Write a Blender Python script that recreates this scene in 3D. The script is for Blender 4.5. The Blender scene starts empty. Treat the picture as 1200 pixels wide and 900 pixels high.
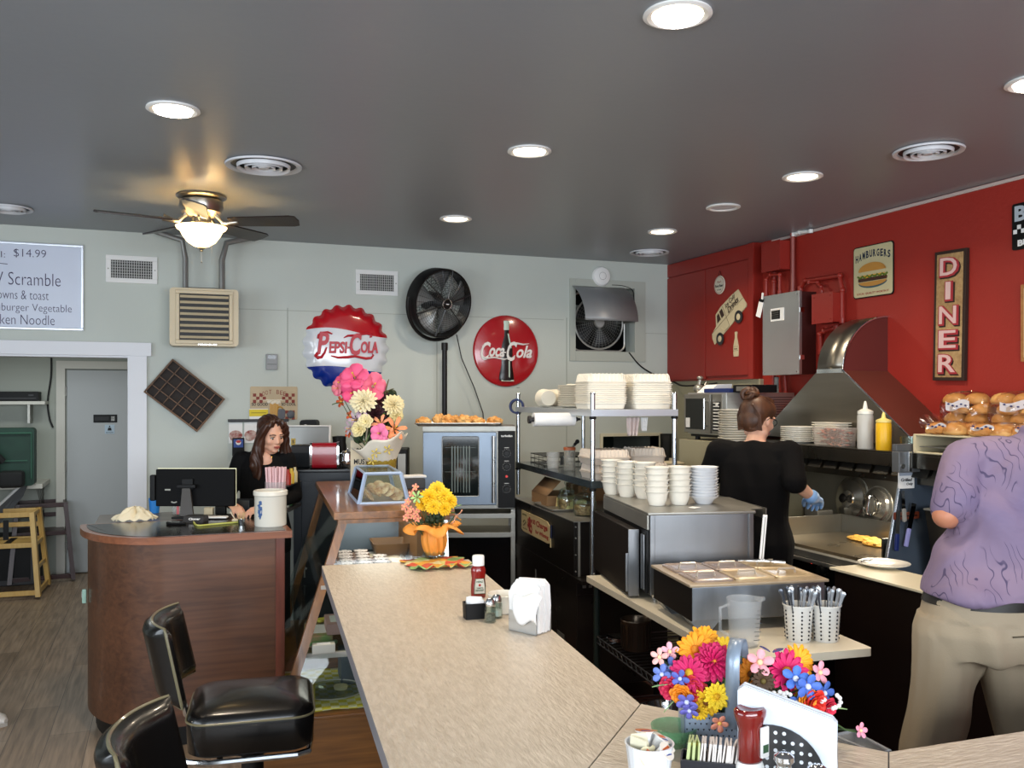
import bpy,bmesh,math,random
from mathutils import Vector,Matrix,Euler
R=math.radians
PI=math.pi
sc=bpy.context.scene
C=sc.collection
random.seed(7)
CAMH=1.65
F=1050.0
YAW=R(21.0)
HOR=465.0
BETA=R(15.4)
sa,ca=math.sin(YAW),math.cos(YAW)
sb,cb=math.sin(BETA),math.cos(BETA)
BR=YAW-BETA
cam=bpy.data.cameras.new('camera');camo=bpy.data.objects.new('camera',cam);C.objects.link(camo)
camo.location=(0,0,CAMH);camo.rotation_euler=(R(90),0,-YAW)
cam.sensor_width=36;cam.lens=36*F/1200;cam.shift_y=(HOR-450)/1200
cam.clip_start=0.02
sc.camera=camo
sc.view_settings.view_transform='Standard';sc.view_settings.look='None'
sc.view_settings.exposure=0.0;sc.view_settings.gamma=1
sc.view_settings.use_curve_mapping=False
sc.cycles.use_denoising=True
sc.cycles.max_bounces=8
sc.cycles.sample_clamp_indirect=6
CEIL=2.75
YB=6.50
XR=3.95
XL,YF=-3.6,-2.6
wd=bpy.data.worlds.new('daylight');sc.world=wd;wd.use_nodes=True
wd.node_tree.nodes['Background'].inputs[0].default_value=(0.75,0.87,1.0,1)
wd.node_tree.nodes['Background'].inputs[1].default_value=1.2
def area(name,loc,rot,sx,sy,power,col,spread=180):
 l=bpy.data.lights.new(name,'AREA');l.shape='RECTANGLE';l.size=sx;l.size_y=sy
 l.energy=power;l.color=col;l.spread=R(spread)
 o=bpy.data.objects.new(name,l);C.objects.link(o);o.location=loc;o.rotation_euler=rot
 return o
area('daylight_front_window',(0.3,YF+0.02,1.75),(R(-90),0,0),5.6,1.5,330,(0.86,0.93,1.0)).rotation_euler=(R(90),0,R(0))
area('daylight_left_window',(XL+0.02,1.2,1.7),(R(90),0,R(-90)),4.0,1.4,120,(0.84,0.92,1.0))
area('back_room_tube',(-0.9,8.0,2.2),(0,0,0),1.2,0.3,13,(0.95,1.0,0.96))
def W(px,py,X=None,Y=None,Z=None,d=None,q=None,p=None):
 t=(px-600)/F;s=(HOR-py)/F
 dx,dy=ca*t+sa,-sa*t+ca
 if X is not None:d=X/dx
 if Y is not None:d=Y/dy
 if Z is not None:d=(Z-CAMH)/s
 if q is not None:d=q/(t*cb+sb)
 if p is not None:d=p/(cb-t*sb)
 return Vector((dx*d,dy*d,CAMH+s*d))
QH=Vector((math.cos(BR),-math.sin(BR),0));PH=Vector((math.sin(BR),math.cos(BR),0))
def B(q,p,z=0):return QH*q+PH*p+Vector((0,0,z))
def toB(v):return v.dot(QH),v.dot(PH),v.z
def CD(lat,d,z=0):return Vector((ca*lat+sa*d,-sa*lat+ca*d,z))
def lin(c):
 if isinstance(c,str):
  c=c.lstrip('#');c=[int(c[i:i+2],16)/255 for i in(0,2,4)]
  return tuple(((x/12.92)if x<=0.04045 else((x+0.055)/1.055)**2.4)for x in c)+(1,)
 return tuple(c)+(1,)if len(c)==3 else c
_m={}
def mat(name,col,rough=0.5,metal=0.0,var=0.0,vscale=8,bump=0.0,bscale=60,spec=0.5,coat=0.0,trans=0.0,emit=0,ecol=None,stretch=(1,1,1),alpha=1,col2=None,sheen=0,rvar=0,ior=1.45,sss=0,detail=4):
 if name in _m:return _m[name]
 m=bpy.data.materials.new(name);m.use_nodes=True;_m[name]=m
 nt=m.node_tree;bs=nt.nodes['Principled BSDF'];I=bs.inputs
 I['Base Color'].default_value=lin(col);I['Roughness'].default_value=rough;I['Metallic'].default_value=metal
 I['Specular IOR Level'].default_value=spec;I['Coat Weight'].default_value=coat;I['Coat Roughness'].default_value=0.08
 I['Transmission Weight'].default_value=trans;I['IOR'].default_value=ior;I['Alpha'].default_value=alpha
 I['Sheen Weight'].default_value=sheen
 I['Subsurface Weight'].default_value=sss
 if sss:I['Subsurface Radius'].default_value=(0.02,0.008,0.004);I['Subsurface Scale'].default_value=0.5
 if emit:I['Emission Color'].default_value=lin(ecol or col);I['Emission Strength'].default_value=emit
 if var or col2 or bump or rvar:
  tc=nt.nodes.new('ShaderNodeTexCoord');mp=nt.nodes.new('ShaderNodeMapping');mp.inputs['Scale'].default_value=stretch
  nt.links.new(tc.outputs['Object'],mp.inputs[0])
 if var or col2 or rvar:
  n=nt.nodes.new('ShaderNodeTexNoise');n.inputs['Scale'].default_value=vscale;n.inputs['Detail'].default_value=detail
  nt.links.new(mp.outputs[0],n.inputs['Vector'])
  if var or col2:
   r=nt.nodes.new('ShaderNodeValToRGB');c=lin(col)
   c2=lin(col2)if col2 else tuple(min(1,x*(1+var))for x in c[:3])+(1,)
   c1=c if col2 else tuple(x*(1-var)for x in c[:3])+(1,)
   r.color_ramp.elements[0].position=0.32;r.color_ramp.elements[1].position=0.68
   r.color_ramp.elements[0].color=c1;r.color_ramp.elements[1].color=c2
   nt.links.new(n.outputs['Fac'],r.inputs[0]);nt.links.new(r.outputs[0],I['Base Color'])
  if rvar:
   mr=nt.nodes.new('ShaderNodeMapRange');mr.inputs['To Min'].default_value=max(0.02,rough-rvar);mr.inputs['To Max'].default_value=rough+rvar
   nt.links.new(n.outputs['Fac'],mr.inputs['Value']);nt.links.new(mr.outputs[0],I['Roughness'])
 if bump:
  n2=nt.nodes.new('ShaderNodeTexNoise');n2.inputs['Scale'].default_value=bscale;n2.inputs['Detail'].default_value=3
  nt.links.new(mp.outputs[0],n2.inputs['Vector'])
  b=nt.nodes.new('ShaderNodeBump');b.inputs['Strength'].default_value=bump;b.inputs['Distance'].default_value=0.01
  nt.links.new(n2.outputs['Fac'],b.inputs['Height']);nt.links.new(b.outputs[0],I['Normal'])
 return m
def pane(name,col='#ffffff',gloss=0.12,rough=0.03,tint=0.9,k=0.45):
 """thin clear sheet: mostly see-through, with a fresnel reflection"""
 if name in _m:return _m[name]
 m=bpy.data.materials.new(name);m.use_nodes=True;_m[name]=m
 nt=m.node_tree;nt.nodes.remove(nt.nodes['Principled BSDF']);out=nt.nodes['Material Output']
 t=nt.nodes.new('ShaderNodeBsdfTransparent');c=lin(col);t.inputs[0].default_value=tuple(x*tint for x in c[:3])+(1,)
 g=nt.nodes.new('ShaderNodeBsdfGlossy');g.inputs['Roughness'].default_value=rough
 lw=nt.nodes.new('ShaderNodeLayerWeight');lw.inputs[0].default_value=0.25
 mm=nt.nodes.new('ShaderNodeMath');mm.operation='MULTIPLY_ADD';mm.inputs[1].default_value=k;mm.inputs[2].default_value=gloss
 mx=nt.nodes.new('ShaderNodeMixShader')
 nt.links.new(lw.outputs['Fresnel'],mm.inputs[0]);nt.links.new(mm.outputs[0],mx.inputs[0])
 nt.links.new(t.outputs[0],mx.inputs[1]);nt.links.new(g.outputs[0],mx.inputs[2]);nt.links.new(mx.outputs[0],out.inputs[0])
 return m
def frosted(name,col,op=0.4,rough=0.3):
 """milky translucent plastic"""
 if name in _m:return _m[name]
 m=bpy.data.materials.new(name);m.use_nodes=True;_m[name]=m
 nt=m.node_tree;bs=nt.nodes['Principled BSDF'];out=nt.nodes['Material Output']
 bs.inputs['Base Color'].default_value=lin(col);bs.inputs['Roughness'].default_value=rough
 t=nt.nodes.new('ShaderNodeBsdfTransparent');mx=nt.nodes.new('ShaderNodeMixShader');mx.inputs[0].default_value=op
 nt.links.new(t.outputs[0],mx.inputs[1]);nt.links.new(bs.outputs[0],mx.inputs[2]);nt.links.new(mx.outputs[0],out.inputs[0])
 return m
def wood(name,c1,c2,axis=2,scale=6,rough=0.4,coat=0.2,ring=22):
 if name in _m:return _m[name]
 m=mat(name,c1,rough,coat=coat);nt=m.node_tree;bs=nt.nodes['Principled BSDF']
 tc=nt.nodes.new('ShaderNodeTexCoord');mp=nt.nodes.new('ShaderNodeMapping')
 s=[ring,ring,ring];s[axis]=1.2;mp.inputs['Scale'].default_value=s
 n=nt.nodes.new('ShaderNodeTexNoise');n.inputs['Scale'].default_value=scale/3;n.inputs['Detail'].default_value=6;n.inputs['Distortion'].default_value=0.6
 mp2=nt.nodes.new('ShaderNodeMapping');s2=[2.5,2.5,2.5];s2[axis]=0.8;mp2.inputs['Scale'].default_value=s2
 n2=nt.nodes.new('ShaderNodeTexNoise');n2.inputs['Scale'].default_value=1.5;n2.inputs['Detail'].default_value=3
 mm=nt.nodes.new('ShaderNodeMath');mm.operation='ADD'
 m2=nt.nodes.new('ShaderNodeMath');m2.operation='MULTIPLY';m2.inputs[1].default_value=0.5
 r=nt.nodes.new('ShaderNodeValToRGB');r.color_ramp.elements[0].position=0.36;r.color_ramp.elements[1].position=0.64
 r.color_ramp.elements[0].color=lin(c1);r.color_ramp.elements[1].color=lin(c2)
 L=nt.links.new
 L(tc.outputs['Object'],mp.inputs[0]);L(mp.outputs[0],n.inputs['Vector']);L(tc.outputs['Object'],mp2.inputs[0]);L(mp2.outputs[0],n2.inputs['Vector'])
 L(n.outputs['Fac'],mm.inputs[0]);L(n2.outputs['Fac'],mm.inputs[1]);L(mm.outputs[0],m2.inputs[0]);L(m2.outputs[0],r.inputs[0]);L(r.outputs[0],bs.inputs['Base Color'])
 return m
steel=mat('brushed_steel','#bfc0be',0.3,0.85,var=0.06,vscale=3,rvar=0.08,stretch=(1,1,14))
steel_d=mat('dull_steel','#98968f',0.4,0.75,var=0.10,vscale=4,rvar=0.1)
chrome=mat('chrome','#d6d8da',0.10,1.0)
zinc=mat('zinc_plated','#c3cbd4',0.22,1.0,var=0.05)
blackm=mat('black_metal','#121111',0.42,0.0,spec=0.3)
blackp=mat('black_plastic','#0d0d0e',0.5,spec=.25)
blackg=mat('black_gloss','#08090b',0.12,spec=0.6)
darkp=mat('charcoal_plastic','#2b2b2d',0.5)
white=mat('white_paint','#dcdcda',0.45)
whitep=mat('white_plastic','#e4e4e2',0.35)
cer=mat('white_ceramic','#e6e2d6',0.22,coat=0.4)
foam=mat('white_foam','#e6e1d4',0.6)
paper=mat('white_paper','#e7e7e6',0.75,bump=0.15,bscale=40)
glass=pane('clear_glass','#f6fdfb',0.05,tint=.98)
glassp=pane('case_glass','#f2f6f4',0.02,tint=.97,k=.22)
inkk=mat('black_ink','#17161a',0.6)
rub=mat('black_rubber','#0c0c0c',0.6)
brass=mat('brass','#b88c3e',0.25,1.0)
nickel=mat('brushed_nickel','#a9a398',0.28,1.0)
class MB:
 def __init__(s):s.bm=bmesh.new();s.M=Matrix.Identity(4);s.mi=0;s.bev=False
 def _done(s,vs,faces,M=None):
  T=s.M@M if M is not None else s.M
  bmesh.ops.transform(s.bm,matrix=T,verts=vs)
  for f in faces:f.material_index=s.mi
 def faces_of(s,vs):
  r=set()
  for v in vs:r.update(v.link_faces)
  return r
 def box(s,c,sz,rot=None,bev=0,seg=2):
  r=bmesh.ops.create_cube(s.bm,size=1);vs=r['verts']
  bmesh.ops.scale(s.bm,vec=sz,verts=vs)
  if bev:
   s.bev=True;es=set()
   for v in vs:es.update(v.link_edges)
   g=bmesh.ops.bevel(s.bm,geom=list(es),offset=min(bev,min(sz)*0.49),segments=seg,affect='EDGES',profile=0.5)
   vs=list({v for f in g['faces']for v in f.verts}|{v for v in g['verts']if v.is_valid})
   st=list(vs);seen=set(vs)
   while st:
    v=st.pop()
    for e in v.link_edges:
     w=e.other_vert(v)
     if w not in seen:seen.add(w);st.append(w)
   vs=list(seen)
  M=Matrix.Translation(c)
  if rot is not None:M=M@(rot.to_4x4()if isinstance(rot,Matrix)else Euler(rot).to_matrix().to_4x4())
  s._done(vs,s.faces_of(vs),M);return s
 def bx(s,x0,x1,y0,y1,z0,z1,bev=0,seg=2):
  return s.box(((x0+x1)/2,(y0+y1)/2,(z0+z1)/2),(abs(x1-x0),abs(y1-y0),abs(z1-z0)),None,bev,seg)
 def rings(s,rs,cap=True,closed=False,capend=None):
  """rs: list of rings (lists of Vectors, same count)"""
  vr=[[s.bm.verts.new(p)for p in r]for r in rs];n=len(rs[0]);fs=[]
  m=len(vr)
  for i in range(m if closed else m-1):
   a,b=vr[i],vr[(i+1)%m]
   for j in range(n):
    k=(j+1)%n
    try:fs.append(s.bm.faces.new((a[j],a[k],b[k],b[j])))
    except ValueError:pass
  if cap and not closed and n>2:
   fs.append(s.bm.faces.new(vr[0][::-1]))
   if capend is not False:fs.append(s.bm.faces.new(vr[-1]))
  s._done([v for r in vr for v in r],fs);return s
 def lathe(s,prof,n=28,c=(0,0,0),M=None,sx=1,sy=1,cap=True):
  c=Vector(c);rs=[]
  for r,z in prof:
   r=max(r,1e-4)
   rs.append([Vector((r*math.cos(2*PI*j/n)*sx,r*math.sin(2*PI*j/n)*sy,z))for j in range(n)])
  if M is not None:rs=[[M@p for p in r]for r in rs]
  rs=[[p+c for p in r]for r in rs]
  return s.rings(rs,cap)
 def cyl(s,a,b,r,r2=None,n=16):
  a,b=Vector(a),Vector(b);d=b-a;L=d.length
  if L<1e-7:return s
  Q=d.to_track_quat('Z','Y').to_matrix()
  r2=r if r2 is None else r2
  return s.rings([[a+Q@Vector((r*math.cos(t),r*math.sin(t),0))for t in[2*PI*j/n for j in range(n)]],[b+Q@Vector((r2*math.cos(t),r2*math.sin(t),0))for t in[2*PI*j/n for j in range(n)]]])
 def tube(s,pts,r,n=8,closed=False,flat=1.0):
  pts=[Vector(p)for p in pts];m=len(pts);rs=[]
  up=Vector((0,0,1));prev=None
  for i,p in enumerate(pts):
   if closed:t=pts[(i+1)%m]-pts[i-1]
   else:t=pts[min(i+1,m-1)]-pts[max(i-1,0)]
   if t.length<1e-9:t=Vector((0,0,1))
   t.normalize()
   if prev is None:
    a=up if abs(t.z)<0.9 else Vector((1,0,0))
    u=(a-t*a.dot(t)).normalized()
   else:
    u=prev-t*prev.dot(t)
    u=u.normalized()if u.length>1e-6 else Vector((1,0,0))
   prev=u;v=t.cross(u)
   rr=r[i]if isinstance(r,(list,tuple))else r
   rs.append([p+u*(rr*math.cos(2*PI*j/n))+v*(rr*flat*math.sin(2*PI*j/n))for j in range(n)])
  return s.rings(rs,True,closed)
 def sph(s,c,r,n=16,M=None):
  if not isinstance(r,(tuple,list)):r=(r,r,r)
  g=bmesh.ops.create_uvsphere(s.bm,u_segments=n,v_segments=max(6,n*2//3),radius=1);vs=g['verts']
  T=Matrix.Translation(c)
  if M is not None:T=T@M.to_4x4()
  T=T@Matrix.Diagonal((r[0],r[1],r[2],1))
  s._done(vs,s.faces_of(vs),T);return s
 def prism(s,poly,z0,z1,M=None,bev=0):
  a=[Vector((p[0],p[1],z0))for p in poly];b=[Vector((p[0],p[1],z1))for p in poly]
  if M is not None:a=[M@p for p in a];b=[M@p for p in b]
  return s.rings([a,b])
 def face(s,pts):
  vs=[s.bm.verts.new(Vector(p))for p in pts];f=s.bm.faces.new(vs);s._done(vs,[f]);return s
 def grid(s,fn,nu,nv,closed_u=False):
  """fn(i/nu, j/nv) -> point"""
  V=[[s.bm.verts.new(Vector(fn(i/nu,j/nv)))for j in range(nv+1)]for i in range(nu+1)];fs=[]
  for i in range(nu):
   for j in range(nv):fs.append(s.bm.faces.new((V[i][j],V[i+1][j],V[i+1][j+1],V[i][j+1])))
  s._done([v for r in V for v in r],fs);return s
 def torus(s,c,R_,r,n=32,k=8,M=None,a0=0,a1=2*PI):
  full=abs(a1-a0-2*PI)<1e-6
  N=n if full else n+1
  pts=[Vector((R_*math.cos(a0+(a1-a0)*i/n),R_*math.sin(a0+(a1-a0)*i/n),0))for i in range(N)]
  if M is not None:pts=[M@p for p in pts]
  return s.tube([p+Vector(c)for p in pts],r,k,full)
 def mesh(s,me,M):
  vo,fo=set(s.bm.verts),set(s.bm.faces)
  s.bm.from_mesh(me)
  s._done([v for v in s.bm.verts if v not in vo],[f for f in s.bm.faces if f not in fo],M);return s
 def text(s,st,x,y,h=None,w=None,z=0.0,depth=0.0008,bold=0.0,shear=0.0,align='C',M=None,spacing=1.0):
  """text lying in the local XY plane, fitted to height h (whole box) and / or width w, centred on x, y"""
  me=textmesh(st,bold,shear,spacing)
  xs=[v.co.x for v in me.vertices];ys=[v.co.y for v in me.vertices]
  W_,H_=max(xs)-min(xs),max(ys)-min(ys)
  fy=h/H_ if h else w/W_
  fx=w/W_ if w else fy
  ox={'C':(max(xs)+min(xs))/2,'L':min(xs),'R':max(xs)}[align]
  T=Matrix.Translation((x,y,z))@Matrix.Diagonal((fx,fy,depth,1))@Matrix.Translation((-ox,-(max(ys)+min(ys))/2,0))
  if M is not None:T=M@T
  return s.mesh(me,T)
 def build(s,name,mats,parent=None,smooth=True,ang=35,solidify=0):
  me=bpy.data.meshes.new(name)
  bmesh.ops.recalc_face_normals(s.bm,faces=s.bm.faces)
  s.bm.to_mesh(me);s.bm.free()
  if not isinstance(mats,(list,tuple)):mats=[mats]
  for m in mats:me.materials.append(m)
  if smooth:
   me.shade_smooth();me.set_sharp_from_angle(angle=R(ang))
  o=bpy.data.objects.new(name,me);C.objects.link(o)
  if parent is not None:o.parent=parent
  if s.bev and smooth:
   wn=o.modifiers.new('weighted','WEIGHTED_NORMAL');wn.keep_sharp=True;wn.weight=100
  if solidify:
   md=o.modifiers.new('thickness','SOLIDIFY');md.thickness=solidify;md.offset=0
  return o
_tx={}
def textmesh(st,bold,shear,spacing=1.0):
 k=(st,bold,shear,spacing)
 if k in _tx:return _tx[k]
 cu=bpy.data.curves.new('t','FONT');cu.body=st;cu.offset=bold;cu.shear=shear;cu.extrude=0.5;cu.space_character=spacing
 cu.resolution_u=3
 o=bpy.data.objects.new('t',cu);me=bpy.data.meshes.new_from_object(o)
 for p in me.polygons:p.material_index=0
 me.materials.clear()
 bpy.data.objects.remove(o);bpy.data.curves.remove(cu)
 _tx[k]=me;return me
def frame(o,x,y):
 x=Vector(x).normalized();y=Vector(y).normalized();z=x.cross(y).normalized()
 return Matrix(((x.x,y.x,z.x,o[0]),(x.y,y.y,z.y,o[1]),(x.z,y.z,z.z,o[2]),(0,0,0,1)))
def onback(o,off=0.0):v=Vector(o);return frame((v.x,v.y-off,v.z),(1,0,0),(0,0,1))
def onright(o,off=0.0):v=Vector(o);return frame((v.x-off,v.y,v.z),(0,-1,0),(0,0,1))
def _tag(o,label,cat,group=None,kind=None):
 if label:o['label']=label
 if cat:o['category']=cat
 if group:o['group']=group
 if kind:o['kind']=kind
 return o
def thing(name,label,cat,loc=(0,0,0),rotz=0.0,group=None,M=None):
 o=bpy.data.objects.new(name,None);C.objects.link(o);o.empty_display_size=0.05
 if M is not None:o.matrix_world=M
 else:o.location=loc;o.rotation_euler=(0,0,rotz)
 return _tag(o,label,cat,group)
def solo(name,label,cat,mb,mats,loc=(0,0,0),rotz=0.0,group=None,kind=None,M=None,**kw):
 o=mb.build(name,mats,None,**kw)
 if M is not None:o.matrix_world=M
 else:o.location=loc;o.rotation_euler=(0,0,rotz)
 return _tag(o,label,cat,group,kind)
def struct(name,mb,mats,**kw):
 o=mb.build(name,mats,None,**kw);o['kind']='structure';return o
def part(name,mb,mats,parent,label=None,kind=None,**kw):
 o=mb.build(name,mats,parent,**kw)
 if label:o['label']=label
 if kind:o['kind']=kind
 return o
def dup(src,loc=None,rotz=None,label=None,group=None,scale=None,rot=None,M=None):
 r=src.copy();C.objects.link(r)
 if M is not None:r.matrix_world=M
 if loc is not None:r.location=loc
 if rotz is not None:r.rotation_euler=(0,0,rotz)
 if rot is not None:r.rotation_euler=rot
 if scale is not None:r.scale=(scale,)*3 if not isinstance(scale,tuple)else scale
 if label:r['label']=label
 if group:r['group']=group
 for ch in list(src.children):
  c=ch.copy();C.objects.link(c);c.parent=r
  for g in list(ch.children):
   e=g.copy();C.objects.link(e);e.parent=c
 return r
RB=-BR
ORD=['first','second','third','fourth','fifth','sixth','seventh','eighth','ninth','tenth','eleventh','twelfth','thirteenth','fourteenth','fifteenth']
def circ(cx,cy,r,n=24,a0=0,a1=2*PI,ry=None):
 ry=r if ry is None else ry
 return[(cx+r*math.cos(a0+(a1-a0)*i/n),cy+ry*math.sin(a0+(a1-a0)*i/n))for i in range(n if abs(a1-a0-2*PI)<1e-6 else n+1)]
def rrect(x0,x1,y0,y1,r,n=5):
 P=[]
 for cx,cy,a in((x1-r,y1-r,0),(x0+r,y1-r,90),(x0+r,y0+r,180),(x1-r,y0+r,270)):
  for i in range(n+1):
   t=R(a+90*i/n);P.append((cx+r*math.cos(t),cy+r*math.sin(t)))
 return P
def holes_wall(name,axis,pos,thick,a0,a1,z0,z1,holes,m,side=1):
 """wall in the plane axis=pos with rectangular holes (a, b, za, zb)"""
 mb=MB()
 A=sorted({a0,a1,*[h[0]for h in holes],*[h[1]for h in holes]})
 Z=sorted({z0,z1,*[h[2]for h in holes],*[h[3]for h in holes]})
 for i in range(len(A)-1):
  for j in range(len(Z)-1):
   ac,zc=(A[i]+A[i+1])/2,(Z[j]+Z[j+1])/2
   if any(h[0]<ac<h[1]and h[2]<zc<h[3]for h in holes):continue
   if axis=='Y':mb.bx(A[i],A[i+1],pos,pos+thick*side,Z[j],Z[j+1])
   else:mb.bx(pos,pos+thick*side,A[i],A[i+1],Z[j],Z[j+1])
 return struct(name,mb,m,smooth=False)
m_wall=mat('sage_grey_wall_paint','#b8beb7',0.55,var=0.03,vscale=1.5,bump=0.06,bscale=90)
m_red=mat('red_wall_paint','#94261c',0.55,var=0.05,vscale=2,bump=0.12,bscale=70)
m_ceil=mat('grey_ceiling_paint','#84898f',0.36,var=0.05,vscale=0.8,bump=0.05,bscale=25,rvar=0.06)
m_wall2=mat('pale_back_room_paint','#a9ada3',0.6)
m_floor=mat('greyed_oak_plank','#6f6154',0.42)
nt=m_floor.node_tree;bs=nt.nodes['Principled BSDF']
tc=nt.nodes.new('ShaderNodeTexCoord');mp=nt.nodes.new('ShaderNodeMapping');mp.inputs['Rotation'].default_value=(0,0,R(90))
br=nt.nodes.new('ShaderNodeTexBrick');br.inputs['Scale'].default_value=1;br.inputs['Brick Width'].default_value=1.22;br.inputs['Row Height'].default_value=0.18
br.inputs['Mortar Size'].default_value=0.0015;br.inputs['Color1'].default_value=lin('#a08d7a');br.inputs['Color2'].default_value=lin('#83715f');br.inputs['Mortar'].default_value=lin('#4b4038')
br.offset=0.37;br.inputs['Bias'].default_value=0
mp2=nt.nodes.new('ShaderNodeMapping');mp2.inputs['Scale'].default_value=(26,1.6,1)
nz=nt.nodes.new('ShaderNodeTexNoise');nz.inputs['Scale'].default_value=2.0;nz.inputs['Detail'].default_value=6;nz.inputs['Distortion'].default_value=0.4
rp=nt.nodes.new('ShaderNodeValToRGB');rp.color_ramp.elements[0].position=0.3;rp.color_ramp.elements[1].position=0.72
rp.color_ramp.elements[0].color=(0.55,0.53,0.5,1);rp.color_ramp.elements[1].color=(1.25,1.22,1.18,1)
mx=nt.nodes.new('ShaderNodeMix');mx.data_type='RGBA';mx.blend_type='MULTIPLY';mx.inputs[0].default_value=0.9
L=nt.links.new
L(tc.outputs['Object'],mp.inputs[0]);L(mp.outputs[0],br.inputs['Vector']);L(tc.outputs['Object'],mp2.inputs[0]);L(mp2.outputs[0],nz.inputs['Vector'])
L(nz.outputs['Fac'],rp.inputs[0]);L(br.outputs['Color'],mx.inputs[6]);L(rp.outputs[0],mx.inputs[7]);L(mx.outputs[2],bs.inputs['Base Color'])
mb=MB();mb.bx(XL-.1,XR+.1,YF-.1,10.6,-0.1,0.0);struct('floor',mb,m_floor,smooth=False)
m_kfl=mat('dark_red_quarry_tile','#3d1c16',0.45,var=0.3,vscale=12)
pk=[toB(v)for v in()]
mb=MB();mb.rings([[Vector((p.x,p.y,z))for p in(B(0.62,1.9),B(1.3,0.9),Vector((XR,0.7,0)),Vector((XR,YB,0)),B(0.95,6.3),B(0.88,5.8))]for z in(0.0005,0.003)])
struct('floor.001',mb,m_kfl,smooth=False)
mb=MB();mb.bx(XL-.1,XR+.1,YF-.1,YB+.15,CEIL,CEIL+0.1);struct('ceiling',mb,m_ceil,smooth=False)
mb=MB();mb.bx(XL-.1,XR+.1,YB+.15,10.6,2.3,2.4);struct('ceiling.001',mb,m_wall2,smooth=False)
DR=W(152,500,Y=YB).x
HZ=W(100,416.5,Y=YB).z
EX0,EX1=W(674,375,Y=YB).x,W(743,375,Y=YB).x
EZ0,EZ1=W(708,412,Y=YB).z,W(708,337,Y=YB).z
PX0,PX1=W(706,520,Y=YB).x,W(772,520,Y=YB).x
PZ0,PZ1=0.98,W(740,511,Y=YB).z
holes_wall('wall_back','Y',YB,0.14,XL,XR,0,CEIL,[(-2.3,DR,0,HZ),(EX0,EX1,EZ0,EZ1),(PX0,PX1,PZ0,PZ1)],m_wall)
mb=MB()
for px in(337,512,664):
 x=W(px,420,Y=YB).x;mb.bx(x-.003,x+.003,YB-.002,YB+.01,0,2.28)
zz=W(400,366,Y=YB).z
mb.bx(DR+.35,EX0-.1,YB-.0015,YB+.01,zz-.002,zz+.002);mb.bx(EX1+.08,3.9,YB-.0015,YB+.01,zz-.09,zz-.086)
struct('trim_1',mb,mat('wall_seam','#979c94',0.6),smooth=False)
holes_wall('wall_right','X',XR,0.14,YF,YB,0,CEIL,[],m_red)
holes_wall('wall_left','X',XL,0.14,YF,10.6,0,CEIL,[(-0.9,3.3,0.9,2.5)],m_wall,side=-1)
holes_wall('wall_front','Y',YF,0.14,XL,XR,0,CEIL,[(-2.6,3.2,0.9,2.6)],m_wall,side=-1)
mb=MB()
for x in(-2.6,0.3,3.2):mb.bx(x-.04,x+.04,YF-.12,YF-.02,.9,2.6)
mb.bx(-2.6,3.2,YF-.12,YF-.02,.86,.94);mb.bx(-2.6,3.2,YF-.12,YF-.02,2.56,2.64);struct('window_1',mb,white,smooth=False)
mb=MB()
for y in(-.9,1.2,3.3):mb.bx(XL-.12,XL-.02,y-.04,y+.04,.9,2.5)
mb.bx(XL-.12,XL-.02,-.9,3.3,.86,.94);mb.bx(XL-.12,XL-.02,-.9,3.3,2.46,2.54);struct('window_2',mb,white,smooth=False)
holes_wall('wall_back_room','Y',9.3,0.12,XL,XR,0,2.4,[],m_wall2)
holes_wall('wall_back_room_right','X',XR,0.12,YB+.14,9.3,0,2.4,[],m_wall2)
holes_wall('wall_back_room_side','X',1.05,0.1,YB+.14,9.3,0,2.4,[],m_wall2)
mb=MB();ZH=W(100,400.5,Y=YB).z;xr=W(172,500,Y=YB).x
mb.bx(-2.45,W(177.5,410,Y=YB).x,YB-.035,YB,HZ,ZH,.002)
mb.bx(DR,xr,YB-.025,YB,0.0,HZ);mb.bx(DR-.012,DR,YB-.02,YB+.15,0,HZ+.0)
mb.bx(-2.3,DR,YB-.01,YB+.15,HZ-.012,HZ)
struct('trim_2',mb,mat('white_trim_paint','#d5d7dc',0.4),smooth=False)
mb=MB();f=.025
for x0,x1,z0,z1 in((PX0-f,PX0,PZ0-f,PZ1+f),(PX1,PX1+f,PZ0-f,PZ1+f),(PX0,PX1,PZ1,PZ1+f),(PX0,PX1,PZ0-f,PZ0)):mb.bx(x0,x1,YB-.012,YB+.14,z0,z1)
struct('trim_3',mb,mat('cream_trim','#c9c3ab',0.5),smooth=False)
mb=MB();f0,f1,f2,f3=EX0-W(674,375,Y=YB).x+.045,.09,.085,.07
for x0,x1,z0,z1 in((EX0-.05,EX0,EZ0-.08,EZ1+.06),(EX1,EX1+.1,EZ0-.08,EZ1+.06),(EX0,EX1,EZ1,EZ1+.06),(EX0,EX1,EZ0-.08,EZ0)):mb.bx(x0,x1,YB-.012,YB,z0,z1,.002)
struct('trim_4',mb,mat('sage_trim','#a9ada4',0.5),smooth=False)
mb=MB();mb.bx(EX0-.06,EX1+.06,YB+.5,YB+.52,EZ0-.06,EZ1+.06)
for x in(EX0-.06,EX1+.04):mb.bx(x,x+.02,YB+.141,YB+.5,EZ0-.06,EZ1+.06)
for z in(EZ0-.06,EZ1+.04):mb.bx(EX0-.04,EX1+.04,YB+.141,YB+.5,z,z+.02)
struct('wall_dark_backdrop',mb,blackm,smooth=False)  # black box added behind the fan so the opening stays dark
mb=MB();mb.bx(XR-.012,XR,1.0,5.2,CEIL-.022,CEIL-.004,.002);struct('trim_5',mb,mat('pale_caulk','#b9a9a2',0.6),smooth=False)
dz=lambda y,x=85:W(x,y,Y=9.3).z
x0=W(79,500,Y=9.3).x;x1=x0+.86;z1=W(110,434,Y=9.3).z
mb=MB();mb.bx(x0,x1,9.25,9.29,0.012,z1,.003)
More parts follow.
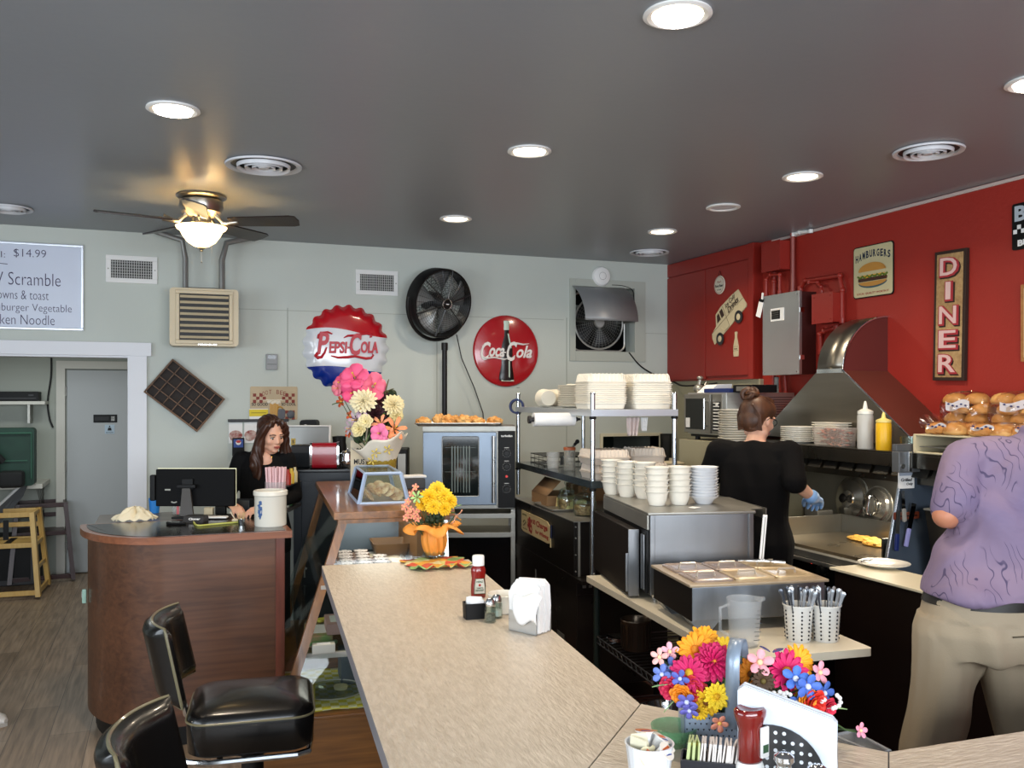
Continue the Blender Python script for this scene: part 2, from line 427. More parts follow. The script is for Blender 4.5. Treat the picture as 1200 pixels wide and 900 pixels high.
dr=struct('door_1',mb,mat('pale_grey_door','#aeb1b2',0.42))
mb=MB()
for zq in(.25,1.0,1.7):mb.cyl((x0-.008,9.245,zq-.045),(x0-.008,9.245,zq+.045),.008)
part('hinge',mb,steel_d,dr)
mb=MB();k=Vector((x1-.07,9.25,.98));mb.cyl(k,k+Vector((0,-.05,0)),.012);mb.sph(k+Vector((0,-.06,0)),.028)
part('door_knob',mb,steel_d,dr)
mb=MB();f=.075
mb.bx(x0-f-.015,x0-.015,9.25,9.3,0,z1+.012);mb.bx(x1+.015,x1+f,9.25,9.3,0,z1+.012);mb.bx(x0-f-.015,x1+f,9.25,9.3,z1+.012,z1+.085)
struct('trim_6',mb,mat('ivory_trim','#cfccc2',0.45),smooth=False)
P0=W(123.5,490.5,Y=9.249)
mb=MB();mb.box((0,0,0.004),(.205,.075,.006),bev=.003);mb.mi=1;mb.bx(-.09,.03,-.018,.018,.007,.008);mb.bx(.045,.085,-.026,.026,.007,.0085)
for i in range(4):mb.mi=2;mb.bx(.05,.08,-.02+i*.011,-.016+i*.011,.0085,.009)
solo('door_sign','black sliding plate sign high on the pale back-room door','sign',mb,[blackp,blackm,steel_d],M=onback(P0,0))
P0=W(128.5,503,Y=9.249)
mb=MB();mb.box((0,0,0.002),(.085,.085,.003));mb.mi=1;mb.sph((0,.026,.004),(.007,.007,.002));mb.prism([(-.012,.015),(.012,.015),(.018,-.012),(-.018,-.012)],.0035,.005);mb.text('RESTROOM',0,-.03,h=.011,w=.06,z=.0042)
solo('door_notice','small pale blue restroom notice below the black door plate','sign',mb,[mat('pale_blue_card','#b7c9d8',.6),inkk],M=onback(P0,0))
m_lens=mat('lit_lens','#fff2dc',0.4,emit=14,ecol='#ffe9c4')
m_lenso=mat('unlit_lens','#cdd3de',0.3)
def downlight(px,py,lit,label,r=0.075,power=11):
 P=W(px,py,Z=CEIL)
 t=thing('recessed_light',label,'ceiling light',(P.x,P.y,CEIL),0,'round recessed ceiling lights')
 mb=MB();mb.lathe([(r+.022,0),(r+.024,-.006),(r+.012,-.010),(r,-.006),(r-.004,.0)],36,cap=False);part('trim_ring',mb,whitep,t)
 mb=MB();mb.lathe([(0,-.004),(r*.6,-.0042),(r,-.003)],32,cap=False);part('lens',mb,m_lens if lit else m_lenso,t)
 if lit:
  l=bpy.data.lights.new('recessed_lamp','AREA');l.shape='DISK';l.size=r*1.8;l.energy=power;l.color=(1,.84,.64);l.spread=R(150)
  o=bpy.data.objects.new('recessed_lamp',l);C.objects.link(o);o.location=(P.x,P.y,CEIL-.015);o.visible_camera=True
 return t
downlight(794,16,1,'large-looking lit recessed light nearest the camera at top of view')
downlight(203,127.5,1,'lit recessed light at left, in front of the ceiling fan')
downlight(620.5,176.5,1,'lit recessed light over the middle of the ceiling')
downlight(534,256,1,'lit recessed light nearest the black pedestal fan')
downlight(940.5,206.5,1,'lit recessed light left of the round vent by the red wall')
downlight(776,271,1,'lit recessed light nearest the far corner with the red cabinets')
downlight(847.5,242.5,0,'unlit recessed light between two lit ones near the red cabinets')
downlight(1214,96,1,'lit recessed light cut by the right edge of the view')
m_vent=mat('vent_white','#c9cbcf',0.4)
def roundvent(px,py,label,r=.19,):
 P=W(px,py,Z=CEIL)
 t=thing('ceiling_diffuser',label,'air vent',(P.x,P.y,CEIL),0,'round air diffusers in the ceiling')
 mb=MB();mb.lathe([(r*.94,0),(r,-.004),(r*.98,-.012),(r*.86,-.008),(r*.84,0)],40,cap=False);part('rim',mb,m_vent,t)
 mb=MB();mb.lathe([(0,-.001),(r*.86,-.001)],40,cap=False);part('dark_throat',mb,blackm,t)
 mb=MB()
 for k in(.70,.50,.31):
  mb.lathe([(r*k,-.004),(r*k*.98,-.022),(r*(k-.085),-.012),(r*(k-.08),-.008)],40,cap=False)
 mb.lathe([(0,-.02),(r*.12,-.02),(r*.15,-.012),(r*.1,-.004)],30,cap=False)
 part('cone_rings',mb,m_vent,t)
 return t
roundvent(309,193,'round ringed air diffuser between the ceiling fan and the middle light',.178)
roundvent(1088,176,'round ringed air diffuser close to the red wall',.15)
roundvent(10,243.5,'round air diffuser cut by the left edge above the whiteboard',.13)
roundvent(761,295,'small round air diffuser in the far corner of the ceiling',.15)
P=W(236,229,Z=CEIL)
t=thing('ceiling_fan','flush ceiling fan with dark blades and a glowing glass bowl','ceiling fan',(P.x,P.y,CEIL))
mb=MB();mb.lathe([(.02,0),(.128,0),(.132,-.012),(.118,-.024),(.06,-.03)],40);part('canopy',mb,nickel,t)
mb=MB();mb.lathe([(.06,-.028),(.112,-.032),(.116,-.065),(.105,-.095),(.07,-.115),(.05,-.118)],40);part('motor_housing',mb,nickel,t)
mb=MB();mb.lathe([(.05,-.118),(.055,-.15),(.03,-.155),(.03,-.175),(.07,-.18),(.07,-.19),(.02,-.19)],32);part('light_fitter',mb,nickel,t)
m_bowl=mat('lit_frosted_bowl','#ffe6b4',0.4,emit=5,ecol='#ffdc9c')
mb=MB();mb.lathe([(.135,-.172),(.128,-.185),(.112,-.195),(.10,-.22),(.075,-.255),(.04,-.278),(.0,-.283)],40,cap=False);part('glass_bowl',mb,m_bowl,t)
mb=MB();mb.lathe([(0,-.28),(.02,-.283),(.022,-.29),(.008,-.297),(.01,-.305),(0,-.31)],16);mb.tube([(0,0,-.31),(.001,0,-.36)],.0015,6);mb.sph((.001,0,-.365),.004,8);part('finial',mb,nickel,t)
mb=MB();mb.tube([(.05,.03,-.15),(.055,.035,-.30),(.055,.035,-.37)],.001,5);part('pull_chain',mb,nickel,t)
a_cam=-YAW
for i in range(5):
 a=a_cam+R(-3+72*i)
 Mb=Matrix.Rotation(a,4,'Z')
 mb=MB();mb.M=Mb;mb.tube([(.08,0,-.11),(.12,0,-.15),(.15,.0,-.152),(.2,0,-.14)],[.012,.010,.012,.02],8,flat=.4)
 br_=part('blade_bracket',mb,nickel,t)
 mb=MB();mb.M=Mb@Matrix.Translation((0,0,-.145))@Matrix.Rotation(R(-14),4,'X')
 pl=[(.16,-.045),(.2,-.052),(.5,-.062),(.53,-.052),(.54,0),(.53,.052),(.5,.062),(.2,.052),(.16,.045)]
 mb.prism(pl,-.004,.004);part('blade',mb,wood('dark_blade_wood','#1e1613','#32251e',0),t)
l=bpy.data.lights.new('fan_lamp','POINT');l.energy=22;l.color=(1,.76,.42);l.shadow_soft_size=.05
o=bpy.data.objects.new('fan_lamp',l);C.objects.link(o);o.location=(P.x,P.y,CEIL-.15-.06)
for dx,dy in((.16,0),(-.16,0)):
 pass
def rectback(x0,y0,x1,y1,Y=YB):
 a,b=W(x0,(y0+y1)/2,Y=Y),W(x1,(y0+y1)/2,Y=Y);cx=(x0+x1)/2
 z1,z0=W(cx,y0,Y=Y).z,W(cx,y1,Y=Y).z
 return(a.x+b.x)/2,(z0+z1)/2,b.x-a.x,z1-z0
x,z,w,h=rectback(-60,283.5,98,386)
t=thing('whiteboard','whiteboard with handwritten specials above the doorway','whiteboard',M=onback((x,YB,z)))
mb=MB();mb.box((0,0,.008),(w-.03,h-.03,.01));part('writing_surface',mb,mat('whiteboard_face','#c3cbdc',0.12,spec=.6),t)
mb=MB();fr=.016
for c_,s_ in(((0,h/2-fr/2,.01),(w,fr,.02)),((0,-h/2+fr/2,.01),(w,fr,.02)),((w/2-fr/2,0,.01),(fr,h-2*fr,.02)),((-w/2+fr/2,0,.01),(fr,h-2*fr,.02))):mb.box(c_,s_,bev=.003)
part('frame',mb,mat('aluminium','#b9bec6',.35,.8),t)
mb=MB()
def wbpos(px,py):v=W(px,py,Y=YB-.013);return v.x-x,v.z-z
def wbt(s,x0,x1,yc,hpx,mbx=mb):
 a=wbpos(x0,yc);b=wbpos(x1,yc);mbx.text(s,a[0],a[1],h=hpx*.0058,w=b[0]-a[0],z=.0135,align='L',bold=-.012)
wbt('$14.99',16,54,296.5,10);wbt('W Scramble',-14,71,325,14);wbt('Hash browns & toast',-40,57,343,10);wbt('Hamburger Vegetable',-22,84,360,11);wbt('Chicken Noodle',-26,64,373,11)
wbt('Special:',-40,6,297,9)
a=wbpos(-30,308.5);b=wbpos(9,309.5);mb.tube([(a[0],a[1],.014),(0.45*(a[0]+b[0])+.02,a[1]+.008,.014),(b[0],b[1],.014)],.0022,6)
part('handwriting',mb,mat('violet_marker','#332a4e',.6),t)
def register(x0,y0,x1,y1,label):
 x,z,w,h=rectback(x0,y0,x1,y1)
 t=thing('wall_register',label,'air vent',M=onback((x,YB,z)))
 mb=MB();fr=.032
 for c_,s_ in(((0,h/2-fr/2,.006),(w,fr,.012)),((0,-h/2+fr/2,.006),(w,fr,.012)),((w/2-fr/2,0,.006),(fr,h-2*fr,.012)),((-w/2+fr/2,0,.006),(fr,h-2*fr,.012))):mb.box(c_,s_,bev=.002)
 part('frame',mb,white,t)
 mb=MB();mb.box((0,0,.001),(w-.05,h-.05,.001));part('dark_opening',mb,blackm,t)
 mb=MB();n=17
 for i in range(n):mb.box(((-.5+(i+.5)/n)*(w-.07),0,.004),(.005,h-.06,.004))
 for i in range(6):mb.box((0,(-.5+(i+.5)/6)*(h-.07),.008),(w-.06,.003,.004))
 part('louvres',mb,mat('vent_grey','#a9a9a6',.4),t)
 mb=MB()
 for sx in(-1,1):mb.cyl((sx*(w/2-.015),0,.012),(sx*(w/2-.015),0,.0135),.005,n=10)
 part('screw',mb,steel_d,t)
register(124,300,184.5,332,'white rectangular wall register left of the beige heater')
register(416.5,317,466,346,'white rectangular wall register above the bottle-cap sign')
Yh=YB-.24
x,z,w,h=rectback(195,338,283,405.5,Yh)
m_bei=mat('beige_enamel','#c6b798',0.4,var=.04)
t=thing('unit_heater','beige louvred unit heater hung high on the wall','heater',M=onback((x,Yh,z)))
w=W(276,370,Y=Yh).x-W(195,370,Y=Yh).x;
mb=MB();mb.prism(rrect(-w/2,w/2,-h/2,h/2,.025),-.2,0);
part('case',mb,m_bei,t)
gx,gz=w*.36,h*.40
mb=MB();fr=.022
mb.box((0,gz+.012,.006),(2*gx+.05,.024,.012),bev=.004);mb.box((0,-gz-.012,.006),(2*gx+.05,.024,.012),bev=.004)
for s_ in(-1,1):mb.box((s_*(gx+.012),0,.006),(.024,2*gz,.012),bev=.004)
part('grille_frame',mb,m_bei,t)
mb=MB();mb.box((0,0,.0015),(2*gx,2*gz,.002));part('dark_grille',mb,blackm,t)
mb=MB()
for i in range(8):mb.box((0,gz-(i+.5)*2*gz/8,.012),(2*gx-.006,.019,.004),rot=(R(40),0,0),bev=.0015)
part('louvres',mb,m_bei,t)
mb=MB();mb.text('REZNOR',0.02,-h/2+.012,h=.012,w=.12,z=.001,bold=.02);part('badge_lettering',mb,chrome,t)
mb=MB()
a,b=-w*.27,w*.27
mb.tube([(a-.19,CEIL-z-.005,-.12),(a-.02,.52,-.12),(a,.40,-.12),(a,h/2,-.12)],.018,8)
mb.tube([(b+.20,CEIL-z-.005,-.12),(b+.03,.52,-.12),(b,.40,-.12),(b,h/2,-.12)],.02,8)
mb.tube([(a,h/2+.008,-.09),(b,h/2+.008,-.09)],.008,6)
part('hanger_arm',mb,mat('grey_pipe','#7f7f7c',.45,.5),t)
x,z,w,h=rectback(311.5,415,325,433.5)
mb=MB();mb.box((0,0,.012),(w,h,.024),bev=.005);mb.mi=1;mb.box((0,h*.3,.025),(w*.7,h*.22,.003));mb.mi=2;mb.box((0,-h*.15,.0245),(w*.8,.003,.002))
solo('thermostat','small grey thermostat box left of the bottle-cap sign','thermostat',mb,[mat('mid_grey_plastic','#8b8d8f',.5),blackg,darkp],M=onback((x,YB,z)))
cx,cz=216.5,463.5;v=W(cx,cz,Y=YB)
Mt=onback((v.x,YB,v.z))@Matrix.Rotation(R(-39),4,'Z')
t=thing('printer_tray','old brown wooden compartment tray hung askew on the wall','wall tray',M=Mt)
w,h=.435,.29;m_tr=wood('tray_wood','#4a3526','#765840',0,rough=.6,coat=0)
mb=MB();mb.box((0,0,.004),(w,h,.006));part('back_panel',mb,mat('tray_dark','#241b16',.7),t)
mb=MB();e=.012
for c_,s_ in(((0,h/2-e/2,.022),(w,e,.044)),((0,-h/2+e/2,.022),(w,e,.044)),((w/2-e/2,0,.022),(e,h-2*e,.044)),((-w/2+e/2,0,.022),(e,h-2*e,.044))):mb.box(c_,s_,bev=.002)
part('frame',mb,m_tr,t)
mb=MB()
for i in range(1,6):mb.box((-w/2+i*w/6,0,.022),(.006,h-2*e,.03))
for j in range(1,4):mb.box((0,-h/2+j*h/4,.022),(w-2*e,.006,.03))
part('divider',mb,m_tr,t)
x,z,w,h=rectback(293,453,348.5,492)
t=thing('tin_sign','cream tin sign with a foaming drink mug and red checks','sign',M=onback((x,YB,z)))
mb=MB();mb.prism(rrect(-w/2,w/2,-h/2,h/2,.01),0,.006);part('plate',mb,mat('aged_cream','#b3a183',.55,var=.08),t)
mb=MB()
for sx in(-1,1):
 for i in range(4):
  for j in range(3):
   if(i+j)%2==0:mb.box((sx*(w/2-.03-i*.022),h*.15+(j-1)*.022,.0068),(.022,.022,.001))
   if(i+j)%2==0:mb.box((sx*(w/2-.03-i*.022),-h*.36+(j-1)*.022,.0068),(.022,.022,.001))
for i,ch in enumerate('ROOT BEER'):
 if ch==' ':continue
 a=R(52-104*i/8);mb.text(ch,math.sin(-a)*.115,h*.08+math.cos(a)*.062,h=.03,w=.018,z=.0062,M=None)
part('red_print',mb,mat('brick_red_print','#7c2f22',.6),t)
mb=MB();mb.text('SO GOOD',-w*.3,-h*.03,h=.022,w=.11,z=.0062,bold=.03);mb.text('SO COOL',w*.31,-h*.03,h=.022,w=.10,z=.0062,bold=.03);part('dark_print',mb,inkk,t)
mb=MB();mb.bx(-.03,.03,-.09,0.0,.006,.012,.004)
for sx in(-.018,0,.018):mb.bx(sx-.005,sx+.005,-.085,-.005,.011,.0135,.002)
mb.torus((.04,-.045,.009),.02,.005,16,6);part('mug_print',mb,mat('amber','#b5862c',.4),t)
mb=MB()
for k in range(7):mb.sph((-.035+k*.0115,.008+.008*math.sin(k*2.1),.009),(.014,.012,.005),8)
mb.bx(-.11,.08,.02,.026,.0055,.0065);part('foam_print',mb,mat('foam_print','#d8cfbc',.6),t)
mb=MB();mb.prism(rrect(-.02+.045,.075,-.11,-.04,.015),.0135,.016);mb.sph((.115,-.08,.012),(.028,.03,.008),12);part('ice_cream_print',mb,mat('slate_print','#53555c',.5),t)
x,z,w,h=rectback(292,479,314,495)
mb=MB();mb.box((0,0,.0075),(w,h,.001),rot=(0,0,0));mb.mi=1;mb.box((0,h*.2,.009),(w,h*.5,.0012));mb.mi=2;mb.box((0,h*.2,.010),(w*.8,.003,.0008));
solo('yellow_note','yellow-topped paper note stuck on the drink-mug sign corner','note',mb,[paper,mat('note_yellow','#d8c02a',.6),inkk],M=onback((x,YB,z)))
x,z,w,h=rectback(267,491,338,520)
t=thing('food_card_strip','row of food photo cards on the wall behind the woman','cards',M=onback((x,YB,z)))
mb=MB();mb.box((0,h/2-.01,.012),(w,.02,.02),bev=.002);part('rail',mb,darkp,t)
m_food=mat('food_print','#c9b8ad',.5,col2='#8a2a20',vscale=38)
for i in range(4):
 mb=MB();mb.box((-w/2+(i+.5)*w/4,-.008,.006),(w/4-.012,h-.03,.004));c_=part('food_card',mb,paper,t)
 mb=MB();mb.sph((-w/2+(i+.5)*w/4,-.025,.009),(w/9,.035,.003),14);mb.sph((-w/2+(i+.42)*w/4,-.045,.009),(w/14,.022,.004),12);part('dish_picture',mb,m_food,c_)
x,z,w,h=rectback(272,513,286,534)
mb=MB();mb.box((0,0,.015),(w,h,.03),bev=.003);mb.mi=1;mb.box((0,h*.2,.031),(w*.8,h*.45,.002));mb.mi=2;mb.sph((0,h*.25,.032),(.018,.018,.002),12);mb.mi=3;mb.sph((0,h*.25+.006,.0335),(.016,.010,.002),12)
solo('card_terminal','small black wall box with a blue drink sticker beside the woman','box',mb,[blackp,mat('deep_blue_print','#1b3f8a',.4),whitep,mat('logo_red','#b01c20',.4)],M=onback((x,YB,z)))
v=W(405.5,408,Y=YB);rr=.5*(W(455,408,Y=YB).x-W(356,408,Y=YB).x)
t=thing('bottle_cap_sign','big red white and blue bottle-cap sign with script lettering','sign',M=onback((v.x,YB,v.z)))
mb=MB();N=21;nn=N*8
def capr(a,k):return k*(1+.022*math.cos(N*a))
def capz(rho):
 if rho<.78:return.055+.018*(1-(rho/.78)**2)
 return.055*(1-((rho-.78)/.22)**1.5)
rows=[0.001,.3,.55,.72,.78,.84,.9,.95,1.0]
rsx=[]
for rho in rows:
 w_=max(0,(rho-.78)/.22)
 rsx.append([Vector((rr*rho*(1+.025*w_*math.cos(N*a))*math.cos(a),rr*1.01*rho*(1+.025*w_*math.cos(N*a))*math.sin(a),capz(rho)+.006*w_*math.cos(N*a)))for a in[2*PI*j/nn for j in range(nn)]])
mb.rings(rsx,cap=False)
pm=mat('cap_enamel','#c9ced4',0.16,coat=.5);nt=pm.node_tree;bs=nt.nodes['Principled BSDF']
tc=nt.nodes.new('ShaderNodeTexCoord');sp=nt.nodes.new('ShaderNodeSeparateXYZ');L=nt.links.new;L(tc.outputs['Object'],sp.inputs[0])
def mth(op,a,b=None,c=None):
 n=nt.nodes.new('ShaderNodeMath');n.operation=op
 for i,v_ in enumerate((a,b,c)):
  if v_ is None:continue
  if isinstance(v_,(int,float)):n.inputs[i].default_value=v_
  else:L(v_,n.inputs[i])
 return n.outputs[0]
X_,Y_=sp.outputs['X'],sp.outputs['Y']
wave=mth('MULTIPLY',mth('SINE',mth('MULTIPLY_ADD',X_,2.2/rr,2.6)),rr*.10)
red_f=mth('GREATER_THAN',mth('SUBTRACT',Y_,mth('ADD',wave,rr*.36)),0)
blu_f=mth('LESS_THAN',mth('SUBTRACT',Y_,mth('SUBTRACT',mth('MULTIPLY',wave,.7),rr*.50)),0)
m1=nt.nodes.new('ShaderNodeMix');m1.data_type='RGBA';m1.inputs[6].default_value=lin('#d2d6dc');m1.inputs[7].default_value=lin('#b01420');L(red_f,m1.inputs[0])
m2=nt.nodes.new('ShaderNodeMix');m2.data_type='RGBA';L(m1.outputs[2],m2.inputs[6]);m2.inputs[7].default_value=lin('#0d2c86');L(blu_f,m2.inputs[0]);L(m2.outputs[2],bs.inputs['Base Color'])
part('cap',mb,pm,t,ang=70)
mb=MB();zz=.0745;k=rr/.305
mb.text('P',-.175*k,.03*k,h=.16*k,w=.085*k,z=.068,depth=.012,bold=.03,shear=.2)
mb.text('EPSI',-.07*k,.0*k,h=.085*k,w=.13*k,z=.075,depth=.012,bold=.035,shear=.1)
mb.box((.004*k,.0,zz),(.016*k,.014*k,.008))
mb.text('C',.055*k,.025*k,h=.16*k,w=.085*k,z=.077,depth=.012,bold=.03,shear=.2)
mb.text('OLA',.155*k,.005*k,h=.085*k,w=.125*k,z=.071,depth=.016,bold=.035,shear=.1)
def sw(pts,rad):mb.tube([(a*k,b*k,zz+.001-.012*((a*a+b*b)/.05))for a,b in pts],[r_*k for r_ in rad],8)
sw([(-.20,-.035),(-.215,-.045),(-.225,-.06),(-.21,-.075),(-.185,-.07),(-.165,-.04),(-.15,.0)],[.006,.012,.014,.012,.010,.008,.006])
sw([(-.21,.06),(-.205,.085),(-.18,.102),(-.14,.108),(-.11,.095)],[.008,.009,.009,.008,.005])
sw([(-.12,-.06),(-.07,-.072),(0,-.068),(.05,-.06),(.09,-.068),(.13,-.075),(.17,-.07),(.185,-.05),(.175,-.04)],[.004,.008,.010,.009,.009,.010,.009,.007,.004])
sw([(-.03,.07),(.0,.085),(.05,.088),(.10,.10),(.14,.105),(.165,.098),(.17,.083),(.158,.078)],[.003,.008,.009,.009,.010,.010,.008,.005])
part('script_lettering',mb,mat('letter_red','#b3182a',.35),t)
v=W(592.5,411.5,Y=YB);rr=.5*(W(630.5,411,Y=YB).x-W(554.5,411,Y=YB).x)
t=thing('button_sign','round red button sign with a bottle and white script','sign',M=onback((v.x,YB,v.z)))
mb=MB();mb.lathe([(rr,.0),(rr,.012),(rr*.97,.022),(rr*.9,.026),(rr*.6,.036),(rr*.3,.041),(0,.043)],56,sy=1.03);part('disc',mb,mat('button_red','#a3121c',0.2,coat=.5),t)
def bz(r_):return.044-.02*(r_/rr)**2
k=rr/.25;zz=.044
KB=1.2
mb=MB();prof=[(.0,-.178),(.044,-.178),(.048,-.165),(.044,-.13),(.038,-.09),(.040,-.06),(.045,-.02),(.044,.01),(.036,.05),(.022,.09),(.016,.12),(.016,.165),(0,.165)]
mb.lathe([(r_*k*KB,y_*k*KB)for r_,y_ in prof],20,c=(-.005*k,0,zz-.01),M=Matrix.Rotation(R(-90),3,'X'),sy=.25)
part('bottle_relief',mb,mat('cola_dark','#140a08',.25),t)
mb=MB();mb.M=Matrix.Diagonal((KB,KB,1,1));mb.lathe([(0,.125*k),(.0175*k,.125*k),(.0165*k,.16*k),(.019*k,.166*k),(.018*k,.18*k),(0,.181*k)],16,c=(-.005*k,0,zz-.009),M=Matrix.Rotation(R(-90),3,'X'),sy=.35)
mb.box((.012*k,.06*k,zz+.001),(.008*k,.09*k,.003),rot=(0,0,R(12)));mb.box((.01*k,-.11*k,zz+.003),(.008*k,.10*k,.003));mb.box((-.0*k,-.178*k,zz),(.08*k,.008*k,.004))
part('bottle_highlight',mb,mat('pale_glass_print','#b9cabb',.3),t)
mb=MB()
mb.text('C',-.165*k,-.003*k,h=.13*k,w=.075*k,z=zz-.010,depth=.016,bold=.02,shear=.35)
mb.text('oca',-.083*k,-.012*k,h=.065*k,w=.115*k,z=zz-.002,depth=.016,bold=.025,shear=.35)
mb.text('C',.03*k,-.003*k,h=.14*k,w=.08*k,z=zz+.002,depth=.016,bold=.02,shear=.35)
mb.text('ola',.128*k,-.004*k,h=.09*k,w=.12*k,z=zz-.006,depth=.016,bold=.02,shear=.35)
def sw2(pts,rad):mb.tube([(a*k,b*k,zz+.004)for a,b in pts],[r_*k for r_ in rad],8)
sw2([(-.185,-.045),(-.16,-.055),(-.10,-.048),(-.03,-.062),(0,-.055)],[.003,.006,.006,.006,.003])
sw2([(.03,.045),(.07,.055),(.12,.048),(.165,.055)],[.003,.008,.006,.002])
mb.box((-.022*k,-.012*k,zz+.004),(.018*k,.007*k,.004))
part('script_lettering',mb,mat('sign_white','#e0dcd8',.4),t)
Pp=W(521,600,Y=6.30);fx,fy=Pp.x,Pp.y
hz=W(521,356,Y=6.30).z
t=thing('pedestal_fan','tall black industrial pedestal fan standing against the wall','fan',(fx,fy,0),-YAW)
mb=MB();mb.lathe([(.0,0),(.15,0),(.16,.012),(.15,.025),(.06,.04),(.03,.06),(.03,.07)],36);part('base',mb,blackm,t)
mb=MB();mb.cyl((0,0,.05),(0,0,hz-.32),.019,n=16);mb.cyl((0,0,.9),(0,0,.98),.026);part('pole',mb,blackm,t)
nrm=Vector((.63,-.74,-.2)).normalized()
xa=Vector((0,0,1)).cross(nrm).normalized()
Hd=frame((0,0,0),xa,nrm.cross(xa))
Hd=Matrix.Translation((-.01,-.02,hz))@Hd
RF=.25
mb=MB();mb.M=Hd;mb.tube([(RF*1.1*math.cos(a),RF*1.1*math.sin(a),-.05)for a in[R(-185+190*i/24)for i in range(25)]],.013,8);mb.M=Matrix.Identity(4);mb.cyl((0,0,hz-.34),(0,0,hz-.285),.024);part('yoke',mb,blackm,t)
mb=MB();mb.M=Hd;mb.lathe([(RF-.012,-.11),(RF,-.11),(RF+.004,-.0),(RF,.012),(RF-.012,.012),(RF-.008,0),(RF-.012,-.1),(RF-.012,-.11)],56,cap=False);part('drum',mb,blackm,t)
def fangrill(mb,z,R_,bulge,rings=11,sp=28,w_=.0014,hub=.045):
 for i in range(rings):
  r_=hub+(R_-hub)*(i+.5)/rings;mb.torus((0,0,z+bulge*(1-(r_/R_)**2)),r_,w_,44,4)
 for i in range(sp):
  a=2*PI*i/sp;mb.tube([(r_*math.cos(a),r_*math.sin(a),z+bulge*(1-(r_/R_)**2))for r_ in(hub,(hub+R_)/2,R_)],w_*1.1,4)
mb=MB();mb.M=Hd;fangrill(mb,.01,RF-.008,.035,13,32)
for a in(20,80,140,200,260,320):mb.tube([(r_*math.cos(R(a)),r_*math.sin(R(a)),.014+.035*(1-(r_/RF)**2))for r_ in(.04,.15,RF-.006)],.005,5)
part('front_grill',mb,mat('grill_wire','#4a4b4c',.35,.8),t)
mb=MB();mb.M=Hd;fangrill(mb,-.11,RF-.008,-.02,8,24);part('rear_grill',mb,blackm,t)
mb=MB();mb.M=Hd
for i in range(5):
 a0=R(72*i+10)
 def bf(u,v):
  r_=.05+.185*u;wd_=R(24+30*u);a=a0+(v-.5)*wd_+.25*u
  return(r_*math.cos(a),r_*math.sin(a),-.045+(v-.5)*.055)
 mb.grid(bf,6,6)
part('blades',mb,mat('fan_blade_grey','#8a8d8d',.35,.4),t,solidify=.003)
mb=MB();mb.M=Hd;mb.cyl((0,0,-.2),(0,0,-.09),.07,n=24);mb.cyl((0,0,-.09),(0,0,.035),.03,n=20);mb.mi=1;mb.lathe([(0,.052),(.034,.052),(.042,.046),(.042,.036)],24);part('motor',mb,[blackm,blackm],t)
mb=MB();mb.M=Hd;mb.torus((0,0,.052),.038,.005,28,8);mb.box((0,0,.056),(.03,.012,.004),bev=.002);part('badge_ring',mb,chrome,t)
mb=MB();mb.M=Matrix.Identity(4)
Mi=Matrix.Rotation(YAW,4,'Z')
def loc_(v):return Matrix.Rotation(YAW,3,'Z')@(Vector(v)-Vector((fx,fy,0)))
a1=loc_(W(535,392,Y=6.4));a2=loc_(W(541,420,Y=6.42));a3=loc_(W(556,455,Y=6.44));a4=loc_(W(566,484,Y=6.44))
mb.tube([a1,a2,a3,a4,a4+Vector((.03,0,-.5))],.004,6);part('power_cord',mb,rub,t)
cxe,cze=(EX0+EX1)/2,(EZ0+EZ1)/2;we=EX1-EX0;he=EZ1-EZ0
t=thing('exhaust_fan','square box fan set in the wall opening under a metal hood','fan',M=onback((cxe-.03,YB+.05,cze-.02)))
mb=MB();s_=min(we,he)*.45
P_=rrect(-s_,s_,-s_,s_,.06)
mb.tube([(a,b,0)for a,b in P_],.008,6,closed=True);mb.torus((0,0,0),s_*.93,.007,44,6);part('cage_frame',mb,mat('pale_grey_metal','#b4b3ae',.4,.5),t)
mb=MB();fangrill(mb,0,s_*.93,.015,10,40,.0012,.04);part('grill',mb,mat('grill_pale','#8d8c86',.4,.7),t)
mb=MB();mb.lathe([(0,.02),(.04,.02),(.045,.012),(.045,0)],24);part('hub',mb,mat('pale_grey_metal','#b4b3ae'),t)
mb=MB()
for i in range(5):
 a0=R(72*i)
 mb.grid(lambda u,v:((.04+(s_*.85-.04)*u)*math.cos(a0+(v-.5)*(.5+.5*u)),(.04+(s_*.85-.04)*u)*math.sin(a0+(v-.5)*(.5+.5*u)),-.05+(v-.5)*.04),5,4)
part('blades',mb,darkp,t,solidify=.003)
hx0=W(676,365,Y=YB-.1).x;hx1=W(744,365,Y=YB-.2).x
t=thing('exhaust_hood','curved sheet-metal cover hanging over the wall exhaust fan','hood',(0,0,0))
def hood(u,v):
 a=R(90*v);r_=.24
 return(hx0+(hx1-hx0)*u,YB-.015-r_*math.sin(a*.98),EZ1-.0-.16*(1-math.cos(a))-.13*v)
mb=MB();mb.grid(hood,1,14);part('curved_sheet',mb,mat('dull_zinc_sheet','#8f9092',.45,.35),t,solidify=.004)
mb=MB()
for xx in(hx1-.004,):
 pts=[hood(1,i/10)for i in range(11)];poly=[Vector(p_)for p_ in pts]+[Vector((xx,YB-.015,pts[-1][2]))]
 mb.rings([[Vector((xx-.002,p_.y,p_.z))for p_ in poly],[Vector((xx+.002,p_.y,p_.z))for p_ in poly]])
part('side_cheek',mb,steel_d,t)
v=W(704,324,Y=YB)
mb=MB();mb.lathe([(0,0),(.078,0),(.08,.012),(.07,.028),(.04,.036),(0,.038)],36);mb.mi=1;mb.torus((0,0,.0365),.03,.001,28,5)
solo('access_point','round white wireless puck above the exhaust hood','access point',mb,[whitep,darkp],M=onback((v.x,YB,v.z)))
